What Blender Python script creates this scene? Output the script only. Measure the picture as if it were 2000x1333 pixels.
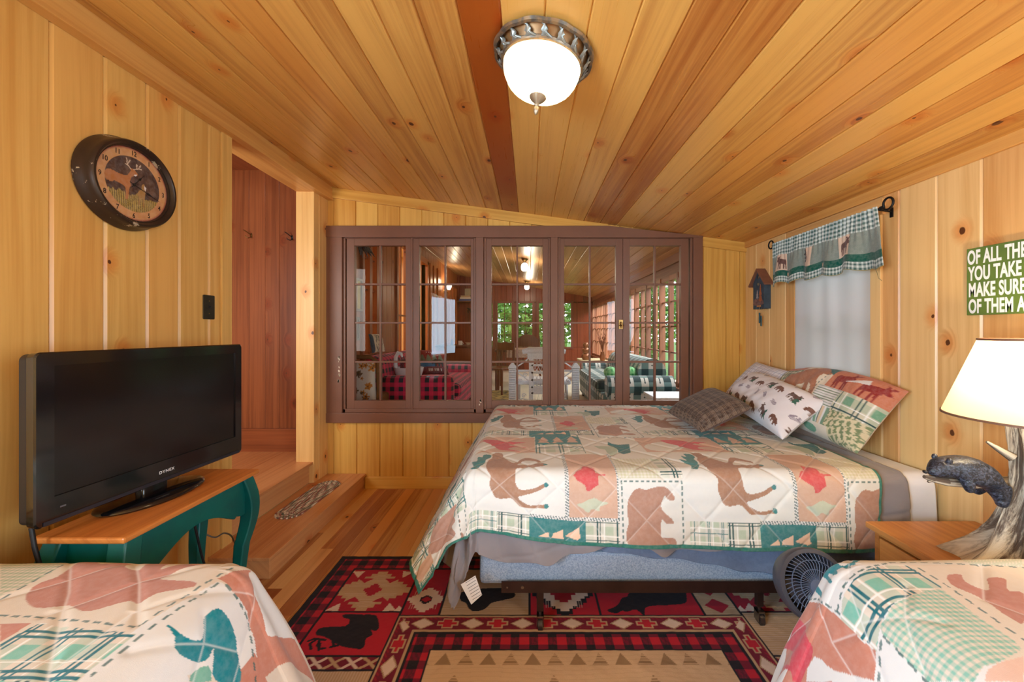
import bpy, math, random
import numpy as np
from mathutils import Vector, Matrix

for _o in list(bpy.data.objects):
    bpy.data.objects.remove(_o, do_unlink=True)
SC = bpy.context.scene
COL = SC.collection
random.seed(7)
RNG = np.random.default_rng(7)
PI = math.pi


def lin(c):
    c = c / 255.0
    return c / 12.92 if c <= 0.04045 else ((c + 0.055) / 1.055) ** 2.4


def S(r, g, b):
    return (lin(r), lin(g), lin(b))


# ------------------------------------------------------------------ camera
cam_d = bpy.data.cameras.new('camera')
cam = bpy.data.objects.new('camera', cam_d)
COL.objects.link(cam)
cam.location = (0.0, 0.0, 1.40)
cam.rotation_euler = (PI / 2, 0, 0)
cam_d.sensor_width = 36.0
cam_d.lens = 760.0 * 36.0 / 2000.0
cam_d.shift_x = (1000 - 1033) / 2000.0
cam_d.shift_y = (646 - 666.5) / 2000.0
cam_d.clip_start = 0.03
SC.camera = cam

# ------------------------------------------------------------------ world, daylight, exposure
W = bpy.data.worlds.new('sky')
SC.world = W
W.use_nodes = True
_bg = W.node_tree.nodes['Background']
_bg.inputs['Color'].default_value = (0.88, 0.94, 1.0, 1)
_bg.inputs['Strength'].default_value = 3.0
SC.view_settings.view_transform = 'Standard'
SC.view_settings.look = 'None'
SC.view_settings.gamma = 1.0
SC.view_settings.use_curve_mapping = False
SC.view_settings.exposure = 0.0
SC.cycles.max_bounces = 8
SC.cycles.diffuse_bounces = 4
SC.cycles.glossy_bounces = 4
SC.cycles.transparent_max_bounces = 12
SC.cycles.caustics_reflective = False
SC.cycles.caustics_refractive = False
SC.cycles.sample_clamp_indirect = 6.0


def area_light(name, loc, rot, sx, sy, power, color):
    d = bpy.data.lights.new(name, 'AREA')
    d.shape = 'RECTANGLE'
    d.size, d.size_y = sx, sy
    d.energy = power
    d.color = color
    o = bpy.data.objects.new(name, d)
    COL.objects.link(o)
    o.location = loc
    o.rotation_euler = rot
    return o


def point_light(name, loc, power, color, r=0.04):
    d = bpy.data.lights.new(name, 'POINT')
    d.energy = power
    d.color = color
    d.shadow_soft_size = r
    o = bpy.data.objects.new(name, d)
    COL.objects.link(o)
    o.location = loc
    return o


# added fill lights, unseen behind the camera, outside a gap in each side wall
FILL_COL = (0.58, 0.81, 1.0)
area_light('added_fill_left', (-2.02, -1.10, 1.50), (PI / 2, 0, -PI / 2 + .42), 1.7, 1.2, 185, FILL_COL)
area_light('added_fill_right', (2.13, -1.10, 1.50), (PI / 2, 0, PI / 2 - .42), 1.7, 1.1, 105, FILL_COL)
# sky light falling in from above the sunroom's window wall
area_light('daylight_sunroom', (3.3, 7.0, 3.6), (0, math.radians(52), 0), 1.6, 6.4, 620, (0.95, 1.0, 0.97))
area_light('added_fill_hall', (-2.6, 1.25, 1.7), (PI / 2, 0, 0), .9, 1.2, 34, (1.0, 0.96, 0.90))  # fill light added inside the closed hall to brighten it


# ------------------------------------------------------------------ helpers
def tag(o, label=None, cat=None, group=None, kind=None):
    if label: o['label'] = label
    if cat: o['category'] = cat
    if group: o['group'] = group
    if kind: o['kind'] = kind
    return o


class MB:
    """collects vertices, faces, uvs (metres), a per-face tone and material slots; build() links one mesh"""
    def __init__(s):
        s.v, s.f, s.uv, s.tone, s.mi = [], [], [], [], []

    def add(s, verts, faces, uvs=None, tone=None, mi=0):
        b = len(s.v)
        s.v += [tuple(p) for p in verts]
        if tone is None: tone = (random.random(), random.random(), random.random())
        for k, f in enumerate(faces):
            s.f.append([b + i for i in f])
            s.uv.append(uvs[k] if uvs else [(0, 0)] * len(f))
            s.tone.append(tone)
            s.mi.append(mi)
        return s

    def box(s, a, b, grain=2, tone=None, mi=0, M=None):
        x0, y0, z0 = [min(a[i], b[i]) for i in range(3)]
        x1, y1, z1 = [max(a[i], b[i]) for i in range(3)]
        V = [(x0, y0, z0), (x1, y0, z0), (x1, y1, z0), (x0, y1, z0), (x0, y0, z1), (x1, y0, z1), (x1, y1, z1), (x0, y1, z1)]
        F = [(0, 3, 2, 1), (4, 5, 6, 7), (0, 1, 5, 4), (1, 2, 6, 5), (2, 3, 7, 6), (3, 0, 4, 7)]
        ou, ov = random.random() * 9, random.random() * 9
        o = [i for i in range(3) if i != grain]
        uvs = [[(V[i][o[0]] + V[i][o[1]] + ou, V[i][grain] + ov) for i in f] for f in F]
        if M is not None: V = [M @ Vector(p) for p in V]
        return s.add(V, F, uvs, tone, mi)

    def prism(s, prof, O, A, B, L, tone=None, mi=0, uo=None):
        """closed profile (a, b) swept along the vector L"""
        O, A, B, L = Vector(O), Vector(A), Vector(B), Vector(L)
        n = len(prof)
        V = [O + A * p[0] + B * p[1] for p in prof] + [O + A * p[0] + B * p[1] + L for p in prof]
        ln = L.length
        ou, ov = (random.random() * 9, random.random() * 9) if uo is None else uo
        F, U = [], []
        u = 0
        for i in range(n):
            j = (i + 1) % n
            d = math.hypot(prof[j][0] - prof[i][0], prof[j][1] - prof[i][1])
            F.append((i, j, n + j, n + i))
            U.append([(u + ou, ov), (u + d + ou, ov), (u + d + ou, ln + ov), (u + ou, ln + ov)])
            u += d
        F.append(tuple(range(n))[::-1]); U.append([(p[0] + ou, p[1] + ov) for p in prof][::-1])
        F.append(tuple(range(n, 2 * n))); U.append([(p[0] + ou, p[1] + ov) for p in prof])
        return s.add(V, F, U, tone, mi)

    def tube(s, pts, r, n=8, mi=0, tone=None, cap=True):
        pts = [Vector(p) for p in pts]
        m = len(pts)
        rr = r if isinstance(r, (list, tuple)) else [r] * m
        V, F, U = [], [], []
        nrm = None
        ln = 0
        for i, p in enumerate(pts):
            t = (pts[min(i + 1, m - 1)] - pts[max(i - 1, 0)]).normalized()
            if nrm is None:
                ref = Vector((0, 0, 1)) if abs(t.z) < 0.9 else Vector((1, 0, 0))
                nrm = t.cross(ref).normalized()
            nrm = (nrm - t * nrm.dot(t))
            if nrm.length < 1e-6: nrm = t.orthogonal()
            nrm.normalize()
            bi = t.cross(nrm)
            if i: ln += (p - pts[i - 1]).length
            for k in range(n):
                a = 2 * PI * k / n
                V.append(p + (nrm * math.cos(a) + bi * math.sin(a)) * rr[i])
            if i:
                for k in range(n):
                    k2 = (k + 1) % n
                    F.append(((i - 1) * n + k, (i - 1) * n + k2, i * n + k2, i * n + k))
                    U.append([(k / n * .1, ln), ((k + 1) / n * .1, ln), ((k + 1) / n * .1, ln), (k / n * .1, ln)])
        if cap:
            F.append(tuple(range(n))[::-1]); U.append([(0, 0)] * n)
            F.append(tuple(range((m - 1) * n, m * n))); U.append([(0, 0)] * n)
        return s.add(V, F, U, tone, mi)

    def lathe(s, prof, n=24, M=None, mi=0, tone=None, wob=None, close=False):
        """profile of (radius, height); M places it (axis is local z)"""
        V, F = [], []
        m = len(prof)
        for i, (r, z) in enumerate(prof):
            for k in range(n):
                a = 2 * PI * k / n
                q = r * (wob(a, i) if wob else 1.0)
                V.append(Vector((q * math.cos(a), q * math.sin(a), z)))
        for i in range(m - 1 if not close else m):
            j = (i + 1) % m
            for k in range(n):
                k2 = (k + 1) % n
                F.append((i * n + k, i * n + k2, j * n + k2, j * n + k))
        if not close:
            if prof[0][0] > 1e-5: F.append(tuple(range(n))[::-1])
            if prof[-1][0] > 1e-5: F.append(tuple(range((m - 1) * n, m * n)))
        if M is not None: V = [M @ p for p in V]
        return s.add(V, F, None, tone, mi)

    def blob(s, c, r, n=10, mi=0, M=None):
        rx, ry, rz = r if isinstance(r, (list, tuple)) else (r, r, r)
        prof = [(math.sin(PI * i / n), -math.cos(PI * i / n)) for i in range(n + 1)]
        MM = Matrix.Translation(Vector(c)) @ (M if M is not None else Matrix.Identity(4)) @ Matrix.Diagonal((rx, ry, rz, 1))
        prof[0] = (1e-4, -1); prof[-1] = (1e-4, 1)
        return s.lathe(prof, 2 * n, MM, mi)

    def build(s, name, mats, parent=None, smooth=None, bevel=0, local=False, sub=0):
        me = bpy.data.meshes.new(name)
        me.from_pydata([tuple(p) for p in s.v], [], s.f)
        uvl = me.uv_layers.new(name='UVMap')
        flat = np.array([c for f in s.uv for p in f for c in p], dtype=np.float32)
        if len(flat): uvl.data.foreach_set('uv', flat)
        at = me.attributes.new('tone', 'FLOAT_VECTOR', 'FACE')
        at.data.foreach_set('vector', np.array(s.tone, dtype=np.float32).ravel())
        for m in (mats if isinstance(mats, (list, tuple)) else [mats]): me.materials.append(m)
        if any(s.mi): me.polygons.foreach_set('material_index', np.array(s.mi, dtype=np.int32))
        return link(name, me, parent, smooth, bevel, local, sub)


def link(name, me, parent=None, smooth=None, bevel=0, local=False, sub=0):
    me.update()
    me.validate()
    if smooth is not None:
        me.polygons.foreach_set('use_smooth', np.ones(len(me.polygons), dtype=bool))
        if smooth < 179: me.set_sharp_from_angle(angle=math.radians(smooth))
    o = bpy.data.objects.new(name, me)
    COL.objects.link(o)
    if sub:
        md = o.modifiers.new('sub', 'SUBSURF'); md.levels = md.render_levels = sub
    if bevel:
        md = o.modifiers.new('bevel', 'BEVEL')
        md.width = bevel; md.segments = 2; md.limit_method = 'ANGLE'; md.angle_limit = math.radians(40)
    if parent is not None:
        o.parent = parent
        if not local: o.matrix_parent_inverse = root_inv(parent)
    return o


def root_inv(p):
    t = Vector((0, 0, 0))
    while p is not None:
        if p.type == 'EMPTY': t += Vector(p.location)
        p = p.parent
    return Matrix.Translation(-t)


def thing(name, label, cat, loc=(0, 0, 0), group=None, rotz=0):
    o = bpy.data.objects.new(name, None)
    COL.objects.link(o)
    o.empty_display_size = 0.05
    o.location = loc
    o.rotation_euler = (0, 0, rotz)
    return tag(o, label, cat, group)


def sub(name, mb, mats, parent, **k):
    """a sub-part: parent is a mesh part whose vertices are already in world or local space"""
    o = mb.build(name, mats, None, **k)
    o.parent = parent
    return o


def dup(root, loc, rotz=0, label=None, group=None):
    r = root.copy(); COL.objects.link(r)
    r.location = loc; r.rotation_euler = (0, 0, rotz)
    if label: r['label'] = label
    if group: r['group'] = group
    for ch in list(root.children):
        c = ch.copy(); COL.objects.link(c); c.parent = r
        for g in ch.children:
            d = g.copy(); COL.objects.link(d); d.parent = c
    return r


def grid_obj(name, P, C, mat, parent=None, thick=0.0, closed=False, local=False):
    """P: n x m x 3 points, C: n x m x 3 linear colours -> a smooth sheet with a colour per vertex"""
    n, m = P.shape[:2]
    me = bpy.data.meshes.new(name)
    V = P.reshape(-1, 3)
    i = np.arange((n - 1) * (m - 1))
    a = (i // (m - 1)) * m + i % (m - 1)
    Q = np.stack([a, a + m, a + m + 1, a + 1], 1)
    me.vertices.add(len(V)); me.vertices.foreach_set('co', V.astype(np.float32).ravel())
    me.loops.add(len(Q) * 4); me.loops.foreach_set('vertex_index', Q.astype(np.int32).ravel())
    me.polygons.add(len(Q))
    me.polygons.foreach_set('loop_start', (np.arange(len(Q)) * 4).astype(np.int32))
    me.update(calc_edges=True)
    if C is not None:
        ca = me.color_attributes.new('Col', 'FLOAT_COLOR', 'POINT')
        ca.data.foreach_set('color', np.concatenate([C.reshape(-1, 3), np.ones((len(V), 1))], 1).astype(np.float32).ravel())
    me.materials.append(mat)
    o = link(name, me, parent, 180, 0, local)
    if thick:
        md = o.modifiers.new('solid', 'SOLIDIFY'); md.thickness = thick; md.offset = -1
    return o


def text_obj(name, txt, size, mat, M, parent=None, depth=0.001, sx=1.0, bold=0.0, spacing=1.0, local=False, align='LEFT'):
    cu = bpy.data.curves.new(name, 'FONT')
    cu.body = txt; cu.size = size; cu.extrude = depth; cu.offset = bold; cu.space_character = spacing
    cu.align_x = align
    t = bpy.data.objects.new(name, cu)
    COL.objects.link(t)
    dg = bpy.context.evaluated_depsgraph_get()
    me = bpy.data.meshes.new_from_object(t.evaluated_get(dg))
    bpy.data.objects.remove(t, do_unlink=True)
    me.name = name
    me.transform(M @ Matrix.Diagonal((sx, 1, 1, 1)))
    me.materials.clear(); me.materials.append(mat)
    return link(name, me, parent, None, 0, local)


# ---- node helpers
class N:
    def __init__(s, name):
        s.m = bpy.data.materials.new(name)
        s.m.use_nodes = True
        s.t = s.m.node_tree
        s.bsdf = s.t.nodes['Principled BSDF']
        s.out = s.t.nodes['Material Output']

    def n(s, kind, **k):
        x = s.t.nodes.new(kind)
        for a, b in k.items(): setattr(x, a, b)
        return x

    def put(s, sock, val):
        if isinstance(val, bpy.types.NodeSocket): s.t.links.new(val, sock)
        elif isinstance(val, (tuple, list)) and len(val) == 3 and sock.type == 'RGBA': sock.default_value = (*val, 1)
        else: sock.default_value = val

    def math(s, op, a, b=0.0, c=0.0, clamp=False):
        x = s.n('ShaderNodeMath', operation=op, use_clamp=clamp)
        s.put(x.inputs[0], a); s.put(x.inputs[1], b)
        if op in ('MULTIPLY_ADD', 'SMOOTH_MIN', 'COMPARE'): s.put(x.inputs[2], c)
        return x.outputs[0]

    def mix(s, f, a, b, blend='MIX'):
        x = s.n('ShaderNodeMix', data_type='RGBA', blend_type=blend)
        s.put(x.inputs[0], f); s.put(x.inputs[6], a); s.put(x.inputs[7], b)
        return x.outputs[2]

    def step(s, v, lo, hi, a=0.0, b=1.0):
        x = s.n('ShaderNodeMapRange', interpolation_type='SMOOTHSTEP')
        s.put(x.inputs[0], v); s.put(x.inputs[1], lo); s.put(x.inputs[2], hi); s.put(x.inputs[3], a); s.put(x.inputs[4], b)
        return x.outputs[0]

    def comb(s, x, y, z=0.0):
        c = s.n('ShaderNodeCombineXYZ')
        s.put(c.inputs[0], x); s.put(c.inputs[1], y); s.put(c.inputs[2], z)
        return c.outputs[0]

    def sep(s, v):
        c = s.n('ShaderNodeSeparateXYZ'); s.put(c.inputs[0], v)
        return c.outputs

    def noise(s, vec, scale=1.0, detail=2.0, rough=0.5, dist=0.0):
        x = s.n('ShaderNodeTexNoise')
        s.put(x.inputs['Vector'], vec)
        x.inputs['Scale'].default_value = scale; x.inputs['Detail'].default_value = detail
        x.inputs['Roughness'].default_value = rough; x.inputs['Distortion'].default_value = dist
        return x.outputs[0]

    def bump(s, h, strength=0.2, dist=0.002):
        x = s.n('ShaderNodeBump')
        x.inputs['Strength'].default_value = strength; x.inputs['Distance'].default_value = dist
        s.put(x.inputs['Height'], h)
        s.t.links.new(x.outputs[0], s.bsdf.inputs['Normal'])

    def set(s, **k):
        for a, b in k.items(): s.put(s.bsdf.inputs[a.replace('_', ' ')], b)
        return s


def wood(name, light, dark, knot=(0.115, 0.036, 0.012), tonev=0.5, redv=0.5, knots=0.3, rough=0.34, ks=3.3, red=(0.80, 0.42, 0.17), gscale=1.0, bump=0.12):
    """lacquered boards: uv in metres (u across, v along the grain), face attribute 'tone' sets each board apart"""
    q = N(name)
    uv = q.n('ShaderNodeUVMap').outputs[0]
    at = q.n('ShaderNodeAttribute', attribute_name='tone').outputs['Vector']
    u, v, _ = q.sep(uv)
    t1, t2, t3 = q.sep(at)
    vor = q.n('ShaderNodeTexVoronoi', voronoi_dimensions='2D', feature='F1')
    vor.inputs['Scale'].default_value = ks
    q.put(vor.inputs['Vector'], q.comb(u, q.math('MULTIPLY', v, 0.72), 0))
    d = q.math('DIVIDE', vor.outputs['Distance'], ks)
    cr = q.sep(vor.outputs['Color'])
    keep = q.math('LESS_THAN', cr[0], knots)
    rad = q.math('MULTIPLY_ADD', q.math('POWER', cr[1], 1.6), 0.013, 0.0035)
    wob = q.noise(q.comb(u, v, t3), 38, 2)
    dw = q.math('ADD', d, q.math('MULTIPLY_ADD', wob, 0.010, -0.005))
    halo = q.math('MULTIPLY', q.step(dw, 0.058, 0.012), keep)
    core = q.math('MULTIPLY', q.step(q.math('DIVIDE', dw, rad), 1.05, 0.8), keep)
    bend = q.math('MULTIPLY', halo, 0.05)
    ug = q.math('ADD', q.math('ADD', u, bend), q.math('MULTIPLY', q.noise(q.comb(u, q.math('MULTIPLY', v, 0.28), t1), 3, 1), 0.04))
    z = q.math('MULTIPLY', t3, 17)
    fine = q.noise(q.comb(q.math('MULTIPLY', ug, 150 * gscale), q.math('MULTIPLY', v, 3.2), z), 1, 3, 0.6)
    mid = q.noise(q.comb(q.math('MULTIPLY', ug, 38 * gscale), q.math('MULTIPLY', v, 0.9), z), 1, 2, 0.5)
    big = q.noise(q.comb(q.math('MULTIPLY', u, 5), q.math('MULTIPLY', v, 1.4), z), 1, 2, 0.5)
    g = q.math('ADD', q.math('MULTIPLY', fine, 0.35), q.math('ADD', q.math('MULTIPLY', q.step(mid, 0.32, 0.72), 0.27), q.math('MULTIPLY', big, 0.35)))
    g = q.math('ADD', g, q.math('MULTIPLY_ADD', t1, tonev, -0.5 * tonev))
    col = q.mix(q.step(g, 0.12, 0.98), light, dark)
    col = q.mix(q.math('MULTIPLY', q.step(t2, 0.45, 1.0), redv), col, red, 'MULTIPLY')
    col = q.mix(q.math('MULTIPLY', halo, 0.55), col, (0.86, 0.40, 0.13), 'MULTIPLY')
    col = q.mix(core, col, knot)
    q.set(Base_Color=col, Roughness=q.math('MULTIPLY_ADD', fine, 0.16, rough - 0.08))
    q.bsdf.inputs['Specular IOR Level'].default_value = 0.42
    q.bump(g, bump, 0.0012)
    return q.m


def plain(name, col, rough=0.5, metal=0.0, var=0.0, vscale=8.0, bump=0.0, bscale=60.0, spec=0.5, coat=0.0, col2=None, sheen=0.0):
    q = N(name)
    co = q.n('ShaderNodeTexCoord').outputs['Object']
    c = col
    if var or col2:
        nz = q.noise(co, vscale, 4, 0.6)
        c2 = col2 if col2 else tuple(x * (1 - var) for x in col)
        c = q.mix(q.step(nz, 0.35, 0.68), col, c2)
    q.set(Base_Color=c, Roughness=rough, Metallic=metal)
    q.bsdf.inputs['Specular IOR Level'].default_value = spec
    q.bsdf.inputs['Coat Weight'].default_value = coat
    q.bsdf.inputs['Coat Roughness'].default_value = 0.08
    q.bsdf.inputs['Sheen Weight'].default_value = sheen
    if bump: q.bump(q.noise(co, bscale, 3, 0.6), bump, 0.004)
    return q.m


def cloth(name, rough=0.85, bump=0.25, bscale=900.0, sheen=0.15, wr=0.0, fade=0.07):
    """woven cloth that takes its printed pattern from the mesh colour attribute"""
    q = N(name)
    c = q.n('ShaderNodeAttribute', attribute_name='Col').outputs['Color']
    co = q.n('ShaderNodeTexCoord').outputs['Object']
    nz = q.noise(co, 60, 3, 0.6)
    col = q.mix(q.step(nz, 0.3, 0.75, 0.0, fade), c, (0.93, 0.90, 0.86), 'MIX')
    q.set(Base_Color=col, Roughness=rough)
    q.bsdf.inputs['Specular IOR Level'].default_value = 0.15
    q.bsdf.inputs['Sheen Weight'].default_value = sheen
    h = q.noise(co, bscale, 2, 0.5)
    if wr: h = q.math('ADD', q.math('MULTIPLY', h, 0.15), q.math('MULTIPLY', q.noise(co, wr, 3, 0.55), 1.0))
    q.bump(h, bump, 0.0012 if not wr else 0.012)
    return q.m


def glass(name, tint=(1, 1, 1), refl=0.09):
    q = N(name)
    q.t.nodes.remove(q.bsdf)
    tr = q.n('ShaderNodeBsdfTransparent'); tr.inputs[0].default_value = (*tint, 1)
    gl = q.n('ShaderNodeBsdfGlossy'); gl.inputs['Roughness'].default_value = 0.0
    lw = q.n('ShaderNodeLayerWeight'); lw.inputs[0].default_value = 0.5
    mx = q.n('ShaderNodeMixShader')
    q.put(mx.inputs[0], q.math('MULTIPLY_ADD', q.math('POWER', lw.outputs['Facing'], 5.0), 0.9, refl, clamp=True))
    q.t.links.new(tr.outputs[0], mx.inputs[1]); q.t.links.new(gl.outputs[0], mx.inputs[2])
    q.t.links.new(mx.outputs[0], q.out.inputs[0])
    return q.m


def glow(name, col, strength, base=(0.9, 0.88, 0.82)):
    q = N(name)
    q.set(Base_Color=base, Roughness=0.3)
    q.bsdf.inputs['Emission Color'].default_value = (*col, 1)
    q.bsdf.inputs['Emission Strength'].default_value = strength
    return q.m


def translucent(name, col, frac=0.6, rough=0.6, emit=0.0):
    q = N(name)
    q.set(Base_Color=col, Roughness=rough)
    tl = q.n('ShaderNodeBsdfTranslucent'); tl.inputs[0].default_value = (*col, 1)
    mx = q.n('ShaderNodeMixShader'); mx.inputs[0].default_value = frac
    q.t.links.new(q.bsdf.outputs[0], mx.inputs[1]); q.t.links.new(tl.outputs[0], mx.inputs[2])
    q.t.links.new(mx.outputs[0], q.out.inputs[0])
    return q.m


# ---- cloth maths (plain numpy)
def inpoly(px, py, poly):
    ins = np.zeros(px.shape, bool)
    n = len(poly)
    for i in range(n):
        x0, y0 = poly[i]; x1, y1 = poly[(i + 1) % n]
        if y0 == y1: continue
        c = ((y0 > py) != (y1 > py)) & (px < (x1 - x0) * (py - y0) / (y1 - y0) + x0)
        ins ^= c
    return ins


def seg_dist(px, py, x0, y0, x1, y1):
    dx, dy = x1 - x0, y1 - y0
    L = dx * dx + dy * dy + 1e-12
    t = np.clip(((px - x0) * dx + (py - y0) * dy) / L, 0, 1)
    return np.hypot(px - x0 - t * dx, py - y0 - t * dy), t * math.sqrt(L)


def smooth_poly(pts, k=5):
    """closed Catmull-Rom through the points"""
    n = len(pts); out = []
    for i in range(n):
        p0, p1, p2, p3 = [np.array(pts[(i + j - 1) % n], float) for j in range(4)]
        for q in range(k):
            t = q / k
            out.append(tuple(0.5 * ((2 * p1) + (-p0 + p2) * t + (2 * p0 - 5 * p1 + 4 * p2 - p3) * t * t + (-p0 + 3 * p1 - 3 * p2 + p3) * t ** 3)))
    return out


def fbm(x, y, seed=0, oct=3):
    r = np.random.default_rng(seed)
    o = np.zeros_like(x); a = 1.0
    for k in range(oct):
        for _ in range(4):
            th = r.uniform(0, 2 * PI); ph = r.uniform(0, 2 * PI); f = 2 ** k * r.uniform(.7, 1.4)
            o += a * np.sin(f * (x * math.cos(th) + y * math.sin(th)) + ph)
        a *= 0.5
    return o / 4


def prof(r, beta, R):
    ra = R * beta
    ph = np.minimum(r, ra) / R
    ex = np.maximum(r - ra, 0)
    return R * np.sin(ph) + ex * np.cos(beta), R * (1 - np.cos(ph)) + ex * np.sin(beta)


def drape(s, t, rect, top, R, fls, flt):
    """cloth coordinates (metres) -> points on a bed: flat inside rect, bent over its edges; fls/flt flare of the s and t sides"""
    x0, x1, y0, y1 = rect
    ax = np.maximum(x0 - s, 0); bx = np.maximum(s - x1, 0)
    ay = np.maximum(y0 - t, 0); by = np.maximum(t - y1, 0)
    ex, ey = ax + bx, ay + by
    dx, dy = np.where(ax > 0, -1.0, 1.0), np.where(ay > 0, -1.0, 1.0)
    r = np.hypot(ex, ey)
    th = np.arctan2(ey, ex + 1e-9)
    w = th / (PI / 2)
    fl = fls * (1 - w) + flt * w
    out, dn = prof(r, PI / 2 - fl, R)
    X = np.clip(s, x0, x1) + out * dx * np.cos(th)
    Y = np.clip(t, y0, y1) + out * dy * np.sin(th)
    return np.stack([X, Y, top - dn], -1), r, th


def push(P, h):
    """move a sheet along its own normals"""
    du = np.gradient(P, axis=0); dv = np.gradient(P, axis=1)
    n = np.cross(du, dv)
    n /= np.linalg.norm(n, axis=-1, keepdims=True) + 1e-12
    if n[..., 2].sum() < 0: n = -n
    return P + n * h[..., None]


# ------------------------------------------------------------------ materials of the room
PINE_L = wood('pine_left', S(238, 194, 114), S(210, 154, 78), knots=0.22, tonev=0.35, redv=0.35)
PINE_B = wood('pine_back', S(234, 188, 100), S(204, 148, 66), knots=0.55, tonev=0.4, redv=0.3)
PINE_R = wood('pine_right', S(238, 198, 136), S(208, 156, 92), knots=0.5, tonev=0.4, redv=0.4)
PINE_C = wood('pine_ceiling', S(224, 170, 90), S(170, 104, 46), knots=0.6, tonev=0.75, redv=0.75, rough=0.30)
PINE_T = wood('pine_trim', S(224, 168, 94), S(192, 124, 58), knots=0.3, tonev=0.3, redv=0.4)
POST_M = wood('pine_post', S(242, 200, 130), S(214, 158, 86), knots=0.5, tonev=0.2, redv=0.2)
FIR = wood('fir_floor', S(234, 188, 128), S(164, 98, 52), knots=0.05, tonev=1.25, redv=0.5, rough=0.30)
STEP_M = wood('fir_step', S(222, 162, 106), S(188, 120, 70), knots=0.12, tonev=0.35, redv=0.35, rough=0.32)
RED_W = wood('old_red_boards', S(158, 92, 54), S(104, 54, 30), knots=0.4, tonev=0.45, redv=0.3, red=(0.85, 0.55, 0.4))
BROWN = plain('brown_paint', S(124, 82, 62), 0.42, var=0.12, vscale=3, bump=0.12, bscale=40)
GLASS = glass('window_glass', refl=0.022)
SUN_FLOOR = plain('pale_sunroom_floor', S(214, 200, 176), 0.4, var=0.12, vscale=2)
SUN_CEIL = wood('sunroom_ceiling_boards', S(206, 158, 108), S(150, 100, 62), knots=0.3, tonev=0.5, redv=0.3)
GRASS = plain('grass', S(86, 128, 52), 0.9, var=0.4, vscale=3)

XL, XR, YB, YF = -1.79, 1.923, 3.455, -2.2


def ceil_z(x):
    return 2.178 + (1.923 - x) * 0.133


def structure(name, mb, mat, label, smooth=None, bevel=0, parent=None):
    o = mb.build(name, mat, parent, smooth, bevel)
    return tag(o, label, None, None, 'structure') if parent is None else o


def plank_run(mb, O, A, B, L, seams, t=0.02, c=0.007, g=0.006, tones=None):
    """boards side by side along A at the given seam positions, front face at O, room side B, length L"""
    O, A, B = Vector(O), Vector(A), Vector(B)
    for i in range(len(seams) - 1):
        a, w = seams[i], seams[i + 1] - seams[i]
        p = [(0, -t), (0, -g), (c, 0), (w - c, 0), (w, -g), (w, -t)]
        mb.prism(p, O + A * a, A, B, L, tones[i] if tones else None)
    return mb


def steps_list(a, b, d):
    n = max(1, round((b - a) / d))
    return [a + (b - a) * i / n for i in range(n + 1)]


# floor: narrow boards running away from the camera
m = MB()
xs = [-2.0 + 0.083 * i for i in range(49)]
for i in range(len(xs) - 1):
    y = YF
    y1 = y + random.uniform(0.6, 2.6)
    while y < YB + 0.1:
        ye = min(y1, YB + 0.1)
        t1 = random.choice([0.05, 0.2, 0.35, 0.5, 0.65, 0.9])
        m.prism([(0, -.02), (0, -.0012), (.0012, 0), (.0818, 0), (.083, -.0012), (.083, -.02)], (xs[i], y, 0), (1, 0, 0), (0, 0, 1), (0, ye - y, 0), (t1, random.random(), random.random()))
        y, y1 = ye, ye + random.uniform(1.4, 2.8)
structure('floor', m, FIR, 'honey fir floor of narrow striped boards')

# ceiling: sloping tongue and groove boards
m = MB()
k0, k1 = -12, 15
sq = math.sqrt(1 + 0.133 ** 2)
A = Vector((1, 0, -0.133)) / sq
Bn = Vector((-0.133, 0, -1)) / sq
for k in range(k0, k1):
    x = -0.092 + k * 0.1445
    w = 0.1445 * sq
    tone = (random.uniform(0.15, 0.75), random.uniform(0, 0.75), random.random())
    if k == -1: tone = (1.25, 1.0, 0.3)
    if k in (0, 1, 2): tone = (0.1, 0.1, random.random())
    if k in (4, 5): tone = (0.75, 0.7, random.random())
    m.prism([(0, -.03), (0, -.006), (.006, 0), (w - .006, 0), (w, -.006), (w, -.03)], (x, YF, ceil_z(x)), A, Bn, (0, YB - YF + .02, 0), tone)
structure('ceiling', m, PINE_C, 'sloping knotty pine board ceiling')

# left wall, front part up to the doorway
m = MB()
se = [1.458 - 0.185 * k for k in range(9, 0, -1)] + [1.458, 1.643, 1.8236, 1.992, 2.177, 2.262]
plank_run(m, (XL, 0, -.01), (0, 1, 0), (1, 0, 0), (0, 0, 2.72), se, t=0.15, c=0.009, g=0.007)
m.box((XL - .15, 2.262, -.01), (XL + .008, 2.335, 2.60))
plank_run(m, (XL, 0, -.01), (0, 1, 0), (1, 0, 0), (0, 0, 2.72), [-2.25, -2.10, -1.95], t=.15)
plank_run(m, (XL, 0, -.01), (0, 1, 0), (1, 0, 0), (0, 0, .91), steps_list(-1.95, -.207, .19), t=.15)
plank_run(m, (XL, 0, 2.10), (0, 1, 0), (1, 0, 0), (0, 0, .62), steps_list(-1.95, -.207, .19), t=.15)  # gap between these boards lets the added left fill light in
structure('wall_left', m, PINE_L, 'left wall of wide upright pine boards')
m = MB(); m.box((XL - .15, 2.262, 2.56), (XL, YB, 2.76), 1)
structure('wall_over_doorway', m, PINE_T, 'pine header boards over the doorway on the left')
m = MB(); m.box((XL, YF, 2.555), (XL + .055, YB, 2.70), 1)
structure('trim_1', m, PINE_T, 'orange pine trim along the left edge of the ceiling', bevel=.003)
m = MB(); m.box((XL - .15, 3.24, .13), (XL, YB, 2.56), 2, (.1, .1, .4)); m.box((XL - .004, 3.315, .13), (XL + .006, YB, 2.57), 2, (.7, .6, .2))
structure('trim_2', m, POST_M, 'pale pine post between doorway and brown interior window', bevel=.003)

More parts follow.
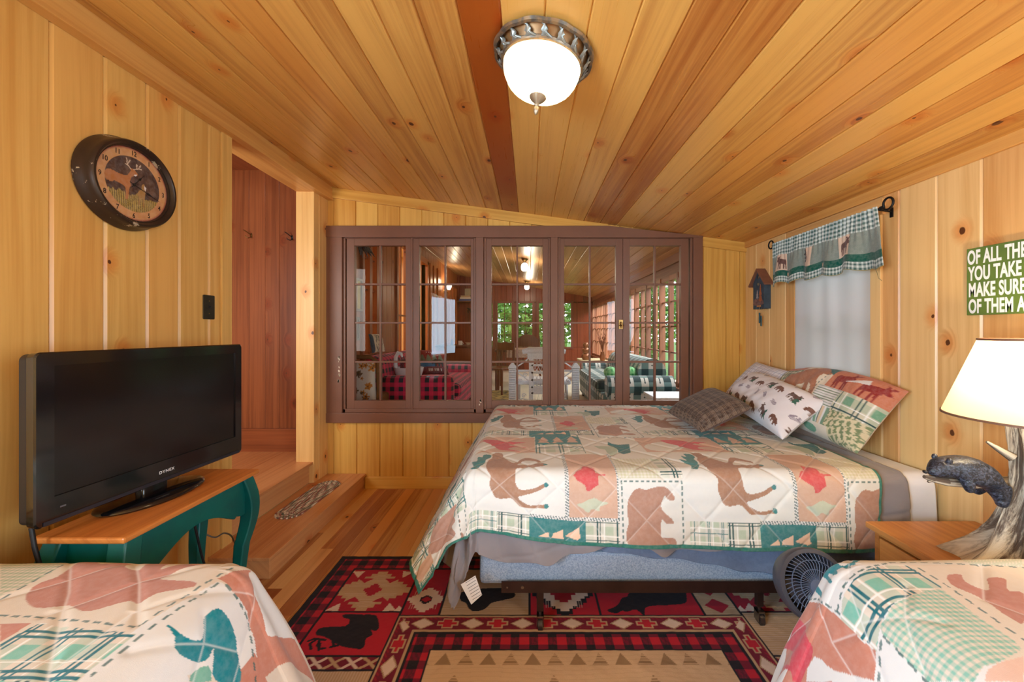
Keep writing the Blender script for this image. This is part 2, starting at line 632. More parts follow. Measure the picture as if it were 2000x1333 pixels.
# back wall: above, below and right of the interior window
m = MB()
se = [XL] + [(-1.734 + .1955 * i) for i in range(0, 18)]
plank_run(m, (0, YB, 2.28), (1, 0, 0), (0, -1, 0), (0, 0, .5), [s for s in se if s < 1.6], t=.12, c=.005, g=.011)
se = [XL - .01, -1.734] + [-1.734 + .205 * i for i in range(1, 19)]
plank_run(m, (0, YB, -.01), (1, 0, 0), (0, -1, 0), (0, 0, .63), [min(s, 1.93) for s in se if s < 2.1], t=.12, c=.005, g=.011)
plank_run(m, (0, YB, .6), (1, 0, 0), (0, -1, 0), (0, 0, 1.8), [1.50, 1.75, 1.873, 1.95], t=.12, c=.005, g=.011)
structure('wall_back', m, PINE_B, 'back wall of golden pine boards around the interior window')
m = MB()
A2 = Vector((1, 0, -.133))
m.prism([(0, 0), (0, -.09), (.02, -.09), (.02, 0)], (XL, YB, ceil_z(XL)), (0, -1, 0), (0, 0, 1), A2 * (2.49))
m.prism([(0, 0), (0, -.085), (.02, -.085), (.02, 0)], (1.53, YB, ceil_z(1.53)), (0, -1, 0), (0, 0, 1), A2 * .4)
structure('trim_3', m, PINE_B, 'sloping pine trim where back wall meets ceiling', bevel=.002)
m = MB(); m.box((-1.445, YB - .02, 0), (XR, YB, .105), 0)
structure('baseboard_back', m, PINE_B, 'pine baseboard under the interior window', bevel=.003)

# right wall with the shaded window
m = MB()
Bx = (-1, 0, 0)
plank_run(m, (XR, 0, -.01), (0, 1, 0), Bx, (0, 0, 2.25), [1.653 - .185 * k for k in range(10, 0, -1)] + [1.653, 1.836, 2.021, 2.118], t=.12)
plank_run(m, (XR, 0, -.01), (0, 1, 0), Bx, (0, 0, 2.25), [2.86, 2.917, 3.11, 3.29, 3.46], t=.12)
plank_run(m, (XR, 0, -.01), (0, 1, 0), Bx, (0, 0, .97), [2.118, 2.30, 2.49, 2.68, 2.86], t=.12)
m.box((XR, 2.118, 2.03), (XR + .12, 2.86, 2.25), 1)
plank_run(m, (XR, 0, -.01), (0, 1, 0), Bx, (0, 0, 2.25), [-2.25, -2.10, -1.95], t=.12)
plank_run(m, (XR, 0, -.01), (0, 1, 0), Bx, (0, 0, .96), steps_list(-1.95, -.197, .19), t=.12)
plank_run(m, (XR, 0, 2.05), (0, 1, 0), Bx, (0, 0, .2), steps_list(-1.95, -.197, .19), t=.12)  # gap between these boards lets the added right fill light in
structure('wall_right', m, PINE_R, 'right wall of upright knotty pine boards')
m = MB()
m.box((XR - .018, YF, ceil_z(XR) - .05), (XR, YB, ceil_z(XR) + .02), 1)
structure('trim_4', m, PINE_T, 'pine trim where right wall meets ceiling', bevel=.003)
m = MB()
m.box((XR - .012, 2.80, .96), (XR + .10, 2.862, 2.06), 2); m.box((XR - .012, 2.116, .96), (XR + .10, 2.18, 2.06), 2)
m.box((XR - .014, 2.10, 2.03), (XR + .10, 2.88, 2.115), 1); m.box((XR - .03, 2.10, .93), (XR + .10, 2.88, .965), 1)
w2 = structure('window_2', m, PINE_R, 'window in the right wall with white shade', bevel=.002)
m = MB()
for y in (2.18, 2.478, 2.776): m.box((XR + .07, y, .965), (XR + .095, y + .03, 2.03))
for z in (.965, 1.48, 2.0): m.box((XR + .07, 2.18, z), (XR + .095, 2.806, z + .03), 1)
structure('window_sash', m, BROWN, None, parent=w2)
m = MB(); m.box((XR + .08, 2.19, .97), (XR + .084, 2.80, 2.03))
structure('window_pane', m, GLASS, None, parent=w2)

# wall behind the camera
m = MB()
for x0, x1, z0, z1 in ((XL - .15, XR + .12, 0, 2.8),):
    plank_run(m, (0, YF, z0), (1, 0, 0), (0, 1, 0), (0, 0, z1 - z0), steps_list(x0, x1, .2), t=.05)
structure('wall_front', m, PINE_L, 'pine wall behind the camera')

# steps up through the doorway
m = MB()
m.box((-1.83, 2.335, 0), (XL, 2.20, .112), 1); m.box((-1.83, 2.19, 0), (-1.458, YB, .108), 1, (.1, .2, .6))
m.box((-1.83, 2.17, .108), (-1.66, YB, .13), 1, (.5, .6, .3)); m.box((-1.66, 2.17, .108), (-1.545, YB, .13), 1, (.7, .5, .8)); m.box((-1.545, 2.17, .108), (-1.445, YB, .13), 1, (.4, .4, .1))
structure('stair_step', m, STEP_M, 'low wooden step in front of the doorway', bevel=.003)
m = MB()
m.box((-3.3, 1.2, .20), (-1.94, 3.6, .30), 0)
m.box((-1.96, 2.30, .13), (-1.83, YB, .282), 1, (.2, .2, .6)); m.box((-2.05, 2.335, .282), (-1.80, YB, .305), 1, (.55, .4, .5))
for i in range(8): m.box((-2.05 - .15 * i - .148, 1.2, .282), (-2.05 - .15 * i, 3.58, .3046), 1, (random.uniform(.2, .9), .7, random.random()))
structure('floor_of_hall', m, STEP_M, 'upper step and hall floor beyond the doorway', bevel=.002)
m = MB()
plank_run(m, (0, 3.54, .3), (1, 0, 0), (0, -1, 0), (0, 0, 2.6), [-3.3, -2.96, -2.72, -2.545, -2.40, -2.27, -1.9], t=.02, c=.004, g=.005, tones=[(.5, .2, .1), (.4, .2, .3), (.45, .3, .6), (.35, .1, .2), (.6, .5, .8), (.8, .6, .4)])
plank_run(m, (-3.3, 0, .3), (0, 1, 0), (1, 0, 0), (0, 0, 2.6), steps_list(1.2, 3.54, .2), t=.02)
m.box((-3.3, 1.15, .3), (-1.94, 1.2, 2.9)); m.box((-3.3, 1.2, 2.86), (-1.94, 3.54, 2.9), 1)
structure('wall_of_hall', m, RED_W, 'dark reddish board wall beyond the doorway')
m = MB(); m.box((-3.3, 3.515, .3), (-1.94, 3.54, .51), 0, (.3, .9, .3))
structure('baseboard_of_hall', m, RED_W, 'reddish baseboard at the foot of the hall wall', bevel=.003)

# ------------------------------------------------------------------ interior casement window onto the sunroom
def wx(px): return (px - 1033) / 220.0
def wz(py): return 1.4 - (py - 646) / 220.0


m = MB()
yf, yb = 3.425, 3.585
m.box((wx(640), yf, wz(825)), (wx(671), yb, wz(443)))
m.box((wx(1352), yf, wz(806)), (wx(1370), yb, wz(462)))
m.box((wx(640), yf - .006, wz(825)), (wx(1370), yb, wz(806)), 0)
m.prism([(wx(640), wz(465)), (wx(1370), wz(466)), (wx(1370), ceil_z(wx(1370)) + .004), (wx(1185), wz(443)), (wx(640), wz(443))], (0, yb, 0), (1, 0, 0), (0, 0, 1), (0, yf - .006 - yb, 0))
m.box((wx(930), yf, wz(806)), (wx(945), yb, wz(462))); m.box((wx(1075), yf, wz(806)), (wx(1089), yb, wz(462)))
for a, b in ((671, 930), (945, 1075), (1089, 1352)):      # stop moulding inside each opening
    m.box((wx(a), yf + .02, wz(466.5)), (wx(b), yb, wz(462)), 0); m.box((wx(a), yf + .02, wz(806)), (wx(b), yb, wz(799)), 0)
    m.box((wx(a), yf + .02, wz(806)), (wx(a + 4.5), yb, wz(462))); m.box((wx(b - 4.5), yf + .02, wz(806)), (wx(b), yb, wz(462)))
w1 = structure('window_1', m, BROWN, 'brown painted interior window of five casements onto the sunroom', bevel=.003)
for a, b, ga, gb in ((677, 803.5, 692, 792), (806.5, 925.5, 818.6, 919.5), (948, 1073, 960, 1060), (1093, 1216.3, 1102, 1203), (1216.9, 1345, 1230, 1330)):
    m = MB()
    y0, y1 = yf + .03, yf + .075
    t_, b_, gt, gb_ = 466.5, 799, 480, 783
    m.box((wx(a), y0, wz(b_)), (wx(ga), y1, wz(t_))); m.box((wx(gb), y0, wz(b_)), (wx(b), y1, wz(t_)))
    m.box((wx(ga), y0, wz(gt)), (wx(gb), y1, wz(t_)), 0); m.box((wx(ga), y0, wz(b_)), (wx(gb), y1, wz(gb_)), 0)
    s_ = structure('casement', m, BROWN, None, bevel=.002, parent=w1)
    m = MB()
    mid = (ga + gb) / 2
    m.box((wx(mid - 1.6), y0 + .006, wz(gb_)), (wx(mid + 1.6), y1 - .005, wz(gt)))
    for yy in (555.3, 630.8, 707.5): m.box((wx(ga), y0 + .008, wz(yy + 1.8)), (wx(gb), y1 - .006, wz(yy - 1.8)), 0)
    sub('muntins', m, BROWN, s_, bevel=.002)
    m = MB(); m.add([(wx(ga - 1), y0 + .02, wz(gb_ + 1)), (wx(gb + 1), y0 + .02, wz(gb_ + 1)), (wx(gb + 1), y0 + .02, wz(gt - 1)), (wx(ga - 1), y0 + .02, wz(gt - 1))], [(0, 1, 2, 3)])
    sub('window_pane', m, GLASS, s_)
m = MB(); m.box((wx(803.5), yf + .018, wz(801)), (wx(806.5), yf + .05, wz(464)))
structure('astragal', m, BROWN, None, parent=w1, bevel=.002)
BRASS = plain('aged_brass', S(150, 118, 70), 0.35, 1.0, var=0.3)
m = MB()
m.box((wx(1208), yf + .016, wz(643)), (wx(1216), yf + .032, wz(625))); m.tube([(wx(1212), yf + .012, wz(630)), (wx(1212), yf - .012, wz(631)), (wx(1214), yf - .02, wz(640))], .006)
m.tube([(wx(1209), yf, wz(636)), (wx(1217), yf, wz(636))], .005)
structure('casement_latch', m, BRASS, None, parent=w1, smooth=40)
CHIP = plain('bare_chipped_wood', S(226, 212, 190), 0.8, var=.3)
m = MB()
for px_, py_, w_, h_ in ((938.5, 787, 3.6, 9), (665, 700, 2, 10), (666, 725, 2.4, 14), (664, 742, 2, 5)):
    for q in range(5):
        a, b = px_ + random.uniform(-1, 1) * w_ * .5, py_ + random.uniform(-1, 1) * h_ * .7
        r = random.uniform(.9, 2.2) / 220
        pts = [(wx(a) + r * math.cos(k * PI / 4) * random.uniform(.5, 1.1), yf - .0011, wz(b) + 1.7 * r * math.sin(k * PI / 4) * random.uniform(.5, 1.1)) for k in range(8)]
        m.add(pts, [tuple(range(8))])
structure('paint_chips', m, CHIP, None, parent=w1)

# ------------------------------------------------------------------ sunroom shell beyond the interior window
SF = 0.31
SX0, SX1, SY0, SY1 = -1.95, 1.75, 3.575, 10.6


def sceil(x): return 2.30 + (1.75 - x) * 0.165


m = MB(); m.box((-4.2, SY0, SF - .06), (2.0, SY1 + .2, SF), 0)
structure('floor_of_sunroom', m, SUN_FLOOR, 'pale floor of the sunroom beyond the window')
m = MB()
sq2 = math.sqrt(1 + .165 ** 2)
for k in range(27):
    x = -2.0 + .145 * k
    m.prism([(0, -.03), (0, -.006), (.006, 0), (.145 * sq2 - .006, 0), (.145 * sq2, -.006), (.145 * sq2, -.03)], (x, SY0 - .1, sceil(x)), Vector((1, 0, -.165)) / sq2, Vector((-.165, 0, -1)) / sq2, (0, SY1 - SY0 + .2, 0), (random.uniform(.1, .9), random.random(), random.random()))
structure('ceiling_of_sunroom', m, SUN_CEIL, 'sloping board ceiling of the sunroom')
# left wall of the sunroom: window opening and doorway into a lit room
m = MB()
for a, b, z0, z1 in ((SY0, 4.53, SF, 3.1), (4.53, 5.15, SF, 1.12), (4.53, 5.15, 2.62, 3.1), (5.15, 5.72, SF, 3.1), (5.72, 6.35, SF, 1.05), (5.72, 6.35, 2.75, 3.1), (6.35, 6.85, SF, 3.1), (6.85, 7.35, 2.66, 3.1), (7.35, SY1, SF, 3.1)):
    plank_run(m, (SX0, 0, z0), (0, 1, 0), (1, 0, 0), (0, 0, z1 - z0), steps_list(a, b, .2), t=.08, tones=[(random.uniform(0, .5), .3, random.random()) for _ in range(60)])
RED_L = wood('sunroom_boards', S(174, 108, 66), S(120, 66, 38), knots=0.3, tonev=0.45, redv=0.4)
structure('wall_of_sunroom_left', m, RED_L, 'red brown board wall on the left of the sunroom')
m = MB()
for a, b in ((4.50, 4.56), (4.70, 4.78), (4.92, 5.0), (5.12, 5.18)): m.box((SX0 - .05, a, 1.06), (SX0 + .03, b, 2.66))
m.box((SX0 - .05, 4.5, 1.04), (SX0 + .06, 5.2, 1.12), 1); m.box((SX0 - .05, 4.5, 2.60), (SX0 + .03, 5.2, 2.68), 1)
for z in (1.5, 1.88, 2.26): m.box((SX0 - .03, 4.53, z), (SX0, 5.15, z + .02), 1)
structure('window_3', m, RED_L, 'small wooden window in the left wall of the sunroom', bevel=.003)
m = MB()
for a in (5.68, 6.32): m.box((SX0 - .09, a, SF), (SX0 + .03, a + .07, 2.8))
m.box((SX0 - .09, 5.68, 2.72), (SX0 + .03, 6.39, 2.8), 1); m.box((SX0 - .09, 5.68, 1.02), (SX0 + .05, 6.39, 1.07), 1); m.box((SX0 - .05, 5.99, 1.05), (SX0 - .02, 6.02, 2.75)); m.box((SX0 - .05, 5.7, 1.62), (SX0 - .02, 6.38, 1.645), 1)
structure('window_4', m, RED_L, 'second window of the sunroom looking into a lit room', bevel=.003)
m = MB()
for a in (6.78, 7.35): m.box((SX0 - .09, a, SF), (SX0 + .04, a + .08, 2.72))
m.box((SX0 - .09, 6.78, 2.64), (SX0 + .04, 7.43, 2.74), 1)
for y in (7.6, 7.9, 8.25): m.box((SX0, y, SF), (SX0 + .03, y + .16, 2.72), 2, (.1, .9, y))
for y in (9.4, 9.8, 10.2): m.box((SX0, y, SF), (SX0 + .04, y + .18, 2.5), 2, (.05, .8, y))
structure('door_1', m, wood('door_frame_wood', S(194, 124, 72), S(150, 84, 42), knots=.1), 'orange wooden door frame on the left of the sunroom', bevel=.003)
m = MB()
CREAM = wood('lit_room_boards', S(244, 214, 158), S(226, 186, 122), knots=.2)
for k in range(16): m.box((-3.6, 3.6, SF + .17 * k), (-3.56, 8.4, SF + .17 * k + .165), 1, (random.uniform(0, .5), .1, random.random()))
m.box((-3.6, 3.6, 2.98), (-2.04, 8.4, 3.05), 1); m.box((-3.6, 8.4, SF), (-2.04, 8.45, 3), 2); m.box((-3.6, 3.56, SF), (-2.04, 3.6, 3), 2)
structure('wall_of_lit_room', m, CREAM, 'pale boards of the lit room seen through the sunroom door')
area_light('lit_room_fill', (-2.9, 6.2, 2.92), (0, 0, 0), .5, 2.5, 55, (1.0, .93, .80))  # area light added out of view to brighten the room beyond
# far wall with its row of windows
FW = wood('far_wall_boards', S(140, 66, 44), S(84, 34, 24), knots=.2, tonev=.4)
wins = [(-1.43, -.98), (-.865, -.46), (-.293, .10), (.265, .66), (.80, 1.158)]
m = MB()
plank_run(m, (0, SY1, SF), (1, 0, 0), (0, -1, 0), (0, 0, .64), steps_list(-2.05, 1.8, .16), t=.08)
plank_run(m, (0, SY1, 2.15), (1, 0, 0), (0, -1, 0), (0, 0, .95), steps_list(-2.05, 1.8, .16), t=.08)
ed = [-2.05] + [v for w_ in wins for v in w_] + [1.82]
for i in range(0, len(ed), 2): plank_run(m, (0, SY1, .94), (1, 0, 0), (0, -1, 0), (0, 0, 1.24), steps_list(ed[i], ed[i + 1], .16), t=.08)
structure('wall_of_sunroom_far', m, FW, 'dark red far wall of the sunroom')
nwin = 5
for a, b in wins:
    m = MB()
    y0, y1 = SY1 - .02, SY1 + .05
    for x in (a - .05, b - .01): m.box((x, y0, .9), (x + .06, y1, 2.2))
    m.box((a, y0, .9), (b, y1, .95), 0); m.box((a, y0, 2.15), (b, y1, 2.2), 0)
    m.box(((a + b) / 2 - .006, y0 + .02, .95), ((a + b) / 2 + .006, y1, 2.15))
    for z in (1.28, 1.56, 1.86): m.box((a, y0 + .02, z - .005), (b, y1, z + .005), 0)
    o = structure('window_%d' % nwin, m, plain('far_window_frame', S(120, 62, 48), .5), 'small paned window in the far wall of the sunroom')
    m = MB(); m.box((a, SY1 + .02, .95), (b, SY1 + .022, 2.15))
    structure('window_pane', m, GLASS, None, parent=o)
    nwin += 1
# right wall: a long run of narrow casements
WW = wood('sunroom_window_wood', S(176, 118, 88), S(120, 72, 56), knots=.1, tonev=.6, redv=.3)
m = MB()
m.box((SX1, SY0, SF - .02), (SX1 + .1, SY1 + .1, .72), 1); m.box((SX1, SY0, 2.06), (SX1 + .1, SY1 + .1, 2.5), 1); m.box((SX1 - .06, SY0, .70), (SX1 + .1, SY1, .74), 1)
m.box((SX1 - .03, SY0, 2.20), (SX1, SY1, 2.31), 1)
structure('wall_of_sunroom_right', m, WW, 'window wall on the right of the sunroom', bevel=.004)
y = 3.62
while y < 10.3:
    m = MB()
    for k in range(2): m.box((SX1 - .004 - .016 * (k % 2), y + .30 * k, .73), (SX1 + .05, y + .30 * k + .05, 2.08), 2)
    for z in (1.12, 1.44, 1.75): m.box((SX1 + .01, y, z), (SX1 + .03, y + .6, z + .018), 1)
    m.box((SX1 - .01, y, .73), (SX1 + .06, y + .6, .79), 1); m.box((SX1 - .01, y, 2.02), (SX1 + .06, y + .6, 2.08), 1)
    o = structure('window_%d' % nwin, m, WW, 'tall narrow casement in the right wall of the sunroom')
    nwin += 1
    y += .605
m = MB(); m.box((-30, 3.0, -.4), (40, 60, -.35))
m2 = MB(); m2.box((2.2, -6, -.4), (40, 3.0, -.35))
structure('ground', m, GRASS, 'green ground outside the sunroom')
structure('ground', m2, GRASS, 'green ground outside the bedroom window')

# printed shapes on the quilts, in cloth metres
QM = {'moose': [(-0.191, 2.073),(-0.143, 2.07),(-0.129, 2.007),(-0.091, 1.934),(-0.067, 1.923),(-0.029, 1.986),(0.006, 1.994),(0.058, 1.947),(0.058, 1.923),(0.002, 1.953),(-0.029, 1.942),(-0.056, 1.89),(-0.008, 1.89),(0.072, 1.907),(0.072, 1.868),(-0.004, 1.855),(-0.056, 1.847),(-0.063, 1.808),(-0.06, 1.754),(-0.036, 1.729),(0.023, 1.738),(0.068, 1.762),(0.075, 1.748),(0.03, 1.721),(-0.036, 1.699),(-0.049, 1.694),(-0.036, 1.675),(0.006, 1.656),(0.068, 1.664),(0.075, 1.648),(0.006, 1.645),(-0.036, 1.645),(-0.06, 1.664),(-0.084, 1.683),(-0.126, 1.678),(-0.153, 1.683),(-0.167, 1.705),(-0.181, 1.746),(-0.178, 1.792),(-0.195, 1.827),(-0.205, 1.866),(-0.205, 1.953),(-0.188, 1.994)], 'antler': [(-0.278, 1.852),(-0.268, 1.877),(-0.292, 1.972),(-0.261, 1.947),(-0.264, 2.016),(-0.24, 2.007),(-0.236, 2.051),(-0.198, 2.043),(-0.198, 1.996),(-0.216, 1.966),(-0.219, 1.904),(-0.236, 1.866),(-0.254, 1.838)], 'bear': [(0.498, 1.748),(0.539, 1.743),(0.567, 1.751),(0.605, 1.759),(0.636, 1.751),(0.667, 1.716),(0.664, 1.699),(0.639, 1.702),(0.622, 1.716),(0.605, 1.672),(0.622, 1.645),(0.653, 1.62),(0.66, 1.601),(0.626, 1.601),(0.605, 1.62),(0.601, 1.571),(0.605, 1.541),(0.66, 1.539),(0.671, 1.511),(0.633, 1.503),(0.605, 1.511),(0.57, 1.503),(0.532, 1.495),(0.477, 1.495),(0.446, 1.517),(0.442, 1.558),(0.453, 1.601),(0.449, 1.664),(0.466, 1.716)], 'leaf': [(0.207, 1.803),(0.224, 1.827),(0.248, 1.838),(0.259, 1.879),(0.279, 1.874),(0.311, 1.847),(0.311, 1.817),(0.324, 1.814),(0.356, 1.811),(0.356, 1.806),(0.321, 1.803),(0.321, 1.784),(0.321, 1.762),(0.307, 1.757),(0.286, 1.738),(0.266, 1.735),(0.259, 1.762),(0.224, 1.781)], 'ghost': [(0.221, 1.675),(0.248, 1.683),(0.297, 1.705),(0.328, 1.691),(0.366, 1.683),(0.328, 1.667),(0.321, 1.645),(0.29, 1.656),(0.272, 1.639),(0.248, 1.656)], 'redm': [(-0.271, 2.313),(-0.202, 2.313),(-0.14, 2.296),(-0.098, 2.28),(-0.015, 2.266),(-0.095, 2.242),(-0.108, 2.217),(-0.018, 2.185),(-0.091, 2.185),(-0.112, 2.144),(-0.049, 2.111),(-0.129, 2.122),(-0.167, 2.141),(-0.205, 2.209),(-0.25, 2.261)], 'tealm': [(0.463, 2.28),(0.477, 2.244),(0.511, 2.225),(0.577, 2.242),(0.546, 2.084),(0.501, 2.054),(0.48, 2.084),(0.487, 2.141),(0.477, 2.176),(0.449, 2.217)], 'sagem': [(0.366, 2.206),(0.394, 2.19),(0.414, 2.195),(0.494, 2.193),(0.477, 2.095),(0.439, 2.024),(0.418, 2.065),(0.418, 2.127),(0.387, 2.144)], 'footbear': [(-0.413, 1.751),(-0.482, 1.827),(-0.531, 1.844),(-0.78, 2.206),(-0.78, 2.108),(-0.673, 1.784),(-0.628, 1.639),(-0.603, 1.588),(-0.51, 1.533),(-0.437, 1.55),(-0.475, 1.615),(-0.434, 1.631),(-0.458, 1.697)], 'white3': [(0.65, 2.193),(0.733, 2.272),(0.847, 2.269),(0.868, 2.174),(0.764, 2.103),(0.674, 2.122)], 'tree1': [(0.044, 1.52),(0.089, 1.544),(0.092, 1.52)], 'tree2': [(0.103, 1.52),(0.11, 1.539),(0.155, 1.56),(0.158, 1.52)], 'tree3': [(0.165, 1.533),(0.182, 1.547),(0.231, 1.574),(0.234, 1.528),(0.221, 1.52)]}
QL = {'bear': [(-1.222, 0.944),(-1.248, 0.979),(-1.246, 1.0),(-1.235, 1.018),(-1.246, 1.054),(-1.266, 1.104),(-1.22, 1.104),(-1.172, 1.104),(-1.215, 1.1),(-1.187, 1.082),(-1.154, 1.104),(-1.117, 1.104),(-1.077, 1.104),(-1.112, 1.104),(-1.108, 1.067),(-1.055, 1.054),(-1.069, 1.102),(-0.996, 1.104),(-0.972, 1.104),(-1.005, 1.093),(-0.994, 1.05),(-0.966, 1.089),(-0.909, 1.093),(-0.944, 1.054),(-0.953, 1.026),(-0.953, 1.009),(-0.861, 0.998),(-0.843, 0.977),(-0.885, 0.964),(-0.911, 0.955),(-0.92, 0.938),(-0.926, 0.922),(-0.95, 0.929),(-0.975, 0.916),(-1.007, 0.897),(-1.04, 0.899),(-1.086, 0.918),(-1.119, 0.907),(-1.163, 0.912)], 'teal': [(-0.806, 0.862),(-0.784, 0.864),(-0.758, 0.868),(-0.734, 0.884),(-0.727, 0.901),(-0.758, 0.922),(-0.76, 0.946),(-0.753, 0.961),(-0.721, 0.972),(-0.679, 0.972),(-0.644, 0.963),(-0.581, 0.935),(-0.633, 0.883),(-0.677, 0.903),(-0.69, 0.914),(-0.683, 0.886),(-0.697, 0.866),(-0.727, 0.847),(-0.751, 0.842),(-0.769, 0.853)], 'sage': [(-0.675, 0.84),(-0.683, 0.857),(-0.67, 0.884),(-0.64, 0.875)], 'pink': [(-0.815, 1.02),(-0.799, 1.072),(-0.782, 1.117),(-0.756, 1.147),(-0.432, 1.383),(-0.535, 0.981),(-0.62, 1.015),(-0.692, 1.029),(-0.76, 1.018)], 'blob': [(-0.769, 1.093),(-0.775, 1.134),(-0.749, 1.15),(-0.697, 1.191),(-0.567, 1.288),(-0.574, 1.281),(-0.591, 1.069),(-0.657, 1.07)], 'plaid': [(-1.088, 0.801),(-1.077, 0.858),(-0.832, 0.825),(-0.832, 0.764),(-0.834, 0.715),(-0.97, 0.713)], 'ging': [(-1.498, 1.104),(-1.296, 1.102),(-1.266, 1.026),(-1.283, 0.944)], 'whitep': [(-0.845, 0.84),(-0.808, 1.013),(-0.76, 1.018),(-0.692, 1.029),(-0.62, 1.015),(-0.535, 0.981),(-0.83, 0.715)], 'pink2': [(-1.167, 0.858),(-1.095, 0.858),(-1.093, 0.804)], 'd1': [(-0.815, 1.072),(-0.837, 0.933),(-0.85, 0.845)], 'd2': [(-1.202, 0.884),(-1.038, 0.871),(-0.85, 0.845)], 'd3': [(-1.272, 0.936),(-1.272, 0.998),(-1.285, 1.093)], 'd4': [(-0.804, 1.007),(-0.821, 0.849),(-0.821, 0.732)], 'd5': [(-0.786, 1.016),(-0.74, 1.016),(-0.668, 1.024),(-0.545, 0.97)], 'q1': [(-1.298, 1.104),(-1.136, 0.961),(-1.071, 0.894),(-0.983, 0.808),(-0.883, 0.713)], 'q2': [(-1.117, 1.104),(-1.001, 1.0),(-0.858, 0.855)], 'q3': [(-1.272, 0.936),(-1.193, 1.013),(-1.117, 1.104)], 'q4': [(-1.095, 0.884),(-1.001, 1.0),(-0.894, 1.072)], 'q5': [(-0.904, 0.732),(-0.909, 0.888),(-0.806, 0.97),(-0.714, 1.067)], 'q6': [(-0.808, 0.791),(-0.712, 0.899),(-0.637, 0.961)], 'q7': [(-0.762, 0.927),(-0.714, 0.897),(-0.668, 0.847)], 'q8': [(-0.594, 0.922),(-0.653, 1.015),(-0.716, 1.08)]}
QR = {'sprig': [(0.866, 1.078),(0.91, 1.093),(0.931, 1.1),(0.919, 1.082),(0.9, 1.072),(0.891, 1.063),(0.885, 1.063),(0.883, 1.069),(0.876, 1.065),(0.872, 1.057),(0.862, 1.063),(0.862, 1.072),(0.857, 1.078),(0.849, 1.08),(0.845, 1.083),(0.84, 1.07),(0.834, 1.063),(0.826, 1.074),(0.83, 1.095),(0.828, 1.108),(0.819, 1.102),(0.813, 1.069),(0.809, 1.061),(0.802, 1.07),(0.807, 1.1),(0.823, 1.145),(0.823, 1.148),(0.813, 1.158),(0.8, 1.167),(0.762, 1.102),(0.756, 1.089),(0.758, 1.119),(0.785, 1.178),(0.807, 1.163),(0.821, 1.15),(0.845, 1.135),(0.872, 1.126)], 'brown': [(0.866, 1.13),(0.847, 1.135),(0.821, 1.15),(0.8, 1.167),(0.785, 1.182),(0.783, 1.182),(0.794, 1.173),(0.807, 1.162),(0.828, 1.143),(0.855, 1.134)], 'plaid': [(0.787, 1.015),(0.823, 1.018),(0.874, 1.024),(0.938, 1.046),(0.989, 1.059),(1.025, 1.059),(1.027, 0.964),(0.978, 0.953),(0.904, 0.931),(0.849, 0.918),(0.823, 0.914),(0.8, 0.909),(0.751, 0.894),(0.747, 0.942),(0.747, 0.998)], 'ging': [(0.978, 0.953),(1.016, 0.959),(0.999, 0.87),(0.995, 0.799),(0.982, 0.775),(0.898, 0.745),(0.872, 0.747),(0.834, 0.737),(0.777, 0.791),(0.779, 0.829),(0.792, 0.901),(0.8, 0.909),(0.826, 0.912),(0.9, 0.927)], 'pink': [(0.751, 1.208),(0.739, 1.109),(0.747, 1.003),(0.749, 0.964),(0.743, 0.938),(0.749, 0.897),(0.696, 0.873),(0.483, 1.195),(0.639, 1.297),(0.722, 1.234)], 'leaf': [(0.737, 1.221),(0.72, 1.236),(0.705, 1.249),(0.665, 1.162),(0.65, 1.093),(0.635, 1.042),(0.62, 1.031),(0.593, 1.029),(0.565, 1.033),(0.542, 1.031),(0.523, 1.052),(0.538, 1.076),(0.525, 1.169),(0.536, 1.193),(0.548, 1.102),(0.582, 1.16),(0.612, 1.323),(0.646, 1.294),(0.696, 1.255),(0.722, 1.234)], 'blob': [(0.62, 1.024),(0.633, 0.981),(0.637, 0.935),(0.555, 1.018)], 'bear': [(1.086, 1.011),(1.128, 1.015),(1.111, 0.996),(1.105, 0.974),(1.122, 0.959),(1.135, 0.959),(1.173, 0.996),(1.188, 1.003),(1.213, 1.0),(1.215, 0.99),(1.19, 0.97),(1.173, 0.949),(1.196, 0.94),(1.075, 0.845),(1.065, 0.86),(1.067, 0.886),(1.078, 0.922),(1.065, 0.949),(1.058, 0.974)], 'stripe': [(1.211, 1.102),(1.395, 1.102),(1.321, 1.041),(1.2, 1.057)], 'cream': [(1.025, 1.059),(1.2, 1.057),(1.321, 1.039),(0.997, 0.784),(0.999, 0.87),(1.027, 0.964)], 'pink2': [(0.847, 0.728),(0.868, 0.739),(0.931, 0.752),(0.967, 0.76),(0.895, 0.704)], 'd1': [(0.756, 1.016),(0.821, 1.029),(0.885, 1.035),(0.995, 1.07),(1.073, 1.074),(1.2, 1.057),(1.321, 1.039)], 'd2': [(1.044, 1.042),(1.042, 0.964),(1.031, 0.894),(1.016, 0.799)], 'd3': [(0.76, 1.202),(0.745, 1.076),(0.756, 1.007)], 'd4': [(0.787, 0.894),(0.783, 0.853),(0.773, 0.795)], 'd5': [(0.775, 0.894),(0.703, 0.868)], 'q1': [(0.828, 1.018),(0.785, 0.961),(0.709, 0.86)], 'q2': [(0.639, 1.297),(0.735, 1.085),(0.684, 0.998),(0.663, 0.909)], 'q3': [(0.684, 0.998),(0.745, 0.953)], 'q4': [(0.777, 0.949),(0.823, 0.91),(0.904, 0.847)], 'q5': [(0.942, 0.97),(0.851, 0.884),(0.785, 0.806)], 'q6': [(1.217, 1.046),(1.078, 0.922),(1.111, 0.873)], 'q7': [(0.908, 1.106),(0.849, 1.039)]}


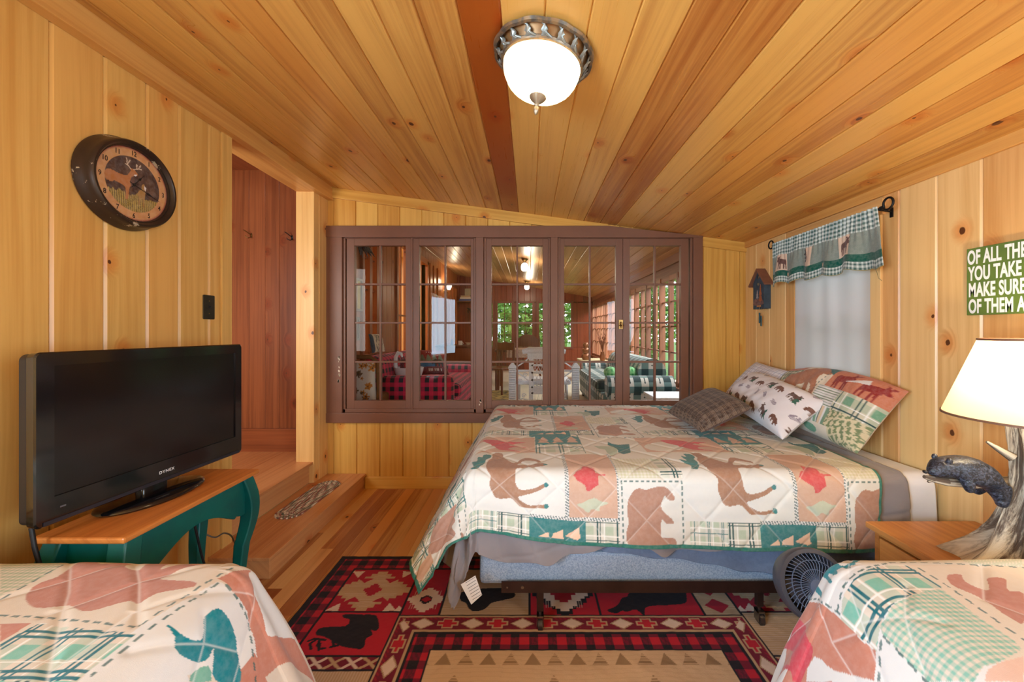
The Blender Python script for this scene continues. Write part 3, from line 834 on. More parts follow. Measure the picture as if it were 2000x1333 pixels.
# ------------------------------------------------------------------ printed cloth
CREAM_C, TAN_C, MOOSE_C = np.array(S(216, 212, 202)), np.array(S(202, 166, 144)), np.array(S(164, 124, 100))
TEAL_C, SAGE_C, RED_C, LINE_C = np.array(S(58, 124, 126)), np.array(S(178, 192, 170)), np.array(S(198, 84, 86)), np.array(S(44, 84, 84))
NW, NP, NT, NS = np.array(S(222, 220, 218)), np.array(S(192, 126, 106)), np.array(S(12, 128, 142)), np.array(S(120, 182, 164))
NB = np.array(S(184, 122, 104)); NC = np.array(S(218, 204, 188)); NR = np.array(S(198, 70, 84))
QUILT = cloth('quilt_print', wr=0.0, bump=0.3)
SHEETM = cloth('woven_cloth', bump=0.2)


def fillc(C, m, c, a=1.0):
    C[m] = C[m] * (1 - a) + np.asarray(c) * a


def blend(C, w, c):
    C[:] = C * (1 - w[..., None]) + np.asarray(c) * w[..., None]


def paint_plaid(C, m, s, t, base, tint, line, p=0.11, lw=0.006, ang=0.0):
    a = s * math.cos(ang) + t * math.sin(ang); b = -s * math.sin(ang) + t * math.cos(ang)
    fillc(C, m, base)
    fa, fb = (a / p) % 1, (b / p) % 1
    bl = m & (fa > .62) & (fb > .62); fillc(C, bl, tint)
    fillc(C, m & ((fa > .62) ^ (fb > .62)), tint, .35)
    for f in (fa, fb):
        fillc(C, m & (np.abs(f - .56) < .02), (0.9, 0.9, 0.86), .8)
        for o in (.20, .34): fillc(C, m & (np.abs(f - o) * p < lw / 2), line)


def paint_ging(C, m, s, t, base, tint, p=0.016):
    fa, fb = ((s / p) % 1 > .5), ((t / p) % 1 > .5)
    fillc(C, m, base)
    fillc(C, m & (fa ^ fb), tint, .5)
    fillc(C, m & fa & fb, tint, .95)


def dash(C, s, t, pts, col, w=0.0035, d=0.026, duty=.6):
    off = 0
    for i in range(len(pts) - 1):
        D, L = seg_dist(s, t, *pts[i], *pts[i + 1])
        m = (D < w) & (((L + off) / d) % 1 < duty)
        fillc(C, m, col, .85)
        off += math.hypot(pts[i + 1][0] - pts[i][0], pts[i + 1][1] - pts[i][1])


def rect_pts(a, b, c, d): return [(a, c), (b, c), (b, d), (a, d), (a, c)]


def quilt_main(s, t):
    """the repeating patchwork of the far bed"""
    C = np.ones(s.shape + (3,)) * CREAM_C
    PS, PT = 1.05, .93
    for i in range(-1, 3):
        for j in range(0, 3):
            s0, t0 = -.245 + i * PS, 1.49 + j * PT
            S_, T_ = s - s0, t - t0
            if not ((S_ > -.2) & (S_ < 1.25) & (T_ > -.1) & (T_ < 1.1)).any(): continue
            R = lambda a, b, c, d: (S_ >= a) & (S_ < b) & (T_ >= c) & (T_ < d)
            o = lambda p: [(a + i * PS, b + j * PT) for a, b in p]
            # tan panel with a white oval and a red moose, row B
            fillc(C, R(.88, 1.33, .60, .88), TAN_C)
            fillc(C, inpoly(s, t, smooth_poly(o(QM['white3']), 4)), CREAM_C)
            fillc(C, inpoly(s, t, smooth_poly(o([(a + PS, b) for a, b in QM['redm']]), 3)), RED_C)
            if i == -1: pass
            # plaid strip with teal tree block, row B
            paint_plaid(C, R(.28, .55, .57, 1.05), S_, T_, CREAM_C, SAGE_C, LINE_C * 1.6, .13, .007)
            fillc(C, R(.285, .545, .75, 1.0), TEAL_C)
            for q in range(3):
                c = .33 + q * .085
                fillc(C, inpoly(S_, T_, [(c - .035, .78), (c + .035, .78), (c + .018, .83), (c + .03, .83), (c, .90), (c - .03, .83), (c - .018, .83)]), TAN_C)
                fillc(C, inpoly(S_, T_, [(c - .02, .91), (c + .045, .91), (c + .01, .97)]), CREAM_C)
            # teal and sage moose on cream
            fillc(C, inpoly(s, t, o(QM['sagem'])), SAGE_C * .9)
            fillc(C, inpoly(s, t, o(QM['tealm'])), TEAL_C * .75)
            # bottom trims
            paint_plaid(C, R(-.07, .16, 0, .12), S_, T_, CREAM_C, SAGE_C, LINE_C * 2.2, .06, .003)
            paint_plaid(C, R(.10, .25, 0, .12), S_, T_, CREAM_C, SAGE_C, LINE_C, .09, .006)
            paint_plaid(C, R(.50, .66, 0, .12), S_, T_, CREAM_C, SAGE_C, LINE_C, .09, .006)
            fillc(C, R(.247, .505, -.02, .115), TEAL_C)
            for k in ('tree1', 'tree2', 'tree3'): fillc(C, inpoly(s, t, o(QM[k])), np.array(S(232, 196, 170)))
            # moose patch
            fillc(C, R(-.09, .42, .12, .58), np.array(S(218, 217, 212)))
            fillc(C, inpoly(s, t, smooth_poly(o(QM['moose']), 3)), MOOSE_C)
            fillc(C, inpoly(s, t, smooth_poly(o(QM['antler']), 3)), TEAL_C)
            for h in ((.079, 1.89), (.079, 1.757), (.079, 1.659)): fillc(C, np.hypot(s - h[0] - i * PS, (t - h[1] - j * PT)) < .011, TEAL_C)
            # leaf panel
            m = R(.42, .66, .12, .55)
            fillc(C, m, TAN_C * .98)
            fillc(C, inpoly(s, t, o(QM['leaf'])), RED_C)
            fillc(C, inpoly(s, t, smooth_poly(o(QM['ghost']), 3)), SAGE_C * 1.1, .8)
            for e in ((.42, 'v'), (.66, 'v')):
                mm = (np.abs(S_ - e[0]) < .009) & (T_ > .12) & (T_ < .56); fillc(C, mm, NW); fillc(C, mm & (((T_ + S_ * .6) / .013) % 1 < .4), LINE_C)
            mm = (np.abs(T_ - .12) < .008) & (S_ > .25) & (S_ < .66); fillc(C, mm, NW); fillc(C, mm & (((S_ + T_ * .6) / .013) % 1 < .4), LINE_C)
            # bear patch, gingham and plaid above it
            fillc(C, R(.66, .96, -.02, .30), np.array(S(216, 215, 209)))
            fillc(C, inpoly(s, t, smooth_poly(o(QM['bear']), 3)), np.array(S(172, 132, 114)))
            dash(C, S_, T_, rect_pts(.672, .95, -.04, .29), LINE_C * 1.3)
            paint_ging(C, R(.66, .90, .305, .50), S_, T_, CREAM_C, np.array(S(196, 194, 160)), .017)
            paint_plaid(C, R(.86, .99, .305, .50), S_, T_, CREAM_C, SAGE_C, LINE_C, .10, .006)
    # the foot end: plaid strip and a sideways bear
    paint_plaid(C, (s < -.33) & (t > 1.66) & (t < 1.95), s, t, CREAM_C, SAGE_C, TEAL_C * .8, .12, .007)
    m = (s < -.40) & (t < 1.66); fillc(C, m, np.array(S(216, 215, 209)))
    fillc(C, inpoly(s, t, smooth_poly([(-.42, 1.74), (-.50, 1.76), (-.58, 1.78), (-.64, 1.72), (-.67, 1.66), (-.63, 1.60), (-.58, 1.56), (-.50, 1.53), (-.44, 1.55), (-.47, 1.61), (-.43, 1.63), (-.455, 1.69)], 4)), np.array(S(178, 138, 122)))
    dash(C, s, t, [(-.40, 1.50), (-.40, 1.80), (-.80, 1.80)], LINE_C)
    fillc(C, (s < -.66) & (t < 1.66), TAN_C); paint_plaid(C, (s < -.66) & (t < 1.56), s, t, CREAM_C, SAGE_C, TEAL_C, .10, .008)
    return C


def stitch(s, t, sp=.19, ang=PI / 4, w=.010):
    a = (s * math.cos(ang) + t * math.sin(ang)) / sp; b = (-s * math.sin(ang) + t * math.cos(ang)) / sp
    da = np.abs(a - np.round(a)) * sp; db = np.abs(b - np.round(b)) * sp
    d = np.minimum(da, db)
    return np.exp(-(d / w) ** 2), d


def sheet(rect, top, R, fls, flt, s, t):
    return drape(s, t, rect, top, R, fls, flt)


# ---- far bed
FABRIC_BLUE = plain('blue_ticking', S(120, 140, 172), 0.75, bump=.5, bscale=140, col2=S(150, 168, 196), vscale=120)
BOX_BLUE = plain('pale_blue_ticking', S(164, 182, 204), 0.7, bump=.5, bscale=70, col2=S(124, 146, 176), vscale=170)
RAIL = plain('brown_steel', S(64, 46, 42), 0.4, 0.6, var=.3)
STEEL = plain('steel', S(150, 146, 140), 0.3, 1.0)
DARKW = plain('dark_caster', S(50, 40, 38), 0.45)

bf = thing('bed', 'far bed standing on a brown steel rail with caster legs', 'bed', (.85, 2.6, 0))
m = MB(); m.box((-.127, 1.800, .185), (1.88, 1.805, .238), 0); m.box((-.127, 1.805, .185), (1.88, 1.845, .190), 0)
r_ = m.build('side_rail', RAIL, bf)
for x in (-.10, -.03):
    m = MB(); m.tube([(x, 1.801, .212), (x, 1.796, .212)], .007 if x > -.05 else .004, 12); sub('rivet', m, STEEL, r_)
m = MB(); m.box((-.127, 3.34, .185), (1.88, 3.345, .238), 0); m.build('side_rail', RAIL, bf)
for x in (.06, 1.10):
    m = MB(); m.box((x - .02, 1.845, .181), (x + .02, 3.34, .19), 1); m.build('cross_bar', RAIL, bf)
for x, y in ((.053, 1.83), (1.10, 1.86), (.053, 3.3), (1.10, 3.3)):
    m = MB(); m.box((x - .016, y - .012, .085), (x + .016, y + .012, .19)); m.tube([(x, y, .09), (x, y, .055)], .008)
    lg = m.build('leg', RAIL, bf, bevel=.002)
    m = MB(); m.box((x - .016, y - .024, .02), (x - .012, y + .016, .07)); m.box((x + .012, y - .024, .02), (x + .016, y + .016, .07)); m.box((x - .016, y - .024, .06), (x + .016, y + .016, .07))
    sub('caster_fork', m, STEEL, lg, bevel=.001)
    m = MB(); m.tube([(x - .010, y - .008, .0275), (x + .010, y - .008, .0275)], .0275, 20)
    sub('caster_wheel', m, DARKW, lg, smooth=40)

m = MB(); m.box((-.235, 1.845, .192), (1.885, 3.36, .352), 0)
o = m.build('box_spring', BOX_BLUE, None, bevel=.02)
tag(o, 'pale blue ticking box spring on the bed frame under the mattress', 'box spring')
m = MB(); m.box((-.255, 1.835, .356), (1.89, 3.375, .712), 0)
o = m.build('mattress', FABRIC_BLUE, None, bevel=.045)
tag(o, 'blue grey mattress edge showing below the grey blanket', 'mattress')

# blue bed skirt hanging unevenly over the box spring
sv = np.linspace(.10, 1.85, 160)
low = np.interp(sv, [.10, .28, .5, .75, 1.0, 1.2, 1.45, 1.85], [.42, .385, .345, .325, .275, .25, .28, .30]) + .006 * np.sin(sv * 30)
s, v = np.meshgrid(sv, np.linspace(0, 1, 40), indexing='ij')
Z = .44 + (low[:, None] - .44) * v
P = np.stack([s, 1.829 - .008 * v + .004 * np.sin(s * 26) * v, Z], -1)
o = grid_obj('bed_skirt', P, np.ones(P.shape) * np.array(S(100, 120, 152)), plain('blue_skirt_cloth', S(104, 124, 156), .8, bump=.5, bscale=220, var=.12, vscale=60), None, .003)
tag(o, 'darker blue cloth hanging unevenly in front of the pale box spring', 'bed skirt')

# white fitted sheet at the head of the bed
s, t = np.meshgrid(np.linspace(1.60, 1.895, 60), np.linspace(1.50, 3.38, 240), indexing='ij')
P, r, th = drape(s, t, (-9, 9, 1.872, 9), .722, .055, .1, .02)
P[..., 0] += .012 * np.clip((.72 - P[..., 2]) * 4, 0, 1)
P = push(P, .004 * fbm(s * 16, t * 10, 3))
o = grid_obj('fitted_sheet', P, np.ones(P.shape) * np.array(S(226, 224, 226)), SHEETM, None, .002)
tag(o, 'white fitted sheet on the mattress near the pillows', 'sheet')

# grey blanket under the quilt
ns, nt = 300, 260
sv = np.linspace(-.72, 1.765, ns)
hem = 1.505 - .030 - .022 * np.sin(sv * 9.0 + 1) - .03 * np.exp(-((sv - .10) / .06) ** 2) - .035 * np.exp(-((sv - .62) / .05) ** 2) + .03 * np.clip(sv - .25, 0, .4) / .4 - .02 * np.exp(-((sv - 1.05) / .12) ** 2)
hem = hem - .05 * np.exp(-((sv + .12) / .12) ** 2)
hem = np.where(sv < -.22, hem - .02 * np.clip((-.22 - sv) / .2, 0, 1), hem)
s = np.repeat(sv[:, None], nt, 1)
t = hem[:, None] + (3.37 - hem[:, None]) * np.linspace(0, 1, nt)[None, :] ** 1.3
P, r, th = drape(s, t, (-.232, 9, 1.868, 9), .733, .06, .26, .06)
fold = np.clip(r / .35, 0, 1)
P = push(P, fold * (.016 * np.sin(s * 22 + 2 * np.sin(t * 9)) * (th > .7) + .020 * np.sin(th * 11 + 1.5)) * np.where(r > .02, 1, 0) - .0035 * stitch(s, t, .16, .2)[0] + .0025 * fbm(s * 20, t * 20, 5))
P[..., 2] = np.maximum(P[..., 2], .03)
o = grid_obj('blanket', P, np.ones(P.shape) * np.array(S(134, 128, 132)), plain('grey_microfibre', S(136, 131, 136), 0.7, bump=.12, bscale=40, sheen=.3, var=.08, vscale=6), None, .006)
tag(o, 'grey blanket hanging out below the patchwork quilt on the far bed', 'blanket')
TAGM = plain('care_label', S(226, 224, 222), .7)
m = MB(); m.prism([(-.305, .262), (-.240, .302), (-.210, .215), (-.258, .172)], (0, 1.742, 0), (1, 0, 0), (0, 0, 1), (0, .002, 0))
cl = m.build('care_tag', TAGM, o)
INK = plain('label_ink', S(130, 130, 134), .8)
m = MB()
for k in range(7):
    c = Vector((-.283 + .0052 * k, 1.7413, .268 - .0125 * k))
    m.prism([(0, 0), (.042 - .002 * (k % 3), .026 - .001 * (k % 3)), (.0415 - .002 * (k % 3), .0285 - .001 * (k % 3)), (-.0005, .0025)], c, (1, 0, 0), (0, 0, 1), (0, -.0004, 0))
sub('print', m, INK, cl)

# patchwork quilt
ns, nt = 680, 520
sv, tv = np.linspace(-.80, 1.635, ns), np.linspace(1.495, 3.40, nt)
s, t = np.meshgrid(sv, tv, indexing='ij')
hemw = np.clip(1 - (t - 1.495) / .35, 0, 1)
s2 = s - .04 * hemw * np.clip((s - 1.3) / .3, 0, 1)
t2 = t + hemw * np.clip(1 - np.abs(s + .22) / .42, 0, 1) * .060 + hemw * np.clip((-.34 - s) / .2, 0, 1) * .10 - hemw * .030 * np.clip((s - .1) / 1.2, 0, 1)
P, r, th = drape(s2, t2, (-.245, 9, 1.86, 9), .747, .07, .56, .10)
st, sd = stitch(s, t)
P = push(P, -.0045 * st + .0035 * fbm(s * 13, t * 13, 8) + .010 * np.sin(s * 13 + 1.3) * np.clip((1.75 - t) / .25, 0, 1) * (s > -.1) + .016 * np.sin(th * 8 + .6) * np.clip(r / .5, 0, 1) * ((s < -.245) & (t < 1.86)) + .006 * np.sin(t * 90 + 3 * np.sin(s * 5)) * np.clip((1.9 - t) / .3, 0, .4) * .4)
C = quilt_main(s, t)
blend(C, .30 * np.exp(-(sd / .0022) ** 2), np.array(S(238, 236, 232)))
edge = (t < tv[0] + .016) | (s < sv[0] + .018) | (s > sv[-1] - .012)
fillc(C, edge, np.array(S(44, 116, 104)))
o = grid_obj('patchwork_quilt', P, C, QUILT, None, .010)
tag(o, 'patchwork lodge quilt with moose and bears spread over the far bed', 'quilt')


# ---- near beds: only the foot corners are in view
def near_bed(side, label, qd):
    if side == 'L':
        rect, fl, s_r, t_r, x0, x1, top = (-9, -.85, -9, 1.05), (.42, .3), (-1.775, -.22), (-1.0, 1.47), -1.775, -.87, .755
    else:
        rect, fl, s_r, t_r, x0, x1, top = (.915, 9, -9, 1.05), (.42, .19), (.31, 1.895), (-1.0, 1.47), .935, 1.90, .765
    root = thing('twin_bed', label[0], 'bed', ((x0 + x1) / 2, 0, 0))
    m = MB(); m.box((x0, -.98, .18), (x1, 1.05, .42), 1); m.build('box_spring', BOX_BLUE, root, bevel=.02)
    m = MB(); m.box((x0, -.98, .42), (x1, 1.06, top - .03), 1); m.build('mattress', FABRIC_BLUE, root, bevel=.05)
    for x in (x0 + .06, x1 - .06):
        for y in (-.9, .95):
            m = MB(); m.box((x - .02, y - .02, 0), (x + .02, y + .02, .18)); m.build('leg', RAIL, root)
    tt = np.concatenate([np.linspace(t_r[0], .55, 60)[:-1], np.linspace(.55, t_r[1], 380)])
    s, t = np.meshgrid(np.linspace(*s_r, 540), tt, indexing='ij')
    P, r, th = drape(s, t, rect, top, .10, *fl)
    ex = s - rect[1] if side == 'L' else rect[0] - s
    C = np.ones(s.shape + (3,)) * (NC if side == 'L' else NC)
    pl = lambda k, n=3: inpoly(s, t, smooth_poly(qd[k], n))
    hard = lambda k: inpoly(s, t, qd[k])
    if side == 'L':
        far = (t < .75)
        paint_plaid(C, far & (((s * 3).astype(int) + (t * 3).astype(int)) % 2 == 0), s, t, NC, NS, LINE_C, .12, .008)
        fillc(C, hard('whitep'), NW)
        fillc(C, (ex > .02) & (t < .84), NW)
        fillc(C, hard('pink'), NP); fillc(C, (ex > .25) & (t < 1.0), NP)
        fillc(C, pl('blob', 4), NW)
        paint_plaid(C, hard('plaid'), s, t, NC, NS, NT * .6, .10, .007)
        paint_ging(C, hard('ging'), s, t, NC, np.array(S(150, 172, 140)), .014)
        paint_plaid(C, (t > 1.09) & (s < -1.26), s, t, NC, NS, LINE_C, .09, .006)
        fillc(C, hard('pink2'), NP)
        fillc(C, pl('bear'), NB); fillc(C, pl('teal'), NT); fillc(C, pl('sage', 2), NS * .9)
        nd, nq = 5, 8
    else:
        far = (t < .70)
        paint_plaid(C, far & (((s * 3).astype(int) + (t * 3).astype(int)) % 2 == 0), s, t, NC, NS, LINE_C, .12, .008)
        fillc(C, ((t > .95) & (s < 1.0)) | (t > 1.055), NW)
        fillc(C, (ex > 0) & (t < .95), NW)
        fillc(C, hard('cream'), NC)
        fillc(C, hard('pink'), NP); fillc(C, (ex > .30) & (t < 1.1), NP)
        m_ = hard('stripe'); fillc(C, m_, NW); fillc(C, m_ & (((s + t * .7) / .009) % 1 < .4), np.array(S(170, 196, 180)))
        paint_plaid(C, hard('plaid'), s, t, NC, NS, NT * .6, .10, .0075)
        paint_ging(C, hard('ging'), s, t, NC, NS, .014)
        fillc(C, hard('pink2'), np.array(S(222, 184, 166)))
        fillc(C, pl('bear'), NB); fillc(C, pl('sprig'), NT); fillc(C, pl('brown'), NB); fillc(C, pl('leaf', 2), NR); fillc(C, pl('blob', 2), NW)
        nd, nq = 5, 7
    for k in range(1, nd + 1): dash(C, s, t, qd['d%d' % k], LINE_C * 1.3, .0028, .030, .62)
    D = np.full(s.shape, 9.0)
    for k in range(1, nq + 1):
        q = qd['q%d' % k]
        for i in range(len(q) - 1): D = np.minimum(D, seg_dist(s, t, *q[i], *q[i + 1])[0])
    blend(C, .5 * np.exp(-(D / .0022) ** 2), np.array(S(240, 238, 236)))
    hem = (t > t_r[1] - .014) | ((s > s_r[1] - .014) if side == 'L' else (s < s_r[0] + .014))
    fillc(C, hem, np.array(S(30, 128, 122)))
    P = push(P, -.0032 * np.exp(-(D / .012) ** 2) + .004 * fbm(s * 9, t * 9, 4 if side == 'L' else 6) + .014 * np.sin(th * 9 + .5) * np.clip(r / .5, 0, 1) * ((ex > 0) & (t > 1.05)) + .008 * np.sin(t * 16) * np.clip(ex / .4, 0, 1))
    o = grid_obj('patchwork_quilt', P, C, QUILT, None, .012)
    tag(o, label[1], 'quilt')


near_bed('L', ('twin bed in the left foreground beside the television table', 'patchwork quilt with teal moose on the left foreground bed'), QL)
near_bed('R', ('twin bed in the right foreground beside the nightstand', 'patchwork quilt with green gingham patch on the right foreground bed'), QR)


# ------------------------------------------------------------------ pillows on the far bed
BEAR_U = [(0, .30), (.06, .45), (.03, .52), (.10, .62), (.16, .60), (.22, .70), (.35, .78), (.50, .72), (.66, .76), (.82, .68), (.90, .50), (.90, .30), (.86, .02), (.74, .02), (.74, .26), (.66, .32), (.62, .03), (.52, .03), (.50, .30), (.40, .32), (.36, .03), (.25, .03), (.24, .34), (.14, .30), (.08, .26)]
MOOSE_U = [(0, .62), (.06, .72), (.14, .78), (.10, .88), (.02, .92), (.04, 1.0), (.16, .96), (.20, .90), (.26, 1.0), (.34, .98), (.28, .84), (.36, .78), (.50, .76), (.70, .70), (.86, .72), (.92, .58), (.90, .30), (.88, 0), (.80, 0), (.80, .28), (.74, .36), (.70, 0), (.62, 0), (.62, .36), (.46, .40), (.44, 0), (.36, 0), (.36, .38), (.30, .32), (.28, 0), (.20, 0), (.22, .46), (.18, .58), (.08, .56)]
TREE_U = [(.5, 1.0), (.68, .72), (.60, .72), (.80, .42), (.66, .42), (.92, .10), (.56, .10), (.56, 0), (.44, 0), (.44, .10), (.08, .10), (.34, .42), (.20, .42), (.40, .72), (.32, .72)]


def stamp(C, x, y, shape, cx, cy, w, h, col, rot=0.0, flip=False):
    a, b = x - cx, y - cy
    m = np.hypot(a, b) < max(w, h)
    ca, sa = math.cos(rot), math.sin(rot)
    u, v = (a * ca + b * sa) / w + .5, (-a * sa + b * ca) / h + .5
    if flip: u = 1 - u
    fillc(C, m & inpoly(u, v, shape), col)


def pillow(name, quad, th, paint, label, mat, back=None, n=110, group=None, pinch=.07, sag=0.0, cat='pillow', seed=1, wr=.006, out=1):
    """quad: near-bottom, near-top, far-top, far-bottom corners; paint(x, y) colours in metres across/up"""
    A, B, C4, D = [np.array(q, float) for q in quad]
    nb = n
    u = np.linspace(-1, 1, n)
    v = np.concatenate([np.linspace(-1, 1, n), np.linspace(1, -1, nb)[1:]])
    U, V = np.meshgrid(u, v, indexing='ij')
    front = np.zeros_like(V); front[:, :n] = 1; front[:, n - 1:] = -1
    uu = U * (1 - pinch * (1 - V ** 2)); vv = V * (1 - pinch * (1 - U ** 2))
    a, b = (uu + 1) / 2, (vv + 1) / 2                      # a: far -> near, b: bottom -> top
    P = (D * ((1 - a) * (1 - b))[..., None] + A * (a * (1 - b))[..., None] + B * (a * b)[..., None] + C4 * ((1 - a) * b)[..., None])
    nrm = np.cross(B - D, C4 - A); nrm /= np.linalg.norm(nrm)
    if nrm @ (np.array([0, 0, 1.4]) - (A + B + C4 + D) / 4) < 0: nrm = -nrm
    h = th * (np.clip((1 - U ** 4) * (1 - V ** 4), 0, 1)) ** .55
    P = P + nrm * (front * h * np.where(front > 0, 1, .55))[..., None]
    w_, h_ = np.linalg.norm(A - D), np.linalg.norm(B - A)
    x, y = (U + 1) / 2 * w_, (V + 1) / 2 * h_
    P = P + nrm * (wr * fbm(x * 22, y * 22, seed) * np.clip(h / th, 0, 1) * front)[..., None]
    P[..., 2] += sag * (1 - U ** 2) * b
    Cc = np.ones(P.shape)
    Cc[:] = paint(x, y, w_, h_)
    if back is not None: Cc[:, n:] = back
    o = grid_obj(name, P, Cc, mat)
    return tag(o, label, cat, group)


def paint_sham(x, y, w, h):
    C = np.ones(x.shape + (3,)) * np.array(S(226, 212, 190))
    a, b = x / w, y / h
    pk = np.array(S(196, 122, 92)); br = np.array(S(172, 116, 88))
    m = (a < .36) & (b > .86); fillc(C, m, pk)
    paint_plaid(C, (a < .34) & (b > .66) & (b <= .86), x, y, np.array(S(190, 186, 150)), np.array(S(120, 140, 104)), LINE_C, .07, .004)
    fillc(C, (a > .12) & (a < .2) & (b > .9), np.array(S(186, 70, 60)))
    m = (a < .46) & (b < .30); fillc(C, m, np.array(S(160, 118, 90))); fillc(C, m & (np.hypot(a - .3, b - .13) < .10), np.array(S(140, 158, 130)), .7)
    stamp(C, x, y, MOOSE_U, .40 * w, .70 * h, .40, .27, br, .22, True)
    fillc(C, inpoly(a, b, [(.50, .97), (.60, 1.0), (.70, .84), (.62, .84), (.56, .92)]), TEAL_C * .7)
    fillc(C, (a > .62) & (b > .66), pk)
    for dx in (0, .19): stamp(C, x, y, MOOSE_U, (.72 + dx) * w, .81 * h, .125, .115, np.array(S(142, 44, 40)), -.05, True)
    fillc(C, inpoly(a, b, [(.74, .80), (.88, .86), (.86, .93)]), NW)
    m = (a > .58) & (a <= .77) & (b > .38) & (b <= .66); fillc(C, m, NW); fillc(C, m & ((y / .014) % 1 < .35), np.array(S(120, 138, 110)))
    paint_plaid(C, (a > .77) & (b > .38) & (b <= .66), x, y, np.array(S(206, 200, 176)), np.array(S(112, 158, 128)), LINE_C * .8, .12, .008)
    m = (a > .55) & (a <= .77) & (b > .14) & (b <= .38); fillc(C, m, NW)
    f = (x / .055) % 1; fillc(C, m & (f < .35), np.array(S(120, 152, 126))); fillc(C, m & (f > .55) & (f < .78), np.array(S(214, 190, 160))); fillc(C, m & (np.abs(f - .45) < .03), LINE_C)
    m = (a > .77) & (b <= .38); fillc(C, m, np.array(S(212, 200, 164))); fillc(C, m & (fbm(x * 190, y * 190, 4) > .05), np.array(S(118, 134, 96)))
    m = (a > .46) & (b < .14) & (a < .80); fillc(C, m, np.array(S(226, 214, 196))); fillc(C, np.hypot((a - .64) / 1.4, b - .06) < .045, np.array(S(110, 160, 132)))
    dash(C, x, y, [(.60 * w, 1.0 * h), (.52 * w, .30 * h)], LINE_C, .0025, .02)
    mm = (np.abs(b - .31) < .018) & (a < .48); fillc(C, mm, NW); fillc(C, mm & ((x / .014) % 1 < .4), LINE_C)
    return C


def paint_bears(x, y, w, h):
    C = np.ones(x.shape + (3,)) * np.array(S(232, 229, 234))
    r = random.Random(5)
    k = 0
    nx, ny = int(w / .108), int(h / .088)
    for i in range(nx + 1):
        for j in range(ny + 1):
            cx, cy = (i + .35 + .5 * (j % 2)) * .108 + r.uniform(-.012, .012), (j + .5) * .088 + r.uniform(-.01, .01)
            q = (i * 2 + j * 3) % 4
            ro = r.uniform(-.35, .35) - .2
            if q == 0: stamp(C, x, y, BEAR_U, cx, cy, .078, .062, np.array(S(112, 74, 62)), ro, r.random() < .5)
            elif q == 2:
                stamp(C, x, y, TREE_U, cx + .018, cy - .004, .050, .062, np.array(S(34, 92, 76)), ro)
                stamp(C, x, y, MOOSE_U, cx - .008, cy + .004,   .066, .070, np.array(S(96, 70, 64)), ro, r.random() < .5)
            else:
                a_ = r.uniform(0, PI)
                for e in range(6):
                    u = (e - 2.5) * .0075
                    px_, py_ = cx + u * math.cos(a_), cy + u * math.sin(a_)
                    for sg in (-1, 1):
                        d, _ = seg_dist(x, y, px_, py_, px_ + .014 * math.cos(a_ + sg * .9), py_ + .014 * math.sin(a_ + sg * .9))
                        fillc(C, d < .0022, np.array(S(142, 132, 150)))
    ed = (x > w * .985) | (x < w * .015)
    return C


def paint_brown(x, y, w, h):
    C = np.ones(x.shape + (3,)) * np.array(S(64, 48, 40))
    fx, fy = (x / .052) % 1, (y / .058) % 1
    tan = np.array(S(134, 112, 94))
    wv = ((x * 620).astype(int) + (y * 620).astype(int)) % 2 == 0
    fillc(C, (fx < .40) & wv, tan, .55); fillc(C, (fy < .40) & ~wv, tan, .55)
    fillc(C, (np.abs(fx - .70) < .03) | (np.abs(fy - .70) < .03), tan, .30)
    return C


def paint_check(x, y, w, h):
    C = np.ones(x.shape + (3,)) * np.array(S(226, 224, 230))
    for f in ((x / .03) % 1, (y / .03) % 1): fillc(C, np.abs(f - .5) < .05, np.array(S(150, 158, 184)), .8); fillc(C, np.abs(f - .72) < .04, np.array(S(182, 160, 160)), .6)
    return C


PILM = cloth('pillow_cloth', bump=.3, bscale=700)
pillow('pillow_sham', ((1.675, 1.985, .770), (1.872, 1.915, 1.10), (1.882, 2.80, 1.10), (1.69, 2.80, .80)), .105, paint_sham, 'quilted moose pillow sham leaning on the right wall below the shade', PILM, np.array(S(214, 204, 188)), pinch=.03, cat='pillow', seed=4, wr=.012, n=150, sag=.06)
pillow('pillow', ((1.66, 2.72, .83), (1.850, 2.66, 1.105), (1.856, 3.17, 1.145), (1.62, 3.22, .875)), .06, paint_check, 'white blue-checked pillow behind the bear print pillow', PILM, np.array(S(220, 218, 224)), pinch=.05, seed=7)
pillow('pillow', ((1.45, 2.225, .775), (1.70, 2.20, .985), (1.765, 3.05, 1.055), (1.50, 2.99, .855)), .115, paint_bears, 'white pillow printed with small bears, moose and trees', PILM, np.array(S(222, 220, 226)), pinch=.05, seed=9, wr=.011, n=170, sag=.02)
pillow('cushion', ((1.015, 2.29, .800), (1.345, 2.34, .935), (1.40, 2.93, .955), (.985, 2.76, .82)), .080, paint_brown, 'small dark brown plaid cushion lying foremost of the pillows', PILM, np.array(S(78, 52, 46)), pinch=.04, cat='cushion', seed=2, wr=.003, n=150)

# ------------------------------------------------------------------ lodge rug on the floor
RR, RB, RM, RT = np.array(S(186, 34, 54)), np.array(S(32, 30, 40)), np.array(S(116, 26, 50)), np.array(S(190, 160, 128))
RD, RW = np.array(S(150, 122, 92)), np.array(S(222, 200, 188))


def check3(C, m, x, y, p):
    a, b = np.floor(x / p) % 2 == 0, np.floor(y / p) % 2 == 0
    n = fbm(x * 260, y * 260, 3) > 0
    fillc(C, m, RR)
    mm = m & (a ^ b); fillc(C, mm, RM); fillc(C, mm & n & a, RB, .45)
    fillc(C, m & a & b, RB)


def star(C, m, x, y, cx, cy, sx, sy, col, q=.028):
    u, v = np.abs(x - cx), np.abs(y - cy)
    fillc(C, m & (np.floor(u / q) * q / sx + np.floor(v / (q * .8)) * q * .8 / sy < 1), col)


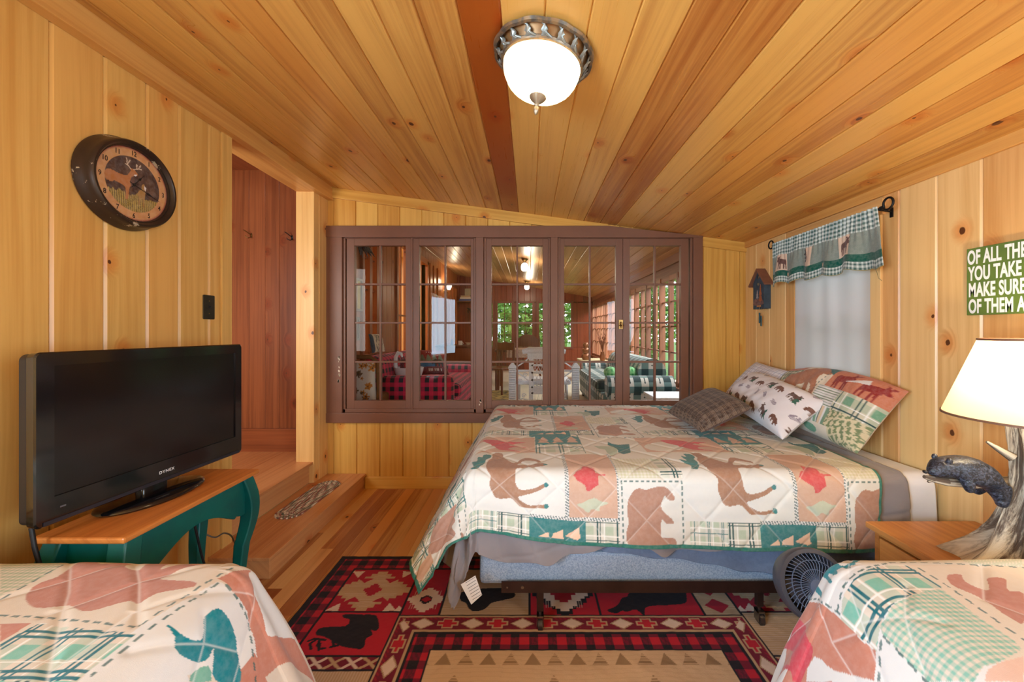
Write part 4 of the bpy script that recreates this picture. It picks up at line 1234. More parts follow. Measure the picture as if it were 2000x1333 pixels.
def paint_rug(x, y):
    C = np.ones(x.shape + (3,)) * RB
    dl, dr, dt, db = x + 1.15, 1.56 - x, 2.40 - y, y - .50
    d = np.minimum(np.minimum(dl, dr), np.minimum(dt, db))
    check3(C, (d > .038) & (d < .132), x, y, .046)
    fillc(C, (d >= .128) & (d < .136), RB)
    pz = d >= .136
    fillc(C, pz, RR)

    def panel(x0, x1, y0, y1, col):
        m = (x > x0) & (x < x1) & (y > y0) & (y < y1) & pz
        fillc(C, m, RB)
        m = (x > x0 + .006) & (x < x1 - .006) & (y > y0 + .006) & (y < y1 - .006) & pz
        fillc(C, m, col)
        return m

    def hatch(m, vert=False):
        fillc(C, m & ((((x if vert else y) / .012) % 1) < .3), RW, .45)

    dred = np.array(S(168, 30, 54))
    for x0, x1, cx in ((-1.014, -.63, -.835), (1.04, 1.424, 1.245)):
        m = panel(x0, x1, 1.92, 2.264, dred)
        star(C, m, x, y, cx, 2.085, .19, .15, RT); mm = m & (np.abs(x - cx) / .19 + np.abs(y - 2.085) / .15 < .95)
        hatch(mm & (np.abs(y - 2.085) > .03))
        star(C, m, x, y, cx, 2.085, .045, .04, dred, .012)
        for sx in (-1, 1):
            for sy in (-1, 1):
                fillc(C, m & inpoly(x, y, [(cx + sx * .07, 2.085 + sy * .055), (cx + sx * .12, 2.085 + sy * .095), (cx + sx * .03, 2.085 + sy * .095)]), dred)
                for q in (0, .055): fillc(C, m & inpoly(x, y, [(cx + sx * (.125 + q), 2.085 + sy * (.10 + q * .4)), (cx + sx * (.175 + q), 2.085 + sy * (.155 + q * .2)), (cx + sx * (.11 + q), 2.085 + sy * (.16 + q * .1))]), RW)
    m = panel(-.63, -.44, 1.895, 2.264, dred)
    star(C, m, x, y, -.53, 2.01, .085, .085, RW, .016); hatch(m & (np.abs(x + .53) < .07) & (np.abs(y - 2.01) < .07), True); star(C, m, x, y, -.53, 2.01, .03, .03, RB, .01); star(C, m, x, y, -.53, 2.01, .018, .018, dred, .008)
    m = panel(-.44, .005, 1.895, 2.264, RT); hatch(m)
    fillc(C, m & inpoly(x, y, smooth_poly(RUG['bear'], 4)), RB)
    m = panel(.005, .351, 1.895, 2.264, RR)
    star(C, m, x, y, .178, 2.05, .15, .15, RB, .02); star(C, m, x, y, .178, 2.05, .115, .12, RW, .022); hatch(m & (np.abs(x - .178) < .1) & (np.abs(y - 2.05) < .1), True); star(C, m, x, y, .178, 2.06, .06, .06, dred, .022)
    m = panel(.351, .86, 1.895, 2.264, RR)
    fillc(C, m & inpoly(x, y, smooth_poly(RUG['moose'], 3)), RB)
    m = panel(.86, 1.04, 1.895, 2.264, RT); hatch(m)
    for cy in (1.965, 2.09): fillc(C, m & (np.abs(x - .95) / .062 + np.abs(y - cy) / .052 < 1), dred)
    for sx, x0, x1 in ((1, -1.014, -.63), (-1, 1.04, 1.424)):
        m = panel(x0, x1, 1.66, 1.92, RR)
        xx = x if sx == 1 else (.41 - x)
        if sx == 1:
            fillc(C, m & inpoly(xx, y, smooth_poly(RUG['moose2'], 3)), RB)
            for an in RUG['ant']:
                for i in range(len(an) - 1): fillc(C, m & (seg_dist(xx, y, *an[i], *an[i + 1])[0] < .006), RB)
        else:
            fillc(C, m, RT); hatch(m)
            fillc(C, m & inpoly(x, y, [(1.13, 1.70), (1.20, 1.74), (1.34, 1.73), (1.36, 1.68), (1.22, 1.67)]), RB)
        m = panel(x0, x1, 1.59, 1.66, RM)
        for k in range(5):
            c = x0 + .05 + k * .075
            fillc(C, m & (np.abs(np.abs(x - c) / .034 - np.abs(y - 1.625) / .028) < .30), RT if k % 2 == 0 else RW)
        m = panel(x0, x1, 1.10, 1.59, RT); hatch(m, True)
    # inner bands
    X0, X1, Y1, Y0 = -.63, 1.04, 1.895, .99
    d = np.minimum(np.minimum(x - X0, X1 - x), np.minimum(Y1 - y, y - Y0))
    ins = d > 0
    fillc(C, ins, RT)
    fillc(C, ins & (d > .010), RM)
    fillc(C, ins & (d > .010) & (d < .024) & ((x * 90 + y * 90) % 2 < 1), RR, .4)
    top = (Y1 - y) <= np.minimum(x - X0, X1 - x) + 1e-6
    e = np.where(top, x - .205, y - 1.845)
    c_ = d - .050
    k = np.round(e / .118)
    fe = e - k * .118
    band = ins & (d > .010) & (d < .088)
    dia = (k % 2 == 0)
    fillc(C, band & dia & (np.abs(fe) / .056 + np.abs(c_) / .036 < 1), RT * .9); fillc(C, band & dia & (np.abs(fe) / .047 + np.abs(c_) / .029 < 1), RW)
    a, b = np.abs(fe), np.abs(c_)
    cr = lambda q: ((a < .050 + q) & (b < .014 + q)) | ((a < .026 + q) & (b < .031 + q))
    fillc(C, band & ~dia & cr(0), RT); fillc(C, band & ~dia & cr(-.007), RR)
    fillc(C, ins & (d > .088) & (d < .100), RT); fillc(C, ins & (d >= .100) & (d < .114), RB)
    check3(C, ins & (d >= .114) & (d < .198), x, y, .042)
    fillc(C, ins & (d >= .198) & (d < .205), RB)
    f = ins & (d >= .205); fillc(C, f, np.array(S(206, 176, 144)))
    fillc(C, f & (np.sin(y * 300 + 2 * np.sin(x * 9)) > .85), RT, .5)
    kk = np.round((x - .205) / .094); fx = x - .205 - kk * .094
    tr = f & (np.abs(fx) < .036 * (1 - (y - 1.615) / .062)) & (y > 1.615) & (y < 1.677)
    fillc(C, tr & (kk % 2 == 0), RD); fillc(C, tr & (kk % 2 != 0) & ((y / .008) % 1 < .6), RD)
    kk = np.round((x + .30) / .40); fx = x + .30 - kk * .40
    fillc(C, f & (np.abs(fx) < .13 * (1 - (y - 1.35) / .22)) & (y > 1.35) & (y < 1.57) & ((y / .012) % 1 < .6), RD)
    return C


RUG = {'moose2': [(-0.982, 1.806),(-0.954, 1.822),(-0.862, 1.83),(-0.862, 1.87),(-0.899, 1.883),(-0.903, 1.903),(-0.809, 1.903),(-0.743, 1.895),(-0.702, 1.822),(-0.711, 1.799),(-0.732, 1.806),(-0.714, 1.776),(-0.734, 1.754),(-0.725, 1.719),(-0.733, 1.698),(-0.792, 1.705),(-0.844, 1.719),(-0.892, 1.747),(-0.938, 1.769),(-0.971, 1.776)], 'bear': [(-0.366, 2.05),(-0.349, 2.07),(-0.283, 2.09),(-0.174, 2.101),(-0.091, 2.09),(-0.075, 2.031),(-0.14, 2.002),(-0.19, 1.983),(-0.224, 1.938),(-0.273, 1.924),(-0.302, 1.947),(-0.321, 1.983),(-0.35, 2.002)], 'moose': [(0.394, 1.938),(0.445, 1.965),(0.484, 2.021),(0.513, 2.031),(0.534, 2.06),(0.619, 2.074),(0.817, 2.09),(0.823, 2.031),(0.795, 1.983),(0.718, 1.97),(0.639, 1.965),(0.582, 1.947),(0.562, 1.883),(0.552, 1.912),(0.528, 1.938),(0.485, 1.921),(0.462, 1.929),(0.433, 1.912),(0.397, 1.921)], 'ant': [[(-0.915, 1.747),(-0.965, 1.754),(-0.986, 1.74)], [(-0.952, 1.751),(-0.972, 1.726),(-0.951, 1.698)], [(-0.927, 1.726),(-0.914, 1.692)], [(-0.938, 1.747),(-0.934, 1.719),(-0.912, 1.698),(-0.892, 1.702)], [(-0.877, 1.74),(-0.857, 1.712),(-0.872, 1.708)], [(-0.857, 1.712),(-0.842, 1.716)]]}
x, y = np.meshgrid(np.linspace(-1.15, 1.56, 680), np.concatenate([np.linspace(.50, 1.5, 40)[:-1], np.linspace(1.5, 2.40, 260)]), indexing='ij')
P = np.stack([x, y, .010 + .0012 * fbm(x * 60, y * 60, 2)], -1)
e_ = (x < -1.147) | (x > 1.557) | (y > 2.396) | (y < .51)
P[e_, 2] = .001
o = grid_obj('area_rug', P, paint_rug(x, y), cloth('wool_rug', bump=.6, bscale=260, sheen=.08, fade=.0))
tag(o, 'red and tan lodge area rug with moose, bear and diamond panels', 'rug')

# braided oval rug on the low step
n1, n2 = 46, 200
rad, ang = np.meshgrid(np.linspace(0.02, 1, n1), np.linspace(0, 2 * PI, n2), indexing='ij')
hl, hw = .235, .098
ex = np.abs(np.cos(ang)) ** .8 * np.sign(np.cos(ang)); 
bx, by = hw * rad * np.cos(ang), hw * rad * np.sin(ang) + hl * np.sign(np.sin(ang)) * np.clip(np.abs(np.sin(ang)) * 4, 0, 1)
rz = -.03
X = -1.652 + bx * math.cos(rz) - by * math.sin(rz); Y = 2.945 + bx * math.sin(rz) + by * math.cos(rz)
band = (rad * 7.0) % 1
arc = (np.where(np.abs(bx) * 1.0 > hw * rad * .9, by, bx * 1.0 + by)) / .013
Z = .1315 + .007 * np.sqrt(np.clip(1 - (2 * band - 1) ** 2, 0, 1)) + .0015 * np.sin(arc * PI + band * 3)
tw = ((arc + band * 1.2) % 3).astype(int); rg = (rad * 7.0).astype(int)
pal = np.array([S(196, 176, 146), S(112, 96, 72), S(150, 72, 54), S(226, 212, 186), S(92, 98, 72)])
C = pal[(tw + np.array([0, 2, 1, 3, 0, 4, 1, 2])[rg]) % 5]
o = grid_obj('braided_rug', np.stack([X, Y, Z], -1), C, cloth('braided_wool', bump=.5, bscale=300))
tag(o, 'small oval braided rug in tan and rust lying on the low step', 'rug')


# ------------------------------------------------------------------ television and its table
GLOSSB = plain('glossy_black', S(16, 16, 20), 0.12, spec=.6, coat=.6)
MATB = plain('matte_black', S(34, 31, 32), 0.45)
SCREEN = plain('dark_screen', S(14, 10, 14), 0.16, spec=.7)
WHITE_T = plain('white_lettering', S(226, 226, 228), .5)
WHITE_T2 = plain('sign_white', S(240, 242, 240), .6)
ORANGE_W = wood('orange_table_top', S(214, 134, 66), S(168, 88, 34), knots=.05, tonev=.2, redv=.2, rough=.32)
TEAL_P = plain('teal_green_paint', S(0, 98, 90), 0.42, col2=S(4, 84, 80), vscale=5, bump=.08)
CORD = plain('black_cord', S(24, 22, 24), .5)
GREYCORD = plain('grey_cord', S(120, 112, 104), .5)

TZ = .745
tt_ = thing('side_table', 'teal painted side table with orange wood top under the television', 'table', (-1.425, 1.53, 0))
m = MB(); m.box((-1.575, 1.225, TZ - .020), (-1.275, 1.845, TZ), 1, (.3, .2, .5))
m.build('table_top', ORANGE_W, tt_, bevel=.006)


def scallop(L, n=40, hi=.105, lo=.165):
    """apron outline: straight top, ogee lower edge"""
    top = [(0, 0), (L, 0)]
    low = []
    for i in range(n + 1):
        u = i / n
        d = lo - (lo - hi) * (math.exp(-((u - .5) / .17) ** 2) * .0 + max(0, math.sin(PI * min(max((u - .06) / .88, 0), 1))) ** .9)
        d += .018 * math.cos(2 * PI * u * 1.0) * (1 if .1 < u < .9 else 0)
        low.append((L * (1 - u), -d))
    return top + low


AZ = TZ - .0205
for nm, O, A, L_ in (('apron', (-1.318, 1.285, AZ), (0, 1, 0), .50), ('apron', (-1.548, 1.285, AZ), (0, 1, 0), .50)):
    m = MB(); m.prism(scallop(L_), O, A, (0, 0, 1), (.016, 0, 0)); m.build(nm, TEAL_P, tt_, bevel=.002)
for y in (1.268, 1.786):
    m = MB(); m.prism(scallop(.20), (-1.525, y, AZ), (1, 0, 0), (0, 0, 1), (0, .016, 0)); m.build('apron', TEAL_P, tt_, bevel=.002)
for sx, x in ((1, -1.322), (-1, -1.528)):
    for sy, y in ((-1, 1.278), (1, 1.793)):
        m = MB()
        V, F = [], []
        N_ = 26
        for i in range(N_ + 1):
            z = AZ * (1 - i / N_)
            u = i / N_
            off = .030 * math.sin(PI * min(u / .42, 1)) * (1 if u < .42 else 0) - .012 * math.sin(PI * max(0, min((u - .42) / .58, 1))) + .020 * max(0, (u - .90) / .10)
            w = .030 * (1 - .42 * min(1, max(0, u - .12) / .6)) + .006 * max(0, (u - .9) / .1)
            cx, cy = x + sx * off * .55, y + sy * off
            for a, b in ((-1, -1), (1, -1), (1, 1), (-1, 1)): V.append((cx + a * w, cy + b * w, z))
            if i:
                for k in range(4): F.append(((i - 1) * 4 + k, (i - 1) * 4 + (k + 1) % 4, i * 4 + (k + 1) % 4, i * 4 + k))
        F += [(3, 2, 1, 0), tuple(range(N_ * 4, N_ * 4 + 4))]
        m.add(V, F)
        m.build('leg', TEAL_P, tt_, smooth=50, bevel=.005)

# television: turned a little towards the room
tv = thing('television', 'black flat screen television on the teal side table', 'television', (-1.475, 1.545, TZ + .001))
pl_, pr_ = Vector((-1.487, 1.17, 0)), Vector((-1.430, 1.94, 0))
ax = (pr_ - pl_).normalized(); nx = Vector((ax.y, -ax.x, 0)); wd = (pr_ - pl_).length
zb, zt = .795, 1.333
MT = Matrix(((ax.x, 0, nx.x, pl_.x), (ax.y, 0, nx.y, pl_.y), (0, 1, 0, zb), (0, 0, 0, 1)))   # local x along the screen, y up, z out of the screen
ht = zt - zb


def tvbox(a, b, **k):
    m = MB(); m.box(a, b, 0, M=MT); return m


def rr(w, h, r, n=6, x=0, y=0):
    o = []
    for cx, cy, a0 in ((w - r, h - r, 0), (r, h - r, PI / 2), (r, r, PI), (w - r, r, 3 * PI / 2)):
        for i in range(n + 1):
            a = a0 + PI / 2 * i / n; o.append((x + cx + r * math.cos(a), y + cy + r * math.sin(a)))
    return o


m = MB()
outer = rr(wd, ht, .016); inner = [(.047, .085), (wd - .040, .085), (wd - .040, ht - .043), (.047, ht - .043)]
# bezel ring: front face as strips around the screen opening, with a rounded outer rim
V = []
for z, ins in ((-.030, .002), (-.004, 0), (.0, .004)):
    q = rr(wd - 2 * ins, ht - 2 * ins, .016, 6, ins, ins)
    V += [MT @ Vector((a, b, z)) for a, b in q]
n_ = len(outer); F = []
for r_i in range(2):
    for k in range(n_): F.append((r_i * n_ + k, r_i * n_ + (k + 1) % n_, (r_i + 1) * n_ + (k + 1) % n_, (r_i + 1) * n_ + k))
b0 = len(V)
V += [MT @ Vector((a, b, 0)) for a, b in inner] + [MT @ Vector((a, b, -.006)) for a, b in inner]
c = 2 * n_
qn = n_ // 4
cor = {0: (wd, ht), 1: (0, ht), 2: (0, 0), 3: (wd, 0)}
ii = [2, 3, 0, 1]
for q_ in range(4):
    ic = b0 + ii[q_]
    for k in range(q_ * qn, q_ * qn + qn - 1): F.append((c + k, c + k + 1, ic))
    k = q_ * qn + qn - 1
    F.append((c + k, c + (k + 1) % n_, b0 + ii[(q_ + 1) % 4], ic))
for k in range(4): F.append((b0 + k, b0 + (k + 1) % 4, b0 + 4 + (k + 1) % 4, b0 + 4 + k))
m.add(V, F)
m.build('bezel', GLOSSB, tv, smooth=35)
tvbox((.045, .083, -.012), (wd - .038, ht - .041, -.005)).build('screen', SCREEN, tv)
m = MB(); m.prism(rr(wd - .012, ht - .012, .02, 5, .006, .006), MT @ Vector((0, 0, -.031)), ax, (0, 0, 1), nx * -.030); m.build('rear_case', MATB, tv, smooth=35)
m = MB(); m.prism(rr(wd - .22, ht - .18, .04, 5, .11, .08), MT @ Vector((0, 0, -.062)), ax, (0, 0, 1), nx * -.045); m.build('rear_hump', MATB, tv, smooth=35)
m = MB(); m.prism([(.02, .004), (wd - .02, .004), (wd - .02, .016), (.02, .016)], MT @ Vector((0, 0, .0005)), ax, (0, 0, 1), nx * .002); m.build('lower_lip', plain('grey_lip', S(40, 41, 50), .3), tv)
text_obj('lettering', 'DYNEX', .0155, WHITE_T, MT @ Matrix.Translation((wd * .475, .036, .0006)), tv, .0002, 1.05, .0003, 1.2, align='LEFT')
m = MB(); m.box((.06, .045, .0005), (.075, .050, .0015), 0, M=MT); m.build('indicator', plain('indicator', S(90, 90, 96), .4), tv)
m = MB()
cx = (pl_ + pr_) / 2
MB_ = Matrix(((ax.x, nx.x, 0, cx.x - .028), (ax.y, nx.y, 0, cx.y - .012), (0, 0, 1, TZ + .001), (0, 0, 0, 1)))
m.lathe([(1e-4, 0), (.97, 0), (1.0, .006), (.98, .012), (.9, .0165), (.5, .022), (1e-4, .023)], 56, MB_ @ Matrix.Diagonal((.19, .115, 1, 1)))
m.build('stand_base', GLOSSB, tv, smooth=50)
m = MB(); m.prism(rr(.10, .04, .012, 4, -.05, -.03), MB_ @ Vector((0, 0, .018)), ax, nx, (0, 0, .12)); m.build('stand_neck', GLOSSB, tv, smooth=40)
m = MB()
q0 = MT @ Vector((.02, .0, -.04))
m.tube([q0, q0 + Vector((.01, .0, -.06)), q0 + Vector((.03, .01, -.18)), q0 + Vector((.035, .03, -.5)), q0 + Vector((.03, .06, -.77))], .006)
o = m.build('power_cord', CORD, None, smooth=60); tag(o, 'black power cord hanging from the left end of the television', 'cord')
for nm, pts, r, mat, lb in (('cable', [(-1.60, 1.90, .44), (-1.575, 1.90, .405), (-1.53, 1.90, .39), (-1.485, 1.90, .41), (-1.45, 1.91, .375), (-1.445, 1.93, .25), (-1.45, 1.94, .12), (-1.46, 1.94, .012)], .0035, GREYCORD, 'thin grey cable looping behind the front leg of the teal table'),
                           ('cable', [(-1.46, 1.70, .55), (-1.45, 1.72, .42), (-1.44, 1.74, .30), (-1.465, 1.75, .20), (-1.45, 1.74, .10), (-1.44, 1.73, .012)], .0045, CORD, 'dark cable dropping to the floor behind the teal table')):
    m = MB()
    P_ = [Vector(p) for p in pts]; sm = []
    for i in range(len(P_) - 1):
        p0, p1, p2, p3 = P_[max(i - 1, 0)], P_[i], P_[i + 1], P_[min(i + 2, len(P_) - 1)]
        for k in range(6):
            t_ = k / 6
            sm.append(.5 * ((2 * p1) + (p2 - p0) * t_ + (2 * p0 - 5 * p1 + 4 * p2 - p3) * t_ ** 2 + (3 * p1 - p0 - 3 * p2 + p3) * t_ ** 3))
    sm.append(P_[-1]); m.tube(sm, r)
    tag(m.build(nm, mat, None, smooth=60), lb, 'cable')

# ------------------------------------------------------------------ things on the left wall
def wallM(x, y, z, sgn):
    """local x along the wall to the viewer's right, y up, z out into the room"""
    return Matrix(((0, 0, sgn, x), (sgn, 0, 0, y), (0, 1, 0, z), (0, 0, 0, 1))) if sgn > 0 else Matrix(((0, 0, -1, x), (-1, 0, 0, y), (0, 1, 0, z), (0, 0, 0, 1)))


CLOCKB = plain('worn_dark_brown_metal', S(50, 38, 32), 0.38, .35, col2=S(30, 24, 24), vscale=6)
q = N('worn_clock_metal')
co_ = q.n('ShaderNodeTexCoord').outputs['Object']
spots = q.math('MULTIPLY', q.step(q.noise(co_, 11, 5, .75), .615, .64), 1.0)
q.set(Base_Color=q.mix(spots, q.mix(q.noise(co_, 5, 3), S(70, 54, 44), S(36, 28, 26)), S(176, 160, 136)), Roughness=.36, Metallic=q.math('MULTIPLY_ADD', spots, -.3, .3))
CLOCKB = q.m
ck = thing('wall_clock', 'round dark metal wall clock with two deer on its face', 'clock', (XL, 1.712, 2.042))
CM = wallM(XL, 1.712, 2.042, 1)
m = MB()
m.lathe([(1e-4, .002), (.192, .002), (.199, .009), (.198, .018), (.190, .036), (.186, .056), (.185, .070), (.180, .077), (.172, .077), (.166, .070), (.163, .062), (.158, .062), (.155, .050)], 72, CM)
m.build('case', CLOCKB, ck, smooth=40)
# face printed with deer
n1, n2 = 90, 180
rad, ang = np.meshgrid(np.linspace(0.0005, .1575, n1), np.linspace(0, 2 * PI, n2), indexing='ij')
fx, fy = rad * np.cos(ang), rad * np.sin(ang)
Cf = np.ones(fx.shape + (3,)) * np.array(S(206, 150, 96))
nz = fbm(fx * 60, fy * 60, 12)
blend(Cf, np.clip(nz * .35 + .1, 0, .5), np.array(S(172, 96, 56)))
blend(Cf, np.clip((rad - .146) / .01, 0, 1), np.array(S(140, 40, 40)))
inn = rad < .118
fillc(Cf, inn, np.array(S(70, 46, 40)))
blend(Cf, np.where(inn, np.clip(fbm(fx * 90, fy * 40, 15) * .6 + .15, 0, .6), 0), np.array(S(120, 84, 60)))
gr = inn & (fy < -.045 + .012 * fbm(fx * 150, fy * 20, 16)); fillc(Cf, gr, np.array(S(120, 96, 50)))
fillc(Cf, gr & (np.sin(fx * 700 + 40 * fy) > .2), np.array(S(186, 156, 84)))
DEER = [(-.118, .012), (-.10, .030), (-.06, .026), (-.03, .030), (-.018, .048), (-.012, .060), (-.02, .066), (-.008, .068), (.004, .066), (.018, .052), (.014, .044), (.002, .042), (-.002, .026), (-.010, -.004), (-.018, -.020), (-.022, -.05), (-.026, -.072), (-.036, -.072), (-.034, -.045), (-.040, -.020), (-.080, -.012), (-.090, -.020), (-.11, -.018), (-.116, -.014)]
fillc(Cf, inpoly(fx, fy, smooth_poly(DEER, 3)), np.array(S(178, 112, 62)))
fillc(Cf, inpoly(fx, fy, [(-.01, .03), (.002, .04), (.004, .01), (-.012, -.012), (-.016, .01)]), np.array(S(100, 66, 56)))
fillc(Cf, inpoly(fx, fy, [(.004, .046), (.016, .050), (.010, .040), (.0, .040)]), np.array(S(232, 226, 226)))
for pts in ([(-.012, .064), (-.028, .080), (-.030, .104)], [(-.020, .072), (-.034, .078)], [(0, .066), (.022, .078), (.030, .098)], [(.012, .072), (.014, .095)], [(.022, .078), (.036, .080)], [(-.026, .082), (-.016, .1)]):
    for i in range(len(pts) - 1): fillc(Cf, seg_dist(fx, fy, *pts[i], *pts[i + 1])[0] < .0019, np.array(S(214, 192, 168)))
fillc(Cf, inpoly(fx, fy, smooth_poly([(.036, .012), (.046, .018), (.050, .008), (.052, -.02), (.048, -.05), (.046, -.085), (.040, -.085), (.040, -.055), (.030, -.05), (.026, -.080), (.020, -.080), (.022, -.05), (.016, -.04), (.022, -.02), (.034, -.008)], 3)), np.array(S(166, 122, 66)))
fillc(Cf, inpoly(fx, fy, [(.046, .012), (.056, .004), (.052, -.012), (.048, -.004)]), np.array(S(224, 216, 216)))
Lp = np.stack([fx, fy, np.full(fx.shape, .0515)], -1)
Mw = np.array(CM)
Pw = Lp @ Mw[:3, :3].T + Mw[:3, 3]
grid_obj('face', Pw, Cf, cloth('clock_face_print', rough=.5, bump=0.0), ck)
NUMM = plain('clock_numerals', S(40, 28, 24), .6)
for h in range(1, 13):
    a = PI / 2 - 2 * PI * h / 12
    text_obj('numeral', str(h), .030, NUMM, CM @ Matrix.Translation((.136 * math.cos(a), .136 * math.sin(a) - .010, .0522)), ck, .0002, .8, .0004, align='CENTER')
for nm, a, L_ in (('hour_hand', PI / 2 - 2 * PI * (1.27 / 12), .072), ('minute_hand', PI / 2 - 2 * PI * 18 / 60, .122)):
    m = MB()
    HM = CM @ Matrix.Rotation(a, 4, 'Z')
    m.prism([(-.02, -.0012), (L_, -.0008), (L_, .0008), (-.02, .0012)], HM @ Vector((0, 0, .0540)), HM.to_3x3() @ Vector((1, 0, 0)), HM.to_3x3() @ Vector((0, 1, 0)), Vector((.0008, 0, 0)))
    m.prism([(L_ * .45, 0), (L_ * .55, .006), (L_ * .72, 0), (L_ * .55, -.006)], HM @ Vector((0, 0, .0540)), HM.to_3x3() @ Vector((1, 0, 0)), HM.to_3x3() @ Vector((0, 1, 0)), Vector((.0009, 0, 0)))
    m.build(nm, CORD, ck)
m = MB(); m.lathe([(1e-4, .052), (.006, .052), (.006, .057), (1e-4, .059)], 16, CM); m.build('hand_pivot', CORD, ck)

sw = thing('light_switch', 'dark bronze toggle switch plate on the left wall by the doorway', 'switch', (XL, 2.172, 1.53))
SM_ = wallM(XL, 2.172, 1.53, 1)
BRONZE = plain('dark_bronze', S(62, 56, 44), .4, .5, var=.3)
m = MB(); m.prism(rr(.078, .135, .006, 3, -.039, -.0675), SM_ @ Vector((0, 0, .0005)), (0, 1, 0), (0, 0, 1), (.0055, 0, 0)); m.build('plate', BRONZE, sw, bevel=.002)
m = MB(); m.box((-.005, -.012, .006), (.005, .012, .008), 0, M=SM_); m.box((-.004, .0, .007), (.004, .006, .018), 0, M=SM_); m.build('toggle', CORD, sw, bevel=.001)
for y in (-.035, .035):
    m = MB(); m.lathe([(1e-4, .006), (.0035, .006), (.003, .0072), (1e-4, .0074)], 12, SM_ @ Matrix.Translation((0, y, 0))); m.build('screw', BRASS, sw)


def coat_hook(x, z, mat, label):
    t = thing('coat_hook', label, 'hook', (x, 3.54, z))
    m = MB(); m.lathe([(1e-4, 0), (.012, 0), (.010, .003), (1e-4, .004)], 16, Matrix.Translation((x, 3.539, z)) @ Matrix.Rotation(PI / 2, 4, 'X') @ Matrix.Diagonal((.8, 2.0, 1, 1))); m.build('plate', mat, t)
    m = MB(); m.tube([(x, 3.536, z + .005), (x - .004, 3.52, z + .012), (x - .02, 3.495, z + .03), (x - .03, 3.48, z + .038)], .004); m.build('upper_prong', mat, t, smooth=60)
    m = MB(); m.tube([(x, 3.536, z - .01), (x + .012, 3.51, z - .026), (x + .012, 3.49, z - .034), (x - .004, 3.482, z - .028), (x - .012, 3.482, z - .016)], .004); m.build('lower_prong', mat, t, smooth=60)


coat_hook(-2.525, 2.265, BRASS, 'brass coat hook on the reddish board wall beyond the doorway')
coat_hook(-2.155, 2.245, CORD, 'black coat hook half hidden behind the pale pine post')

# ------------------------------------------------------------------ right wall: shade, valance, birdhouse chime, sign
n1, n2 = 60, 90
yv, zv = np.meshgrid(np.linspace(2.175, 2.805, n1), np.linspace(1.0, 2.04, n2), indexing='ij')
P = np.stack([XR - .004 + .003 * np.sin(yv * 40) + .002 * fbm(yv * 14, zv * 5, 3), yv, zv], -1)
q = N('white_shade_cloth')
q.set(Base_Color=S(226, 222, 222), Roughness=.8)
tl = q.n('ShaderNodeBsdfTranslucent'); tl.inputs[0].default_value = (*S(225, 224, 226), 1)
mx = q.n('ShaderNodeMixShader'); mx.inputs[0].default_value = .5
q.t.links.new(q.bsdf.outputs[0], mx.inputs[1]); q.t.links.new(tl.outputs[0], mx.inputs[2]); q.t.links.new(mx.outputs[0], q.out.inputs[0])
o = grid_obj('window_shade', P, None, q.m, None, .001); tag(o, 'plain white cloth shade covering the window in the right wall', 'window shade')

val = thing('curtain_rod', 'black curtain rod with scroll ends above the white shade', 'curtain rod', (1.845, 2.48, 2.04))
IRON = plain('black_iron', S(30, 28, 30), .45, .6)
y0_, y1_ = 2.03, 2.935
m = MB(); m.tube([(1.845, y0_, 2.04), (1.845, y1_, 2.04)], .007); m.build('rod', IRON, val, smooth=60)
for s_, y in ((-1, y0_), (1, y1_)):
    m = MB()
    pts = [(1.845, y, 2.04)] + [(1.845, y + s_ * (.03 + .030 * math.cos(a) * (1 - .045 * a)), 2.055 + .030 * math.sin(a) * (1 - .045 * a)) for a in [PI + .5 - i * .45 for i in range(0, 14)][::1]]
    m.tube(pts, .0055); m.lathe([(1e-4, -.01), (.011, -.008), (.011, .008), (1e-4, .01)], 12, Matrix.Translation((1.845, y - s_ * .004, 2.04)) @ Matrix.Rotation(PI / 2, 4, 'X')); m.build('scroll_finial', IRON, val, smooth=60)
    m = MB(); m.tube([(1.845, y - s_ * .03, 2.04), (1.88, y - s_ * .03, 2.035), (XR - .002, y - s_ * .03, 2.03)], .005); m.box((XR - .006, y - s_ * .03 - .008, 2.0), (XR, y - s_ * .03 + .008, 2.05)); m.build('bracket', IRON, val, smooth=40)
# valance cloth on the rod
n1, n2 = 420, 130
uv_, vv_ = np.meshgrid(np.linspace(0, 1, n1), np.linspace(0, 1, n2), indexing='ij')
yy = 2.925 - uv_ * .875
L_ = 1.42
flat = uv_ * L_
amp = .006 + .012 * vv_
gath = np.sin(uv_ * 2 * PI * 26 + 1.5 * np.sin(uv_ * 9)) * np.clip(1 - vv_ * 1.6, .0, 1) * .007 + np.sin(uv_ * 2 * PI * 5.5 + .7 + .8 * vv_) * amp * np.clip(vv_ * 1.5, .15, 1)
zz = 2.053 - vv_ * .315 - .012 * np.sin(uv_ * 2 * PI * 4.5 + 1.2) * vv_ * (vv_ > 0) - .020 * (uv_ > .93) * vv_ * np.clip((uv_ - .93) / .03, 0, 1)
yy = yy + .006 * np.sin(uv_ * 2 * PI * 5.5) * vv_ - np.clip((uv_ - .85) / .15, 0, 1) * .075 * vv_
P = np.stack([1.832 + gath - .012 * vv_, yy, zz], -1)
Cv = np.ones(uv_.shape + (3,)) * np.array(S(224, 224, 218))
dg_ = np.array(S(22, 78, 76))
m_ = np.ones(uv_.shape, bool)
paint_ging(Cv, m_, flat, vv_ * .315, np.array(S(206, 216, 212)), dg_, .024)
x_ = uv_
mid = (vv_ > .34) & (vv_ < .72)
gy = np.array(S(112, 128, 122)); fillc(Cv, mid, gy); fillc(Cv, mid & ((((flat * 330).astype(int) + (vv_ * 104).astype(int)) % 2) == 0), np.array(S(142, 152, 144)))
